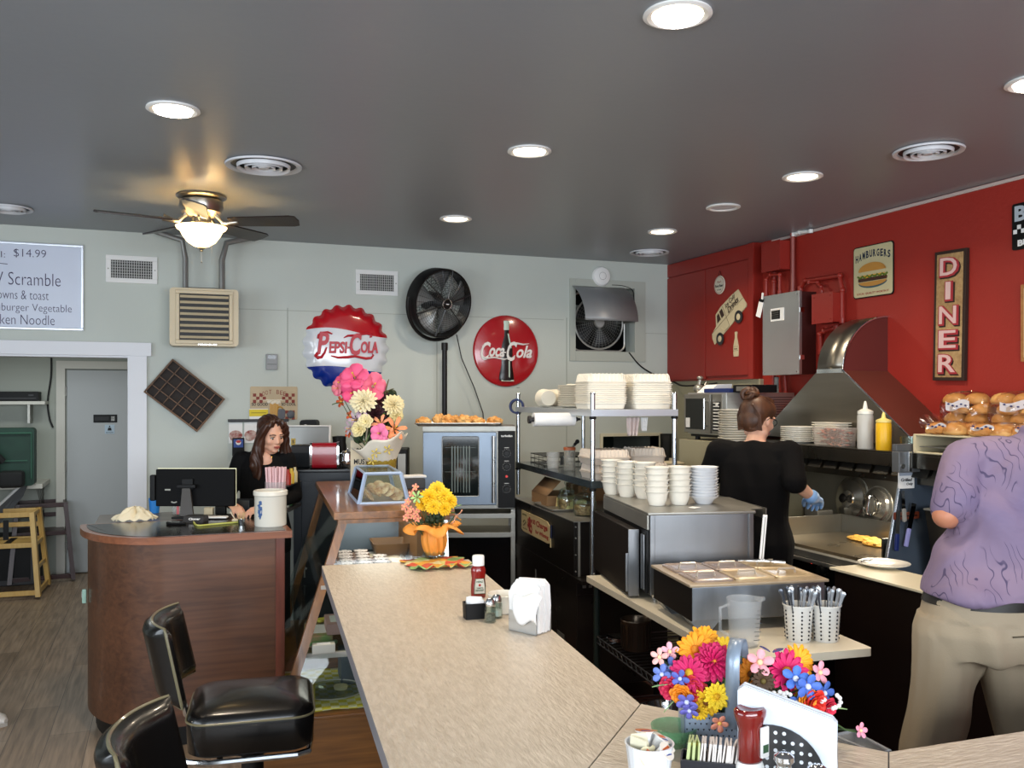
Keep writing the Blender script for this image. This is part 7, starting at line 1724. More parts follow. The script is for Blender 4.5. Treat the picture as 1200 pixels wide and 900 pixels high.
for i,(a,b,z,sx_,sy_,sz_,m_,lb)in enumerate(((-.08,.3,.51,.12,.26,.05,m_mix,'flat patterned box on the middle case shelf'),(.0,.25,.51+.055,.10,.2,.05,mat('pink_box','#c39a94',.6),'pinkish box stacked on the patterned box in the case'),(-.13,.12,.40-.13,.05,.1,.1,mat('yellow_box','#a99a3a',.6),'yellow box standing on the case floor by the cloth'),(.1,.45,.27,.14,.2,.14,mat('slate_box','#4b5560',.5),'slate blue box at the rear on the case floor'),(-.07,.06,.515,.10,.05,.04,mat('light_card','#c2bfb4',.6),'pale folded card at the front of the middle case shelf'))):
 mb=MB();mb.box((0,0,sz_/2),(sx_,sy_,sz_),bev=.004);mb.mi=1;mb.box((0,0,sz_+.0005),(sx_*.6,sy_*.6,.001));solo('pastry_box',lb,'box',mb,[m_,paper],cq(a,b,z),RB)
for i,(a,b)in enumerate(((-.10,.17),(-.03,.16),(-.06,.40))):
 mb=MB();
 for k_ in range(10):an=k_*2.4;mb.sph((.025*math.cos(an)*(k_/10),.025*math.sin(an)*(k_/10),.012+.003*(k_%3)),(.014,.012,.010),8)
 solo('wrapped_sweet',['green wrapped sweet at the left on the middle case shelf','green wrapped sweet right beside the left one in the case','yellow wrapped sweet at the rear of the middle case shelf'][i],'sweet',mb,mat('sweet%d'%i,['#5c8a4c','#6d8f7a','#b9ab3c'][i],.5),cq(a,b,.562 if i==2 else.511),0)
l=bpy.data.lights.new('case_fill_light','AREA');l.shape='RECTANGLE';l.size=.3;l.size_y=1.1;l.energy=5;l.color=(1,.95,.85)  # added fill light that brightens the inside of the case; no fixture there
o=bpy.data.objects.new('case_fill_light',l);C.objects.link(o);o.location=cq(.26,.85,ztp-.06);o.rotation_euler=(0,0,RB)
zt2=ztp
v=W(450,590,Z=zt2);
t=thing('pastry_cover','blue-framed glass pastry box with sloping sides on the case top','pastry box',v,RB)
wp=W(480,592,Z=zt2)-W(421,592,Z=zt2);wq=wp.length/2;hp=.145;dl=.52
Bs=[Vector((-wq,0,.0)),Vector((wq,0,0)),Vector((wq,dl,0)),Vector((-wq,dl,0))];tp=[Vector((-wq*.72,.03,hp)),Vector((wq*.72,.03,hp)),Vector((wq*.72,dl-.03,hp)),Vector((-wq*.72,dl-.03,hp))]
mb=MB()
for i in range(4):mb.tube([Bs[i],Bs[(i+1)%4]],.009,4);mb.tube([tp[i],tp[(i+1)%4]],.008,4);mb.tube([Bs[i],tp[i]],.010,4)
part('frame',mb,mat('pale_blue_frame','#a3b6d2',.35,.1),t,smooth=False)
for i in range(4):
 mb=MB();mb.face([Bs[i],Bs[(i+1)%4],tp[(i+1)%4],tp[i]]);part('glass_pane',mb,glassp if i!=3 else pane('smoky_pane','#3a4a50',.12,.04,.8),t,solidify=.002,smooth=False)
mb=MB();mb.face([p_+Vector((0,0,.004))for p_ in tp]);part('top_sheet',mb,glassp,t,solidify=.004,smooth=False)
mb=MB();mb.bx(-wq+.005,wq-.005,.005,dl-.005,.0,.006);part('floor_board',mb,mat('pale_board','#b7a78c',.6),t)
m_paste=mat('sliced_pastry','#b07a48',.6,col2='#f0d8ac',vscale=40,bump=.5)
for i in range(15):
 mb=MB()
 for k_ in range(6):mb.torus((0,0,.010+.0),.010+.004*k_,.004,14,5)
 P_=v+Matrix.Rotation(RB,3,'Z')@Vector(((i%5-2)*.036,.06+.07*(i//5),.008+.022*(1 if i%5 in(1,3)else 0)+(.034 if i%5==2 else 0)))
 Mx=Matrix.Translation(P_+Vector((0,0,.02)))@Euler((R(50),random.uniform(-.4,.4),random.uniform(-1,1))).to_matrix().to_4x4()
 solo('pastry_twist','brown sugared pastry ring in the blue-framed box','pastry',mb,m_paste,M=Mx,group='pastry rings in the blue-framed box')
vb=W(447,575,Z=zt2);dvb=vb.x*sa+vb.y*ca
vb=W(447,470,d=dvb);vb.z=zt2
zz0=W(447,556,d=dvb).z
t=thing('riser_box','low cream box under the tall flower vase on the case','box',(vb.x,vb.y,zt2),RB)
mb=MB();mb.bx(-.11,.11,-.08,.08,0,zz0-zt2,.004);part('box_body',mb,mat('cream_riser','#c7b78f',.6),t)
t=thing('ribbed_vase','yellow ribbed glass vase holding the tall mixed bouquet','vase',(vb.x,vb.y,zz0))
mb=MB();n_=64
mb.rings([[Vector(((r_+.003*(j%4<2))*math.cos(2*PI*j/n_),(r_+.003*(j%4<2))*math.sin(2*PI*j/n_),z))for j in range(n_)]for r_,z in((.07,0),(.078,.01),(.082,.09),(.079,.09),(.074,.012),(.04,.008))]);part('glass',mb,mat('yellow_glass','#c9ac4a',.1,trans=.6,ior=1.4),t)
bq=thing('flower_bouquet','tall bouquet of pink hibiscus, cream dahlias and a dark bloom','bouquet',(vb.x,vb.y,zz0))
rl2=(vb.x,vb.y,zz0);L2_=lambda px,py,dd=0:camlocal(rl2,px,py,dvb+dd)
hs_=[]
random.seed(3)
FL2=[('hib','hibiscus_bloom',416,443,.085,-.02,'#ef5f8c',(-.1,.5)),('hib','hibiscus_bloom',404,451,.075,.01,'#ec5a86',(-.6,.3)),('hib','hibiscus_bloom',437,453,.082,-.02,'#f0708e',(.4,.3)),('hib','hibiscus_bloom',414,460,.07,-.04,'#ea4f80',(-.1,-.1)),('hib','hibiscus_bloom',396,455,.045,.0,'#f08296',(-.8,.0)),('mum','cream_dahlia',426,470,.078,-.06,'#efe3bc',(-.1,.3)),('mum','cream_dahlia',461,475,.065,-.02,'#efe0b0',(.5,.2)),('mum','cream_dahlia',464,487,.045,-.02,'#e6d79c',(.5,-.1)),('mum','dark_dahlia',443,468,.07,.0,'#3a0f16',(.3,.4)),('mum','dark_dahlia',440,486,.07,-.02,'#33101a',(.0,.1)),('mum','dark_dahlia',452,476,.06,.02,'#3d1420',(.4,.1)),('lily','lilac_spray',425,482,.05,-.06,'#c9aec0',(-.2,.5)),('lily','lilac_spray',418,492,.055,-.04,'#c9b0bc',(-.6,0)),('lily','lilac_spray',412,502,.05,-.02,'#b9a3ac',(-.7,0)),('rose','cream_rose',429,494,.045,-.08,'#ecdfae',(-.1,.2)),('rose','cream_rose',421,503,.045,-.08,'#e6d8a2',(-.3,0)),('lily','peach_lily',447,497,.06,-.07,'#f0a27c',(-.3,.6)),('lily','peach_lily',462,503,.075,-.05,'#ee9a6a',(.4,.4)),('lily','peach_lily',455,510,.05,-.08,'#e8976a',(.2,0)),('hib','pink_petunia',445,508,.055,-.11,'#e87aa6',(-.1,.1)),('hib','pink_petunia',449,518,.042,-.11,'#e07aa4',(.1,-.4)),('small','orange_leaf_bud',411,487,.03,.0,'#d0562c',(-.6,0)),('small','orange_leaf_bud',409,508,.026,.0,'#d0562c',(-.6,0)),('small','orange_leaf_bud',400,471,.034,.0,'#c8542c',(-.7,0))]
for kd,nm,px,py,r_,dd,c_,(hx_,vz)in FL2:
 c=L2_(px,py,dd);hs_.append(c);bloom(kd,nm,bq,c,tocam+right*hx_+Vector((0,0,vz)),r_,c_,'#e0b24a')
stems(bq,(0,0,.01),hs_)
for(x0,y0,x1,y1,w_,m_)in((402,472,389,472,.03,m_leaf),(446,492,453,482,.07,m_leaf),(455,498,462,488,.05,m_leaf),(436,505,428,520,.04,m_leaf2),(432,500,430,518,.05,mat('silver_leaf','#c3bba8',.6)),(452,462,456,440,.03,mat('thistle','#6a6440',.7)),(448,462,462,452,.02,mat('thistle','#6a6440'))):
 leaf(bq,L2_(x0,y0,-.03),L2_(x1,y1,-.03),w_,m_)
mb=MB()
for i in range(24):a=random.uniform(0,6.28);mb.tube([L2_(449,458),L2_(449+9*math.cos(a),454+9*math.sin(a))],.0015,4)
part('thistle_spikes',mb,mat('thistle','#6a6440'),bq,kind='stuff')
mb=MB()
for i in range(40):px=random.uniform(412,462);mb.sph(L2_(px,random.uniform(455,515),.05),(.03,.03,.03),6)
part('dark_foliage',mb,m_dleaf,bq,kind='stuff')
mb=MB()
mb.grid(lambda u,v:(lambda a:(Vector((0,0,0))+L2_(450,545,0)*0+Vector(((.075+.075*v+.02*v*math.sin(6*PI*u))*math.cos(a),(.075+.075*v+.02*v*math.sin(6*PI*u))*math.sin(a),.07+(.115+.05*math.sin(2*PI*u+2.2))*v+.012*math.sin(10*PI*u)*v))))(2*PI*u),70,8)
part('cream_ribbon_wrap',mb,mat('cream_ribbon','#ded7c8',.5,var=.05),bq,solidify=.002)
mb=MB()
for px,py in((440,531),(436,540),(455,527)):petalring(mb,L2_(px,py,-.14),tocam,.03,5,0,.3)
part('gold_star_print',mb,mat('gold_print','#b8a04a',.4,.4),bq,solidify=.001)
v=W(423,540,d=dvb+.1)
t=thing('menu_card','cream card with dark lettering standing behind the tall vase','card',M=frame((v.x,v.y,zt2+.0),right,(0,0,1)))
hh_=W(423,516,d=dvb+.1).z-zt2
mb=MB();mb.bx(-.06,.10,0,hh_,-.003,.0,.001);part('card_board',mb,mat('cream_card','#d2c4a8',.6),t)
mb=MB();mb.text('MUST',-.0,hh_*.56,h=.03,w=.08,z=.0005,bold=.02);mb.text('PAY',-.0,hh_*.80,h=.022,w=.05,z=.0005,bold=.02);mb.text('HERE',0,hh_*.35,h=.022,w=.06,z=.0005,bold=.02);part('dark_lettering',mb,inkk,t)
for i in range(3):
 mb=MB();mb.box((0,0,.004),(.14-.02*i,.09,.008),bev=.001,rot=(0,0,.1*i));v=W(420+i*3,566-3*i,Z=zt2)
 solo('wrapped_cookie',['lowest','middle','upper'][i]+' cream wrapped cookie packet by the vase base','packet',mb,mat('cookie_packet','#c9a070',.5,var=.15),(vb.x-.10*ca+.0*i,vb.y+.10*sa-.03,zt2+i*.0085),RB)
mb=MB();mb.box((0,0,.006),(.26,.10,.012),bev=.003,rot=(0,0,.1));
cart_=bpy.data.objects['appliance_cart'].location;v=W(485,552,d=5.3);v.z=zt2
mb2=MB();mb2.bx(-.12,.12,-.10,.10,0,.06,.006);solo('till_box','dark box carrying folded white papers beside the tall vase','box',mb2,darkp,B(CQ+.44,CP+1.15,zt2),RB)
solo('folded_papers','folded white papers on the dark box right of the tall vase','paper',mb,paper,B(CQ+.44,CP+1.13,zt2+.061),RB)
ZN=1.185
n0,n1=W(344,600,d=5.72),W(408,600,d=5.85);
t=thing('navy_cabinet','tall narrow navy cabinet between the podium and display case','cabinet',(n0.x,n0.y,0),R(0))
wn=(n1-n0).length+.1
rn_=-YAW+R(10);t.rotation_euler=(0,0,rn_)
mb=MB();mb.bx(0,wn,0,.5,.06,ZN-.02,.003);mb.bx(.02,wn-.02,.02,.48,0,.06);part('body',mb,mat('navy_panel','#101a26',.4,var=.1),t)
mb=MB();mb.bx(.05,wn-.02,-.008,0,.12,ZN-.08,.003);part('door_panel',mb,mat('navy_panel','#101a26'),t)
mb=MB();mb.bx(-.01,wn+.01,-.015,.51,ZN-.02,ZN,.004);part('top',mb,mat('navy_top','#0b1016',.3),t)
mb=MB();mb.bx(.055,.085,-.03,-.008,.55,.56);mb.tube([(.07,-.03,.5),(.07,-.035,.56),(.07,-.03,.62)],.005,6);part('handle',mb,steel,t)
TN=lambda px,py:W(px,py,Z=ZN)
v=W(381,550,d=5.82);v.z=ZN
t=thing('napkin_dispenser','red-faced chrome tabletop napkin dispenser on the navy cabinet','napkin dispenser',v,-YAW+R(8))
mb=MB();pr=[(-.065,0),(.065,0),(.065,.15),(.05,.168),(-.05,.168),(-.065,.15)]
for x0,x1 in((-.092,-.078),(.078,.092)):
 mb=MB();mb.rings([[Vector((x,a,b))for a,b in rrect(-.07,.07,0,.175,.03)]for x in(x0,x1)]);part('chrome_end',mb,chrome,t)
mb=MB();mb.rings([[Vector((x,a,b))for a,b in rrect(-.062,.062,0.002,.168,.028)]for x in(-.078,.078)]);part('red_body',mb,mat('dispenser_red','#9a1424',.25,coat=.4),t)
v=W(362,512,d=5.95);
t=thing('till_screen','silver back of a till touch screen above the navy cabinet','screen',M=frame((v.x,v.y,v.z),right,Vector((0,0,1))*1+Vector((sa,ca,0))*.12))
mb=MB();mb.bx(-.14,.14,-.085,.07,-.02,.0,.006);part('back_shell',mb,mat('silver_shell','#8d8d8a',.3,.7),t)
mb=MB();mb.bx(-.145,.145,.068,.078,-.022,.004,.003);mb.bx(.132,.145,-.085,.07,-.015,.004,.002);part('white_bezel',mb,whitep,t)
mb=MB();mb.bx(-.118,-.088,-.055,-.01,.0,.002);mb.mi=1;mb.text('S',-.103,-.032,h=.022,z=.002,bold=.03);part('sticker',mb,[mat('sticker_yellow','#b59a4a',.5),inkk],t)
mb=MB();mb.bx(-.05,.06,-.20,.02,-.06,-.021,.008);mb.bx(-.08,.1,-.205,-.16,-.12,.03,.008);part('stand',mb,blackp,t)
v=W(361,499,d=6.12)
t=thing('receipt_printer','black rounded receipt printer behind the till screen','printer',M=frame((v.x,v.y,v.z),right,(0,0,1)))
mb=MB();mb.prism(rrect(-.058,.058,-.25,.04,.022),-.10,0);part('body',mb,blackp,t)
mb=MB();mb.text('Clover',0,.002,h=.016,w=.052,z=.0005,bold=.02);part('logo_lettering',mb,whitep,t)
v=W(361,548,d=5.9);v.z=ZN
mb=MB();mb.bx(-.10,.03,-.06,.1,0,.15,.01);mb.mi=1;mb.bx(-.09,.02,-.062,-.06,.1,.14);solo('black_case','black case under the till screen on the navy cabinet','case',mb,[mat('black_blue','#0d1116',.35),darkp],v,-YAW)
v=W(407,553,d=5.85);v.z=ZN
t=thing('steel_pitcher','small stainless creamer pitcher behind the red dispenser','pitcher',v)
mb=MB();mb.lathe([(0,0),(.032,0),(.04,.012),(.042,.06),(.034,.09),(.036,.105),(.032,.105),(.03,.09),(.036,.02),(0,.01)],30);part('body',mb,chrome,t)
mb=MB();mb.lathe([(.035,.105),(.03,.115),(.008,.12),(.006,.13),(0,.132)],24);mb.tube([(-.04,.0,.03),(-.065,0,.04),(-.065,0,.09),(-.034,0,.1)],.004,6);part('lid_and_handle',mb,chrome,t)
for i,(px,py,r_)in enumerate(((400,521,.03),(396,516,.035))):
 v=W(px,545,d=6.0);v.z=ZN
 mb=MB();mb.lathe([(0,0),(r_*1.1,0),(r_*1.15,.14),(r_,.16),(r_*1.1,.2),(0,.205)],24);solo('dark_canister',['dark canister right of the red dispenser','dark canister behind the red dispenser'][i],'canister',mb,blackp,v)
t=thing('spice_rack','strip of small bottles and packets at the podium right edge','rack',W(333,560,d=5.2)*1,-YAW)
v=t.location;v.z=1.0;t.location=v;
mb=MB();mb.bx(-.03,.03,-.02,.3,-.02,0,.003);mb.bx(-.03,.03,-.02,.3,.13,.135);part('rack_frame',mb,darkp,t)
for i in range(7):
 mb=MB();mb.lathe([(0,0),(.018,0),(.018,.06),(.01,.075),(.01,.09),(0,.09)],16);o=solo('spice_bottle',['amber','red','white','yellow','green','cream','brown'][i]+' little bottle in the rack beside the podium','bottle',mb,mat('sb%d'%i,['#a8722c','#9c2a1c','#c9c6ba','#c9a93c','#3f6b3c','#cdbf94','#5b3a20'][i],.35),Vector(t.location)+Matrix.Rotation(-YAW,3,'Z')@Vector((.0+(.012 if i%2 else-.01),.0+.04*i,.0 if i%2==0 else.136)))
m_wal=wood('walnut_veneer','#43291b','#64402b',0,rough=.42,coat=.15);m_edgew=wood('walnut_edge','#683c26','#8c5538',0,rough=.35,coat=.3)
ZPD=1.0
p_r=W(342,621,Z=ZPD);p_f=W(205,629.5,Z=ZPD);p_l=W(97,611,Z=ZPD)
Yf_=(p_r.y+p_f.y)/2;xr2=p_r.x;xl2=p_l.x;Yb_=5.06
def podpoly(off=0.0):
 x0,x1=xl2+off,xr2-off;y0=Yf_+off;a=.42;b_=Yb_-y0-.02
 P_=[(x1,y0),]
 cx_=x0+a-off*.3
 for i in range(0,15):
  an=R(270-90*i/14);P_.append((cx_+(cx_-x0)*math.cos(an),y0+b_+b_*math.sin(an)))
 P_.append((x0,Yb_-off));P_.append((x1,Yb_-off));return P_
t=thing('podium','reddish walnut host podium with a curved front and black top','podium',((xl2+xr2)/2,(Yf_+Yb_)/2,0))
cx0,cy0=(xl2+xr2)/2,(Yf_+Yb_)/2
sh=lambda P_:[(a-cx0,b-cy0)for a,b in P_]
mb=MB();mb.prism(sh(podpoly(.035)),.10,ZPD-.035);part('curved_body',mb,m_wal,t,ang=25)
mb=MB();mb.prism(sh(podpoly(.075)),.0,.10);part('toe_kick',mb,blackm,t,ang=25)
mb=MB();mb.prism(sh(podpoly(0)),ZPD-.035,ZPD-.002);part('edge_moulding',mb,m_edgew,t,ang=25)
mb=MB();mb.prism(sh(podpoly(.03)),ZPD-.004,ZPD);part('black_top',mb,mat('black_laminate','#15130f',.18),t,ang=25)
mb=MB();mb.bx(xr2-.036-cx0-.04,xr2-.033-cx0,Yf_+.02-cy0,Yf_+.037-cy0,.10,ZPD-.036,.003);part('corner_trim',mb,wood('walnut_trim','#4a2217','#6e3626',2),t)
TP=lambda px,py:W(px,py,Z=ZPD)
mb=MB();mb.bx(-.34,.10,0,.47,-.03,0,.003);mb.bx(.10,.42,0,.26,-.03,0,.003);mb.bx(-.1,.4,.02,.24,-.985,-.03)
solo('back_desk','grey-brown desk ledge right behind the podium top','desk',mb,wood('grey_desk','#4a4340','#6e655e',0),(-.02,5.075,.985))
vm=TP(222,606)
t=thing('monitor','black monitor seen from behind on the podium','monitor',vm,-YAW)
s_m=(vm.x*sa+vm.y*ca)/F
mw=92*s_m;x0m=(184-222)*s_m
zc0,zc1=(606-593)*s_m,(606-549.5)*s_m
mb=MB();mb.bx(x0m,x0m+mw,-.02,.012,zc0,zc1,.006);part('back_shell',mb,mat('monitor_black','#070708',.6,spec=.15),t)
mb=MB();mb.bx(x0m,x0m+mw,.012,.016,zc0,zc1+.003);part('screen',mb,mat('screen_glow','#cfcfae',.3,emit=.6,ecol='#e8e6c0'),t)
mb=MB();mb.bx(x0m-.03,x0m,-.03,.0,zc0+.03,zc1-.03,.008);part('side_speaker',mb,blackp,t)
mb=MB();mb.prism([(-.016,.01),(.016,.01),(.036,-.0),(-.036,-.0)],.0,.0)if False else None
mb.prism([(-.035,0),(.04,0),(.02,.17),(-.02,.17)],.035,.052,Matrix.Rotation(R(90),4,'X'));part('stand_neck',mb,mat('grey_stand','#3a3530',.4),t)
mb=MB();mb.bx(-.05,.05,-.055,-.03,.16,.18,.004);mb.bx(-.03,.03,-.035,-.02,.15,.21,.004);part('hinge',mb,blackp,t)
mb=MB();mb.box((-.11,-.0205,.15),(.03,.001,.008));mb.tube([(-.09,-.022,.085),(-.075,-.022,.08),(-.06,-.022,.085)],.004,6);part('marks',mb,mat('pale_marks','#9a9a92',.5),t)
mb=MB();mb.bx(-.065,.065,-.09,.04,0,.012,.004);part('stand_base',mb,blackp,t)
v=TP(229,611)
t=thing('card_reader','black card reader with small white lettering under the monitor','card reader',v,-YAW)
mb=MB();mb.rings([[Vector((a,b,z))for a,b in((-.05,-.05-s2),(.055,-.05-s2),(.055,.04),(-.05,.04))]for z,s2 in((0,.0),(.03,-.02))]);part('body',mb,darkp,t)
mb=MB();mb.M=frame((0.0,-.043,.018),(1,0,0),(0,.5,1));mb.text('Clover',.01,0,h=.012,w=.06,z=.001,bold=.03);part('logo_lettering',mb,whitep,t)
v=TP(158,609)
mb=MB();mb.grid(lambda u,v_:(lambda r_,a:(r_*.11*math.cos(a)*(1+.1*math.sin(5*a)),r_*.07*math.sin(a),.004+.05*max(0,1-r_**2)*(1+.35*math.sin(7*a+5*r_))+.006*math.sin(13*a)*r_))(u,2*PI*v_),10,60);solo('crumpled_towel','crumpled cream towel on the left of the podium top','towel',mb,mat('cream_towel','#ded2b4',.9,bump=.3),v,solidify=.003)
v=TP(187,605);mb=MB();mb.lathe([(0,0),(.025,0),(.032,.085),(.03,.085),(.023,.004),(0,.004)],24);solo('blue_cup','bright blue plastic cup left of the monitor stand','cup',mb,mat('bright_blue','#2a7fd0',.4),W(181,601,Z=.985))
v=W(207,603,Z=.985);mb=MB();mb.lathe([(0,0),(.022,0),(.028,.055),(.026,.055),(.02,.004),(0,.004)],20);mb.mi=1;mb.bx(.0,.012,-.029,-.02,.005,.05);solo('clear_cup','small clear cup with pink sticks under the monitor','cup',mb,[frosted('jug_plastic','#c9cdcf',.28,.15),mat('pink_stick','#d66a76',.5)],v)
v=TP(252,608);mb=MB();mb.box((0,0,.008),(.13,.045,.012),bev=.004,rot=(0,0,.05));mb.mi=1;mb.box((0,.0,.003),(.14,.06,.006),bev=.002);solo('white_notepad','white folded note pad on the podium beside the card reader','note pad',mb,[paper,blackp],v,-YAW)
v=TP(245,600);mb=MB();mb.box((0,0,.02),(.05,.03,.04),bev=.004);solo('cream_box','little cream box below the monitor on the podium','box',mb,mat('cream_card','#d2c4a8'),W(245,603,Z=.985),-YAW)
v=W(258,602,Z=ZPD);mb=MB();mb.box((0,0,.025),(.06,.03,.05),bev=.006);solo('black_stapler_box','small black box by the woman hand on the podium','box',mb,blackp,W(259,603,Z=.985),-YAW)
v=W(288,601,Z=ZPD);mb=MB();mb.bx(-.05,.05,-.03,.06,0,.085,.008);mb.mi=1;mb.bx(-.045,.045,-.031,-.03,.05,.08);solo('card_terminal','dark slate payment terminal between the woman hand and crock','terminal',mb,[mat('slate_black','#1a2028',.4),darkp],W(284,603,Z=.985),-YAW)
cable('pen_on_cord','yellow-green cord lying across the podium front',[TP(227,613)+Vector((0,0,.005)),TP(232,617)+Vector((0,0,.005)),TP(250,615.5)+Vector((0,0,.005)),TP(280,613)+Vector((0,0,.005))],.0045,mat('cord_green','#b9ba5c',.5))
v=TP(206,615);mb=MB();mb.tube([(-.04,0,.006),(.05,.0,.006)],.006,8);mb.tube([(-.05,0.02,.006),(-.03,.0,.006)],.008,8);solo('marker_pen','black marker pen lying left of the card reader','pen',mb,blackp,v,-YAW)
vc=W(312,618,Z=ZPD);sc_=(vc.x*sa+vc.y*ca)/F;rc=18.6*sc_;Hc=(619-577)*sc_
vc=vc+Vector((sa,ca,0))*rc
t=thing('stoneware_crock','white stoneware crock with a blue emblem on the podium','crock',vc,-YAW)
mb=MB();mb.lathe([(0,0),(rc*.97,0),(rc,.006),(rc,Hc*.83),(rc*1.03,Hc*.85),(rc*1.07,Hc*.87),(rc*1.07,Hc*.98),(rc*1.02,Hc),(rc*.93,Hc),(rc*.92,.02),(0,.02)],48);part('crock_body',mb,mat('stoneware','#dcd8cc',.25,coat=.3),t)
mb=MB()
for i in range(9):
 a=-PI/2-.42+.07*math.sin(i*1.9);z=Hc*(.3+.05*i);mb.sph((rc*1.0*math.cos(a),rc*1.0*math.sin(a),z),(.010,.004,.006),8)
for sx in(-1,1):mb.tube([(rc*1.003*math.cos(-PI/2-.42+sx*u),rc*1.003*math.sin(-PI/2-.42+sx*u),Hc*(.22+.35*k_/4))for k_,u in enumerate((.0,.08,.12,.14,.12))],.0022,5)
part('blue_emblem',mb,mat('cobalt_print','#3a5a8c',.4),t)
vs2=W(323,575,d=vc.x*sa+vc.y*ca+.30);vs2.z=ZPD+.0
t=thing('straw_holder','tall clear straw holder behind the crock','holder',vs2)
hst=W(323,548,d=vc.x*sa+vc.y*ca+.30).z-ZPD
mb=MB();mb.lathe([(0,0),(.052,0),(.055,.01),(.057,hst*.72),(.054,hst*.72),(.05,.012),(0,.008)],30);part('jar',mb,frosted('jug_plastic','#c9cdcf'),t)
for i in range(22):
 a=i*2.4;r_=.052*math.sqrt((i+.5)/22);mb=MB();mb.cyl((0,0,0),(0,0,hst*.97),.0055,n=8)
 solo('drinking_straw','pinkish paper-wrapped straw standing behind the crock','straw',mb,mat('pink_straw','#e0b9bc',.6),Vector((vs2.x+r_*.75*math.cos(a),vs2.y+r_*.75*math.sin(a),ZPD+.011)),group='wrapped straws behind the crock',M=Matrix.Translation((vs2.x+r_*.75*math.cos(a),vs2.y+r_*.75*math.sin(a),ZPD+.011))@Euler((-.06*math.sin(a),.06*math.cos(a),0)).to_matrix().to_4x4())
v=TP(283,616)
t=thing('toothpick_cup','little steel cup of toothpicks left of the crock','cup',v)
mb=MB();mb.lathe([(0,0),(.014,0),(.019,.035),(.0175,.035),(.012,.003),(0,.003)],22);part('cup',mb,chrome,t)
for i in range(12):
 a=i*2.4;r_=.009*math.sqrt(i/12);mb=MB();mb.cyl((0,0,0),(0,0,.062),.0011,n=5)
 solo('toothpick','wooden toothpick standing in the little steel cup','toothpick',mb,mat('toothpick','#c9a878',.7),M=Matrix.Translation((v.x+r_*math.cos(a),v.y+r_*math.sin(a),ZPD+.005))@Euler((-.22*math.sin(a),.22*math.cos(a),0)).to_matrix().to_4x4(),group='toothpicks in the steel cup')
v=TP(276,612);mb=MB();mb.sph((0,0,.01),(.02,.014,.01),10);mb.tube([(0,0,.012),(-.02,.01,.045),(-.025,.012,.055)],.003,6);solo('paper_ball','crumpled cream paper beside the toothpick cup','paper',mb,mat('cream_card','#d2c4a8'),v)
mb=MB();mb.bx(-.02,.0,-.01,.01,0,.07,.004);mb.mi=1;mb.bx(-.021,-.02,-.008,.008,.03,.06);solo('door_hook','pale green hook fixed low on the podium left side','hook',mb,[mat('pale_green_plastic','#8fb0a0',.4),white],(xl2+.035,Yb_-.12,.62))
m_vin=mat('black_vinyl','#0b0a0a',.27,spec=.5,coat=.2,bump=.04,bscale=8)
m_pip=mat('vinyl_piping','#6f684f',.3,coat=.3)
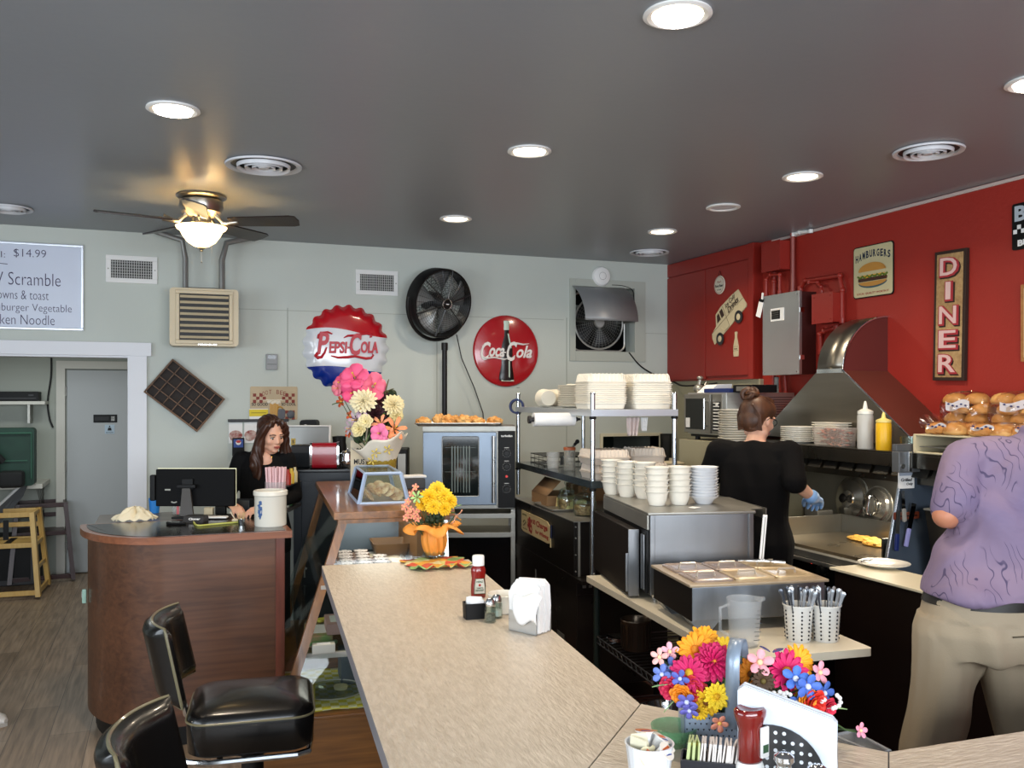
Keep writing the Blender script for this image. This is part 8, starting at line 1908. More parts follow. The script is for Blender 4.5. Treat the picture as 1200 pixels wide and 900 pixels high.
def stool(px,py,zseat,rot,label,which):
 v=W(px,py,Z=zseat)
 t=thing('bar_chair',label,'chair',(v.x,v.y,0),rot,None)
 def sec(z,s_,b):return[Vector((a,c,z+b*(1-(a/.2)**2)*(1-(c/.2)**2)))for a,c in rrect(-.205*s_,.205*s_,-.2*s_,.2*s_,.07,6)]
 mb=MB();mb.rings([sec(zseat-.142,.93,0),sec(zseat-.132,.985,0),sec(zseat-.06,1.0,0),sec(zseat-.03,1.0,0),sec(zseat-.012,.97,.0),sec(zseat-.002,.90,.0),sec(zseat+.006,.7,.008),sec(zseat+.012,.35,.01)]);st=part('seat_cushion',mb,m_vin,t,ang=60)
 mb=MB();mb.tube(sec(zseat-.03,1.003,0),.004,6,closed=True);part('piping',mb,m_pip,st)
 mb=MB()
 for s_ in(-1,1):mb.tube([(.15,s_*.185,zseat-.158),(-.13,s_*.185,zseat-.16),(-.20,s_*.182,zseat-.15),(-.235,s_*.18,zseat-.115),(-.25,s_*.17,zseat-.04),(-.268,s_*.15,zseat+.08),(-.285,s_*.14,zseat+.16)],.011,8)
 mb.tube([(-.10,-.185,zseat-.162),(-.10,.185,zseat-.162)],.01,8);mb.tube([(.14,-.185,zseat-.158),(.185,-.16,zseat-.158),(.2,0,zseat-.158),(.185,.16,zseat-.158),(.14,.185,zseat-.158)],.011,8);part('tube_frame',mb,chrome,t)
 hb,z0_=.255,zseat+.03
 def back(uu,vv,side):
  y=(uu-.5)*.40;z=vv*hb;curve=.06*(abs(uu-.5)*2)**2.2
  ed=min(1,(1-abs(2*uu-1))*5)**.5*min(1,(1-abs(2*vv-1))*5)**.5
  return Vector((-.27-.055*vv+curve+side*(.006+.03*ed),y*(1-.06*vv),z0_+z))
 mb=MB();N=18
 g1=[[mb.bm.verts.new(back(i/N,j/N,1))for j in range(N+1)]for i in range(N+1)];g2=[[mb.bm.verts.new(back(i/N,j/N,-1))for j in range(N+1)]for i in range(N+1)]
 for i in range(N):
  for j in range(N):
   mb.bm.faces.new((g1[i][j],g1[i+1][j],g1[i+1][j+1],g1[i][j+1]));mb.bm.faces.new((g2[i][j+1],g2[i+1][j+1],g2[i+1][j],g2[i][j]))
 for i in range(N):
  mb.bm.faces.new((g1[i][0],g2[i][0],g2[i+1][0],g1[i+1][0]));mb.bm.faces.new((g1[i+1][N],g2[i+1][N],g2[i][N],g1[i][N]))
  mb.bm.faces.new((g1[0][i+1],g2[0][i+1],g2[0][i],g1[0][i]));mb.bm.faces.new((g1[N][i],g2[N][i],g2[N][i+1],g1[N][i+1]))
 bk=part('backrest',mb,m_vin,t,ang=70)
 mb=MB();P_=[back(i/N,1,.0)for i in range(N+1)]+[back(1,j/N,0)for j in range(N-1,0,-1)]+[back(i/N,0,0)for i in range(N,-1,-1)]+[back(0,j/N,0)for j in range(1,N)]
 mb.tube(P_,.005,6,closed=True);part('piping',mb,m_pip,bk)
 mb=MB();mb.cyl((0,0,.03),(0,0,zseat-.17),.038,n=24);mb.lathe([(0,zseat-.20),(.09,zseat-.185),(.1,zseat-.162),(0,zseat-.155)],28);part('pedestal_post',mb,blackm,t)
 mb=MB();mb.lathe([(0,0),(.2,0),(.205,.01),(.17,.028),(.05,.04),(0,.045)],36);part('pedestal_base',mb,blackm,t)
 mb=MB();mb.torus((0,0,.22),.17,.011,32,8)
 for a in range(3):mb.tube([(.03*math.cos(a*2.1),.03*math.sin(a*2.1),.22),(.17*math.cos(a*2.1),.17*math.sin(a*2.1),.22)],.007,6)
 part('foot_ring',mb,chrome,t)
 return t
stool(296,812,.62,RB-R(1),'black vinyl chair with chrome frame pulled up before the podium',1)
v=W(290,905,Z=.62)
stool(308,988,.62,RB-R(10),'black vinyl chair cut by the bottom edge, nearest the camera',2)
m_pine=wood('pine','#c99c50','#dcb76c',2,rough=.45);m_mah=mat('dark_mahogany','#331310',.35,var=.15)
def highchair(v,rz,m,label,s_=1.0):
 t=thing('high_chair',label,'high chair',v,rz)
 H=.70*s_;wb,wt,db,dt=.25*s_,.19*s_,.25*s_,.16*s_
 mb=lambda:MB()
 for sx in(-1,1):
  for sy in(-1,1):
   m_=MB();a=Vector((sx*wb,sy*db,0.02));b=Vector((sx*wt,sy*dt,H));x=Vector((.018,0,0));y=Vector((0,.034,0))
   m_.rings([[p_-x-y,p_+x-y,p_+x+y,p_-x+y]for p_ in(a,b)]);part('leg',m_,m,t,smooth=False)
 for sx in(-1,1):
  for z in(.05,H*.62,H-.02,H*.35):
   f_=z/H;w_=wb+(wt-wb)*f_;d_=db+(dt-db)*f_
   m_=MB();m_.box((sx*w_,0,z),(.02,2*d_,.035 if z>.1 else.045),bev=.004);part('side_rail',m_,m,t)
 for sy in(-1,1):
  for z in((H-.02,H*.62,.05)if sy<0 else(H-.02,H*.62,H*.8)):
   f_=z/H;w_=wb+(wt-wb)*f_;d_=db+(dt-db)*f_
   m_=MB();m_.box((0,sy*d_,z),(2*w_,.02,.04),bev=.004);part('cross_rail',m_,m,t)
 m_=MB();m_.box((0,0,H*.62),(2*wt,2*dt,.02),bev=.004);part('seat',m_,m,t)
 m_=MB();m_.box((0,0,H*.62+.012),(.05,2*dt+.02,.004));m_.box((0,-dt-.012,H*.8),(.04,.004,.16));part('strap',m_,blackp,t)
 return t
v=W(10,703,Z=0);highchair(Vector((v.x-.02,v.y+.22,0)),R(-2),m_pine,'light pine restaurant high chair on the floor at far left')
v=W(40,680,Z=0);highchair(Vector((v.x+.05,v.y+.05,0)),R(8),m_mah,'dark mahogany high chair standing behind the pine one')
v=W(-40,680,Z=0);highchair(Vector((v.x,v.y+.0,0)),R(4),m_mah,'second dark high chair mostly beyond the left edge')
v=W(25,470,Y=9.3);zsf=v.z
t=thing('wall_shelf','white wall shelf high up in the back room','shelf',(v.x-.25,9.3,zsf));xa=W(54,470,Y=9.1).x-(v.x-.25)
mb=MB();mb.bx(-.7,xa,-.28,0,-.03,0,.003);part('shelf_board',mb,mat('ivory_trim','#cfccc2'),t)
mb=MB()
for x in(-.5,xa-.15):mb.bx(x,x+.02,-.2,0,-.2,-.03);
part('bracket',mb,steel_d,t)
v=W(17,464,Y=9.1);mb=MB();mb.bx(-.22,.2,-.1,.1,0,.085,.006);mb.mi=1;mb.bx(-.2,.18,-.103,-.1,.02,.03);mb.bx(.12,.16,-.104,-.1,.045,.06);solo('recorder_box','flat black electronics box on the back-room wall shelf','box',mb,[blackp,darkp],(v.x,9.13,zsf+.001))
t=thing('folding_booster','green and black folded bag on the shelf unit in the back room','bag',W(8,560,Y=8.75));v=t.location
gz_=W(20,501,Y=8.75).z-v.z
mb=MB();xw=W(43,530,Y=8.75).x-v.x;pr=rrect(-.7,xw,-.06,gz_,.03);mb.prism(pr,.0,.16,Matrix.Rotation(R(90),4,'X'));
part('green_panel',mb,mat('dark_green_fabric','#17382c',.6,var=.15),t)
mb=MB();mb.tube([(-.5,-.17,gz_*.9),(xw-.02,-.17,gz_*.9),(xw-.02,-.17,.0)],.008,6);mb.bx(-.6,xw-.05,-.17,-.16,gz_*.35,gz_*.37);part('piping',mb,mat('light_green_piping','#2f5b48',.6),t)
mb=MB();mb.bx(-.6,-.02,-.34,-.19,-.06,gz_*.45,.03);mb.bx(-.02,xw-.06,-.34,-.19,-.06,gz_*.18,.03);mb.tube([(-.15,-.26,gz_*.4),(-.08,-.3,gz_*.62),(.0,-.26,gz_*.35)],.04,8);part('black_lower_bag',mb,mat('black_fabric','#0f1010',.7),t)
v=W(30,566,Y=8.9);t=thing('wire_ledge','white ledge with wire bracket under the green bag','ledge',(v.x,9.3,v.z));xa=W(54,560,Y=9.0).x-v.x
mb=MB();mb.bx(-.8,xa,-.55,0,-.04,.0,.004);part('ledge_board',mb,mat('ivory_trim','#cfccc2'),t)
mb=MB();
for k_ in range(6):mb.tube([(xa-.05,-.5+.09*k_,-.04),(xa-.05,-.02,-.35+.05*k_)],.004,5)
part('wire_bracket',mb,steel_d,t)
t=thing('slanted_panel','grey board with a white edge leaning in the back room','board',(W(0,600,Y=8.6).x,8.6,0))
mb=MB();z_a=0;z_b=0;b_=W(32,562,Y=8.7)-t.location;a_=W(-14,604,Y=8.6)-t.location
poly=[a_,b_,b_+Vector((-.05,.0,-.14)),a_+Vector((0,0,-.16))]
mb.rings([[p_+Vector((o_,0,0))for p_ in poly]for o_ in(0,.02)]);part('board',mb,mat('grey_board','#53565a',.5),t,smooth=False)
mb=MB();mb.tube([a_,b_],.012,6);part('white_edge',mb,white,t)
mb=MB();mb.bx(-.35,.25,-.2,.2,0,.42,.01);mb.mi=1;mb.bx(-.3,.2,-.202,-.2,.05,.38);solo('storage_bin','dark storage bin behind the high chairs','bin',mb,[darkp,blackp],(W(10,640,Y=9.05).x,9.05,0))
mb=MB();mb.bx(-.6,.6,0,.03,0,.62,.004);mb.mi=1;mb.bx(-.6,.6,-.006,0,.58,.62);solo('green_board','dark green board seen through the pass-through window','board',mb,[mat('dark_green_board','#22322c',.5),darkp],((PX0+PX1)/2+.05,7.6,1.02))
mb=MB()
for k_ in range(3):mb.bx(-.45,.45,-.05+k_*.14,.05+k_*.14,0,.02,.003)
solo('louvred_light','pale louvred fixture seen through the pass-through window','light',mb,mat('pale_fixture','#b9c6c4',.4),((PX0+PX1)/2,7.3,1.46))
mb=MB();mb.bx(-.14,.14,0,.03,0,1.36,.004);mb.mi=1;mb.cyl((-.1,-.0,1.36),(-.1,0,1.42),.006);mb.cyl((.05,-.0,1.36),(.05,0,1.42),.006)
v=W(792,590,Y=YB-.05)
cloth('black_apron','black aprons hanging on the wall right of the pass-through','apron',mat('black_fabric','#0f1010'),W(788.5,508,Y=YB-.03),.24,.55,0,.015,2)
mb=MB();mb.lathe([(0,0),(.05,0),(.08,.03),(.085,.06),(.05,.07),(0,.075)],24);mb.cyl((0,0,.07),(0,0,.09),.02)
v=W(815,553,X=3.2);solo('cream_pot','cream lidded pot in the gloom left of the cook','pot',mb,mat('cream_pot','#a59a80',.4),(3.14,5.2,1.15))
mb=MB();mb.bx(-.19,.19,-.3,.3,.0,1.149,.004);mb.mi=1;mb.bx(-.2,.2,-.31,.31,1.13,1.149,.003);solo('side_cabinet','beige side cabinet under the cream lidded pot','cabinet',mb,[mat('beige_half_wall','#a59f85'),steel_d],(3.08,5.2,0))
v=W(0,848,Z=0)
t=thing('white_shoe','toe of a white shoe on the plank floor at the left edge','shoe',(v.x-.07,v.y,0),R(-25))
mb=MB();mb.rings([[Vector((x,w_*math.cos(a),.012+h_*(.5+.5*math.sin(a))))for a in[2*PI*j/20 for j in range(20)]]for x,w_,h_ in((-.16,.02,.07),(-.15,.036,.1),(-.05,.04,.095),(.03,.046,.065),(.09,.04,.045),(.115,.015,.025))]);part('upper',mb,mat('white_leather','#cfc9c2',.5),t)
mb=MB();mb.prism([(-.165,-.03),(-.05,-.036),(.04,-.045),(.1,-.035),(.122,0),(.1,.035),(.04,.045),(-.05,.036),(-.165,.03)],0,.018);part('sole',mb,mat('sole_grey','#a9a29a',.6),t)
def V3(*a):return Vector(a)
def capsule(mb,a,b,ra,rb,n=14):
 a,b=Vector(a),Vector(b);mb.cyl(a,b,ra,rb,n);mb.sph(a,ra,n);mb.sph(b,rb,n)
def chain(mb,pts,rs,n=14):
 for i in range(len(pts)-1):capsule(mb,pts[i],pts[i+1],rs[i],rs[i+1],n)
def loft(mb,secs,n=28,p=2.3):
 """secs: (center, rx, ry, tilt) superellipse sections"""
 rs=[]
 for c,rx,ry in secs:
  c=Vector(c);r=[]
  for j in range(n):
   t_=2*PI*j/n;x,y=math.cos(t_),math.sin(t_)
   r.append(c+Vector((rx*abs(x)**(2/p)*(1 if x>0 else-1),ry*abs(y)**(2/p)*(1 if y>0 else-1),0)))
  rs.append(r)
 mb.rings(rs)
def fuse(mb,name,mats,parent,voxel=.008,smooth=5,wrinkle=None,assign=None):
 """one continuous skin out of overlapping closed volumes"""
 me=bpy.data.meshes.new('tmp');bmesh.ops.recalc_face_normals(mb.bm,faces=mb.bm.faces);mb.bm.to_mesh(me);mb.bm.free()
 o=bpy.data.objects.new('tmp',me);C.objects.link(o)
 m=o.modifiers.new('r','REMESH');m.mode='VOXEL';m.voxel_size=voxel;m.use_smooth_shade=True
 s=o.modifiers.new('s','SMOOTH');s.factor=.5;s.iterations=smooth
 dg=bpy.context.evaluated_depsgraph_get();dg.update()
 me2=bpy.data.meshes.new_from_object(o.evaluated_get(dg));bpy.data.objects.remove(o);bpy.data.meshes.remove(me)
 me2.name=name;me2.materials.clear()
 if not isinstance(mats,(list,tuple)):mats=[mats]
 for q_ in mats:me2.materials.append(q_)
 if wrinkle:
  me2.update();nn=[v.normal.copy()for v in me2.vertices]
  for v,n_ in zip(me2.vertices,nn):v.co+=n_*wrinkle(v.co)
 me2.shade_smooth()
 if assign:
  for p_ in me2.polygons:p_.material_index=assign(p_.center)
 else:
  for p_ in me2.polygons:p_.material_index=0
 r=bpy.data.objects.new(name,me2);C.objects.link(r);r.parent=parent
 return r
m_skin=mat('skin','#d8a68c',.5,sss=.12);m_skin2=mat('skin_warm','#b97a5c',.5,sss=.12)
m_lip=mat('lips','#9c4f48',.4);m_eye=mat('eye_white','#d8d2ca',.2);m_iris=mat('iris_dark','#2a1a12',.2)
def head_mesh(mb,M):
 """head centred at the ears, facing +Y, z up; M places it"""
 sv=mb.M;mb.M=sv@M
 mb.sph((0,-.018,.035),(.076,.094,.085),24);mb.sph((0,.012,-.01),(.067,.080,.085),24)
 mb.sph((0,.030,-.065),(.047,.052,.048),18);mb.sph((0,.068,-.092),(.022,.018,.017),12)
 for s_ in(-1,1):mb.sph((s_*.038,.058,-.028),(.024,.022,.022),12);mb.sph((s_*.032,.078,.022),(.026,.012,.010),10);mb.sph((s_*.074,-.008,-.015),(.009,.017,.028),12);mb.sph((s_*.05,.0,-.07),(.022,.03,.026),12)
 mb.tube([(0,.083,.012),(0,.092,-.008),(0,.103,-.028),(0,.094,-.036)],[.009,.010,.012,.008],10)
 for s_ in(-1,1):mb.sph((s_*.011,.092,-.032),(.009,.010,.007),8)
 mb.sph((0,.085,-.055),(.024,.011,.006),12);mb.sph((0,.083,-.065),(.019,.011,.007),12)
 mb.M=sv
def face_bits(par,M,brow='#2a1812',closed=False):
 for s_ in(-1,1):
  mb=MB();mb.M=M;mb.sph((s_*.031,.073,.002),(.0135,.0115,.0085 if not closed else.0085),12);e=part('eye',mb,m_eye if not closed else m_skin,par)
  mb=MB();mb.M=M;mb.sph((s_*.031,.0835,-.002),(.0068,.002,.0062),10);part('iris',mb,m_iris,e)
  mb=MB();mb.M=M;mb.tube([(s_*.017,.085,.011),(s_*.031,.0875,.0095),(s_*.046,.078,.004)],.0022,5);part('lash_line',mb,m_iris,par)
  mb=MB();mb.M=M;mb.tube([(s_*.014,.091,.024),(s_*.033,.09,.029),(s_*.052,.077,.022)],.0032,6,flat=1.4);part('eyebrow',mb,mat('brow'+brow,brow,.8),par)
 mb=MB();mb.M=M;mb.tube([(-.021,.0905,-.059),(-.008,.0975,-.056),(0,.098,-.0575),(.008,.0975,-.056),(.021,.0905,-.059)],.0042,6);mb.tube([(-.018,.090,-.063),(0,.096,-.067),(.018,.090,-.063)],.0048,6);part('lips',mb,m_lip,par)
def hand(mb,w,f,n,s,curl=.5,k=1.0,spread=.1):
 """w wrist, f finger direction, n palm normal (curl towards it), s thumb side"""
 w,f,n,s=Vector(w),Vector(f).normalized(),Vector(n).normalized(),Vector(s).normalized()
 for i in range(4):
  o_=(i-1.5)*.0185*k
  kn=w+f*(.088-.004*abs(i-1.3))*k-s*o_
  capsule(mb,w-s*o_*.6,kn,.0135*k,.011*k,10)
  L_=[.038,.043,.041,.032][i]*k;p_=kn;d_=(f-s*(i-1.5)*spread).normalized();a=0
  for j,(l_,r0,r1)in enumerate(((L_,.0088,.0082),(L_*.65,.0082,.0075),(L_*.5,.0075,.0062))):
   a+=curl*(1 if j else.8);dd=(d_*math.cos(a)+n*math.sin(a)).normalized();q_=p_+dd*l_
   capsule(mb,p_,q_,r0*k,r1*k,8);p_=q_
 b=w+f*.025*k+s*.022*k;t1=b+(f*.7+s*.75+n*.35).normalized()*.042*k;t2=t1+(f*.95+s*.2+n*.45).normalized()*.034*k;t3=t2+(f*.9+n*.55-s*.1).normalized()*.024*k
 chain(mb,[b,t1,t2,t3],[.0135*k,.011*k,.0095*k,.0075*k],8)
def rzdir(cx,cy):
 """rotation about z for a figure facing (right, away) as seen from the camera"""
 dx,dy=ca*cx+sa*cy,-sa*cx+ca*cy
 return math.atan2(-dx,dy)
def figure(label,loc,rz,H,sw,hw,arms,headrel,headrot,skin,shirt,pants,shoes_m,lean=(0,0),sleeve=1.0,female=False,name='person',shirt_wr=None,pants_wr=None,gloves=None,collar=False,closed=False,brow='#2a1812',tuck=False,bulk=1.0,stance=1.0):
 k=H/1.75
 t=thing(name,label,'person',loc,rz)
 lx,ly=lean
 def sp(z):
  f_=max(0,(z-.95*k)/(.5*k));return lx*f_,ly*f_**1.2
 def S(x,y,z):o_=sp(z);return V3(x+o_[0],y+o_[1],z)
 HJ=S(0,0,1.62*k)+V3(*headrel)
 Mh=Matrix.Translation(HJ)@Euler(headrot).to_matrix().to_4x4()@Matrix.Scale(k*(1.0 if not female else.97),4)
 b=bulk
 mb=MB()
 loft(mb,[(S(0,0,.84*k),.13*k*hw,.10*k*b),(S(0,0,.93*k),.15*k*hw,.106*k*b),(S(0,0,1.06*k),.135*k*b,.095*k*b),(S(0,0,1.25*k),.155*k*sw,.11*k*b),(S(0,-.005,1.38*k),.165*k*sw,.10*k),(S(0,-.01,1.45*k),.10*k*sw,.07*k),(S(0,-.005,1.48*k),.06*k,.055*k)])
 nb=S(0,-.01,1.43*k);chain(mb,[nb,HJ+V3(0,-.02,-.07*k)],[.056*k,.050*k])
 feet=[]
 for s_ in(-1,1):
  hip,kn,an=S(s_*.085*k*hw,0,.9*k),V3(s_*.10*k*stance,.02,.50*k),V3(s_*.11*k*stance,-.01,.09*k)
  chain(mb,[hip,kn,an],[.072*k*b,.056*k,.040*k]);chain(mb,[an+V3(0,-.02,-.04),an+V3(0,.13,-.055)],[.038,.03]);feet.append(an)
  sh=S(s_*.175*k*sw,-.01,1.415*k);el,wr,f_,n_,th=arms[s_]
  chain(mb,[S(s_*.09*k,-.01,1.40*k),sh,V3(*el),V3(*wr)],[.06*k,.056*k,.040*k,.027*k]);hand(mb,wr,f_,n_,th,.45,k)
 head_mesh(mb,Mh)
 body=fuse(mb,'body',[skin],t,.0062,4)
 face_bits(body,Mh,brow,closed)
 mb=MB();e=.014
 hem=(.80 if not tuck else.985)*k
 loft(mb,[(S(0,0,hem),.165*k*hw+e*1.7,.125*k*b+e*1.7),(S(0,0,(.95 if not tuck else 1.02)*k),.165*k*hw+e*1.9,.124*k*b+e*1.9),(S(0,0,(1.06 if not tuck else 1.09)*k),.142*k*b*(1.08 if not female else 1.0)+e,.105*k*b+e),(S(0,0,1.25*k),.160*k*sw+e,.118*k*b+e),(S(0,-.005,1.37*k),.168*k*sw+e,.105*k+e),(S(0,-.01,1.45*k),.115*k*sw+e,.072*k+e),(S(0,-.008,1.485*k),.058*k+e,.054*k+e)])
 for s_ in(-1,1):
  sh=S(s_*.175*k*sw,-.01,1.415*k);el,wr=V3(*arms[s_][0]),V3(*arms[s_][1])
  if sleeve<=.95:chain(mb,[S(s_*.08*k,-.01,1.40*k),sh,sh.lerp(el,sleeve)],[.075*k,.074*k,.064*k])
  else:chain(mb,[S(s_*.08*k,-.01,1.40*k),sh,el,el.lerp(wr,.93)],[.066*k,.064*k,.050*k,.036*k])
 if collar:
  c=S(0,-.008,1.49*k);mb.lathe([(.050*k,-.02),(.075*k,-.02),(.066*k,.022),(.052*k,.03)],28,c=c)
 fuse(mb,'shirt',[shirt],t,.0075,4,shirt_wr)
 mb=MB();loft(mb,[(S(0,0,.80*k),.15*k*hw+.006,.115*k*b+.01),(S(0,0,.88*k),.165*k*hw+.012,.125*k*b+.012),(S(0,0,.97*k),.160*k*hw+.008,.118*k*b+.008),(S(0,0,1.03*k),.155*k*hw+.008,.114*k*b+.008)])
 for s_ in(-1,1):
  chain(mb,[S(s_*.085*k*hw,-.005,.86*k),V3(s_*.10*k*stance,.015,.50*k),V3(s_*.112*k*stance,.0,.10*k)],[.098*k*b,.078*k*b,.066*k])
 tr=fuse(mb,'trousers',[pants],t,.0085,4,pants_wr)
 for s_,an in zip((-1,1),feet):
  mb=MB();chain(mb,[an+V3(0,-.035,-.05),an+V3(0,.07,-.055),an+V3(0,.14,-.06)],[.045,.046,.036]);mb.bx(an.x-.045,an.x+.045,-.09,.17,.0,.025,.01);fuse(mb,'shoe',[shoes_m],t,.008,3)
 if gloves:
  for s_ in(-1,1):
   el,wr,f_,n_,th=arms[s_];mb=MB();hand(mb,wr,f_,n_,th,.45,k*1.0);mb.M=Matrix.Identity(4);chain(mb,[V3(*wr)-V3(*f_).normalized()*.03,V3(*wr)],[.034,.034]);fuse(mb,'glove',[gloves],t,.005,2,lambda c:.0035)
 return t,Mh,S,k,tr
def hairlocks(name,par,M,m,curves,r=.012,n=6):
 mb=MB();mb.M=M
 for c_ in curves:
  L_=len(c_);mb.tube([Vector(p_)for p_ in c_],[r*(1 if i<L_-2 else(.75 if i==L_-2 else.25))for i in range(L_)],n)
 return part(name,mb,m,par)
m_blk2=mat('black_knit','#08080a',.85,spec=.2,bump=.2,bscale=120);m_dpant=mat('dark_trousers','#15161a',.8);m_shoe=mat('dark_shoe','#131313',.5)
wl=W(309,560,d=5.40);wl.z=0;wrz=rzdir(.12,-1)
def toloc(P_,loc,rz):return Matrix.Rotation(-rz,3,'Z')@(Vector(P_)-Vector(loc))
hw_=toloc(W(272,597,Z=1.035),wl,wrz);hw2=toloc(W(300,600,Z=1.03),wl,wrz)
arms={1:((.21,.02,1.05),tuple(hw_+V3(.02,-.09,.02)),(-.45,.8,-.2),(-.1,-.2,-1),(-1,.2,0)),-1:((-.185,.0,1.05),tuple(hw2+V3(-.03,-.09,.02)),(.5,.8,-.1),(0,0,-1),(1,-.3,0))}
wt,Mh,S,k,_=figure('woman with long brown hair in a black long-sleeved top behind the podium',wl,wrz,1.57,.84,.92,arms,(-.055,.06,-.03),(R(-15),R(3),R(34)),m_skin,m_blk2,m_dpant,m_shoe,female=True)
m_hair=mat('brown_hair','#26140d',.4,col2='#432517',vscale=30,stretch=(1,1,.2),spec=.5)
mb=MB();mb.M=Mh
mb.sph((0,-.034,.048),(.084,.100,.086),28);mb.sph((0,-.06,-.02),(.080,.060,.10),20)
chain(mb,[(0,-.06,-.05),(0,-.08,-.14),(0,-.075,-.22)],[.072,.075,.06])
for s_ in(-1,1):
 chain(mb,[(s_*.02,.045,.112),(s_*.055,.052,.085),(s_*.078,.035,.045),(s_*.088,.018,-.01),(s_*.094,.012,-.07),(s_*.104,.015,-.13),(s_*.112,.03,-.20),(s_*.098,.05,-.28),(s_*.105,.06,-.35)],[.020,.024,.030,.032,.037,.044,.046,.038,.012])
fuse(mb,'hair',[m_hair],wt,.005,4,lambda c:.0028*math.sin(c.x*190+c.y*150+4*math.sin(c.z*22)))
mb=MB();mb.M=Mh;mb.sph((.071,.012,-.052),.005,8);part('earring',mb,whitep,wt)
mb=MB();mb.M=Mh;mb.sph((-.071,.012,-.052),.005,8);part('earring',mb,whitep,wt)
sk=MB();c=S(0,.0,1.395*k);sk.sph(c+V3(-.01,.075,.018),(.052,.022,.055),16);fuse(sk,'neckline_skin',[m_skin],wt,.005,3)
mb=MB();mb.tube([c+V3(-.01+.048*math.cos(a),.085-.02*abs(math.cos(a)),.045-.05*abs(math.sin(a)))for a in[R(180+18*i)for i in range(11)]],.0022,5);part('necklace',mb,brass,wt)
cl_=W(884,560,d=4.6);cl_.z=0;crz=rzdir(.42,.9)
wr_c=toloc(W(952,583,d=4.55),cl_,crz);el_c=toloc(W(932,566,d=4.42),cl_,crz)
arms={1:(tuple(el_c),tuple(wr_c),(.1,1,-.25),(-.4,0,-.9),(-1,.2,0)),-1:((-.30,.08,1.12),(-.12,.30,1.02),(.7,.6,-.2),(0,0,-1),(.6,.7,.2))}
m_hair2=mat('auburn_hair','#301b12',.5,col2='#55341f',vscale=26,stretch=(1,1,.4))
ct,Mh,S,k,_=figure('cook in a black shirt with hair in a bun and glasses, facing the griddle',cl_,crz,1.68,1.03,1.06,arms,(.01,.05,-.02),(R(-14),0,R(-26)),m_skin,mat('black_cotton','#070607',.9,spec=.2),m_dpant,m_shoe,sleeve=.92,gloves=mat('blue_glove','#7fa6d6',.35),brow='#4a2a1a',shirt_wr=lambda c:.004*math.sin(c.z*23+c.x*31+2*math.sin(c.x*17)),bulk=1.08)
mb=MB();mb.M=Mh;mb.sph((0,-.026,.04),(.083,.097,.087),26);mb.sph((0,-.06,-.015),(.074,.058,.07),18)
for s_ in(-1,1):mb.sph((s_*.062,.0,.05),(.024,.06,.045),14)
fuse(mb,'hair',[m_hair2],ct,.005,3)
mb=MB();mb.M=Mh
for i in range(5):
 a=i*1.3;mb.torus((-.012+.014*math.cos(a),-.086+.012*math.sin(a),.118+.006*math.sin(a)),.026,.014,18,8,Euler((a,.5*a,0)).to_matrix())
part('hair_bun',mb,m_hair2,ct)
cur=[]
for s_ in(-1,1):
 for i in range(12):a=i/11;cur.append([(s_*.05,.062-.02*a,.05+.06*a),(s_*(.080-.03*a),.0,.055+.06*a),(s_*(.06-.03*a),-.07,.06+.05*a),(s_*.012,-.10,.09)])
 for i in range(8):a=i/7;cur.append([(s_*(.072-.05*a),-.055-.03*a,-.075),(s_*(.07-.05*a),-.085-.02*a,-.0),(s_*(.04-.02*a),-.112,.05),(0,-.10,.09)])
hairlocks('hair_strands',ct,Mh,m_hair2,cur,.006)
mb=MB();mb.M=Mh
for s_ in(-1,1):
 mb.tube([(s_*.033+.022*math.cos(a),.096,.0+.017*math.sin(a))for a in[2*PI*j/20 for j in range(20)]],.0022,5,closed=True);mb.tube([(s_*.055,.094,.006),(s_*.078,.05,.008),(s_*.084,-.012,.004),(s_*.08,-.03,-.012)],.0022,5)
mb.tube([(-.011,.097,.004),(0,.1,.007),(.011,.097,.004)],.002,5);part('glasses',mb,blackp,ct)
ml=W(1150,700,d=2.87);ml.z=0;mrz=rzdir(.16,1)
m_lil=mat('lilac_print','#8f7fa6',.75);nt=m_lil.node_tree;bs=nt.nodes['Principled BSDF'];L=nt.links.new
tc=nt.nodes.new('ShaderNodeTexCoord');mp=nt.nodes.new('ShaderNodeMapping');mp.inputs['Scale'].default_value=(1,1,.55);mp.inputs['Rotation'].default_value=(.3,.5,.2)
nz=nt.nodes.new('ShaderNodeTexNoise');nz.inputs['Scale'].default_value=3.2;wv_=nt.nodes.new('ShaderNodeTexWave');wv_.inputs['Scale'].default_value=11;wv_.inputs['Distortion'].default_value=14;wv_.inputs['Detail'].default_value=1.2;wv_.inputs['Detail Scale'].default_value=1.6
r1=nt.nodes.new('ShaderNodeValToRGB');r1.color_ramp.elements[0].position=.955;r1.color_ramp.elements[1].position=.99
n2=nt.nodes.new('ShaderNodeTexNoise');n2.inputs['Scale'].default_value=6;r2=nt.nodes.new('ShaderNodeValToRGB');r2.color_ramp.elements[0].position=.50;r2.color_ramp.elements[1].position=.54
mu=nt.nodes.new('ShaderNodeMath');mu.operation='MULTIPLY';mxx=nt.nodes.new('ShaderNodeMix');mxx.data_type='RGBA';mxx.inputs[7].default_value=lin('#4a3f5c')
r3=nt.nodes.new('ShaderNodeValToRGB');r3.color_ramp.elements[0].position=.35;r3.color_ramp.elements[1].position=.7;r3.color_ramp.elements[0].color=lin('#6a5f80');r3.color_ramp.elements[1].color=lin('#8a7486')
L(tc.outputs['Object'],mp.inputs[0]);L(mp.outputs[0],wv_.inputs['Vector']);L(tc.outputs['Object'],nz.inputs['Vector']);L(tc.outputs['Object'],n2.inputs['Vector'])
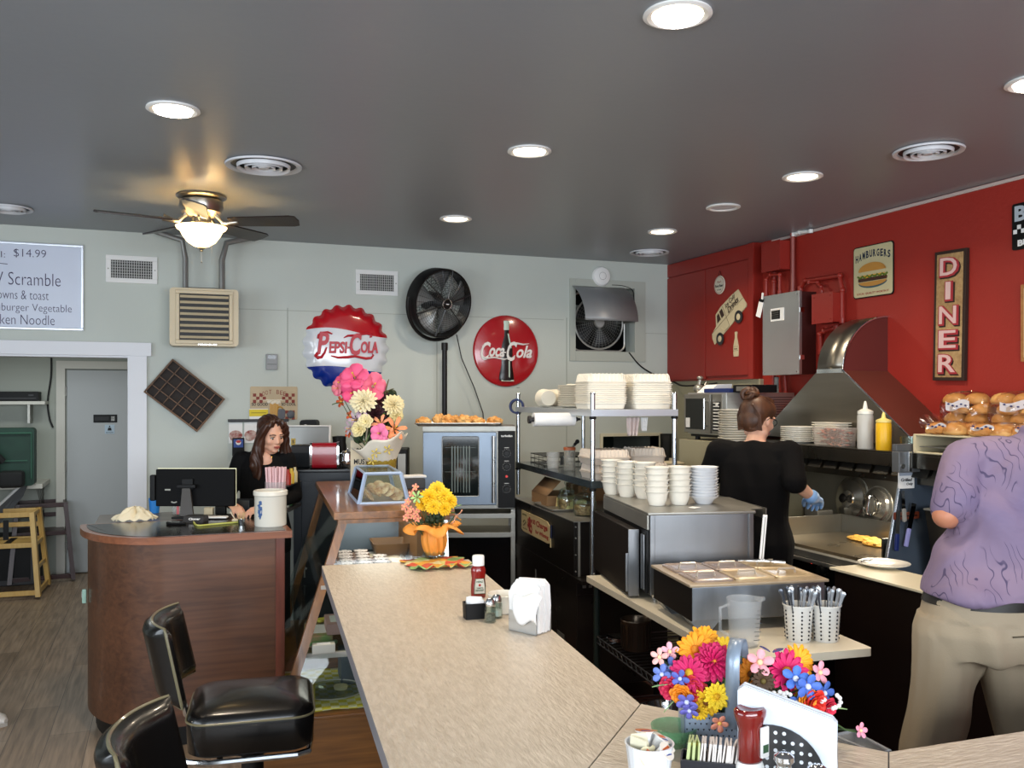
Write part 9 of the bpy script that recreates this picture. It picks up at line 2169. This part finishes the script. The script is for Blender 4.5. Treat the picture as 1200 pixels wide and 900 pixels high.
bp_=nt.nodes.new('ShaderNodeBump');bp_.inputs['Strength'].default_value=.55;bp_.inputs['Distance'].default_value=.02;n5=nt.nodes.new('ShaderNodeTexNoise');n5.inputs['Scale'].default_value=7;n5.inputs['Distortion'].default_value=1.2;L(tc.outputs['Object'],n5.inputs['Vector']);L(n5.outputs['Fac'],bp_.inputs['Height']);L(bp_.outputs[0],bs.inputs['Normal'])
L(wv_.outputs['Fac'],r1.inputs[0]);L(n2.outputs['Fac'],r2.inputs[0]);L(r1.outputs[0],mu.inputs[0]);L(r2.outputs[0],mu.inputs[1]);L(nz.outputs['Fac'],r3.inputs[0]);L(r3.outputs[0],mxx.inputs[6]);L(mu.outputs[0],mxx.inputs[0]);L(mxx.outputs[2],bs.inputs['Base Color'])
m_kha=mat('khaki_twill','#9a8b74',.8,var=.05,vscale=4,bump=.1,bscale=200)
el_m=toloc(W(1108,604,d=2.84),ml,mrz);wr_m=toloc(W(1128,612,d=3.08),ml,mrz)
arms={-1:(tuple(el_m),tuple(wr_m),(.3,1,.0),(0,0,-1),(1,0,0)),1:((.40,.14,1.14),(.36,.40,1.16),(-.2,1,0),(0,0,-1),(-1,0,0))}
def swr(c):return.010*math.sin(c.x*26+3*math.sin(c.z*5)+c.z*6)+.004*math.sin(c.z*40+c.x*12)
def pwr(c):return.006*math.sin(c.z*17+4*math.sin(c.x*14))+.004*math.sin(c.x*40+c.z*9)if c.z<.95 else 0
mt,Mh,S,k,tr=figure('man seen from behind in a lilac leaf-print shirt and khaki cargo trousers',ml,mrz,1.80,1.08,1.04,arms,(.13,.10,-.05),(R(-25),R(6),R(-12)),m_skin2,m_lil,m_kha,m_shoe,lean=(.19,.05),sleeve=.87,collar=True,tuck=True,stance=1.45,shirt_wr=swr,pants_wr=pwr,bulk=1.12,brow='#6a6460')
mb=MB();z_=1.0*k
for s_ in range(44):pass
mb.rings([[S((r_+.160*k*1.04)*math.cos(a),(r_+.117*k*1.12)*math.sin(a),z)for a in[2*PI*j/44 for j in range(44)]]for r_,z in((.004,.965*k),(.013,.965*k),(.013,.995*k),(.004,.995*k),(.004,.965*k))],cap=False);part('belt',mb,mat('dark_belt','#191512',.5),mt)
mb=MB();mb.M=Matrix.Translation((.095,-.146,.90*k))@Matrix.Rotation(R(-6),4,'Y');mb.bx(-.055,.055,-.004,.0,-.002,.002);part('welt_pocket',mb,mat('khaki_seam','#4d4434',.8),mt)
mb=MB();mb.M=Matrix.Translation((.185,-.085,.70*k))@Matrix.Rotation(R(38),4,'Z');mb.bx(-.075,.075,-.012,.004,-.16,.0,.006);mb.bx(-.08,.08,-.02,-.010,-.045,.012,.005);mb.cyl((0,-.024,-.035),(0,-.018,-.035),.007);part('cargo_pocket',mb,m_kha,mt)
mb=MB();mb.M=Mh;mb.sph((0,-.026,.04),(.083,.097,.085),26);mb.sph((0,-.06,-.015),(.074,.055,.06),18);fuse(mb,'hair',[mat('grey_hair','#6a6460',.6)],mt,.006,3)
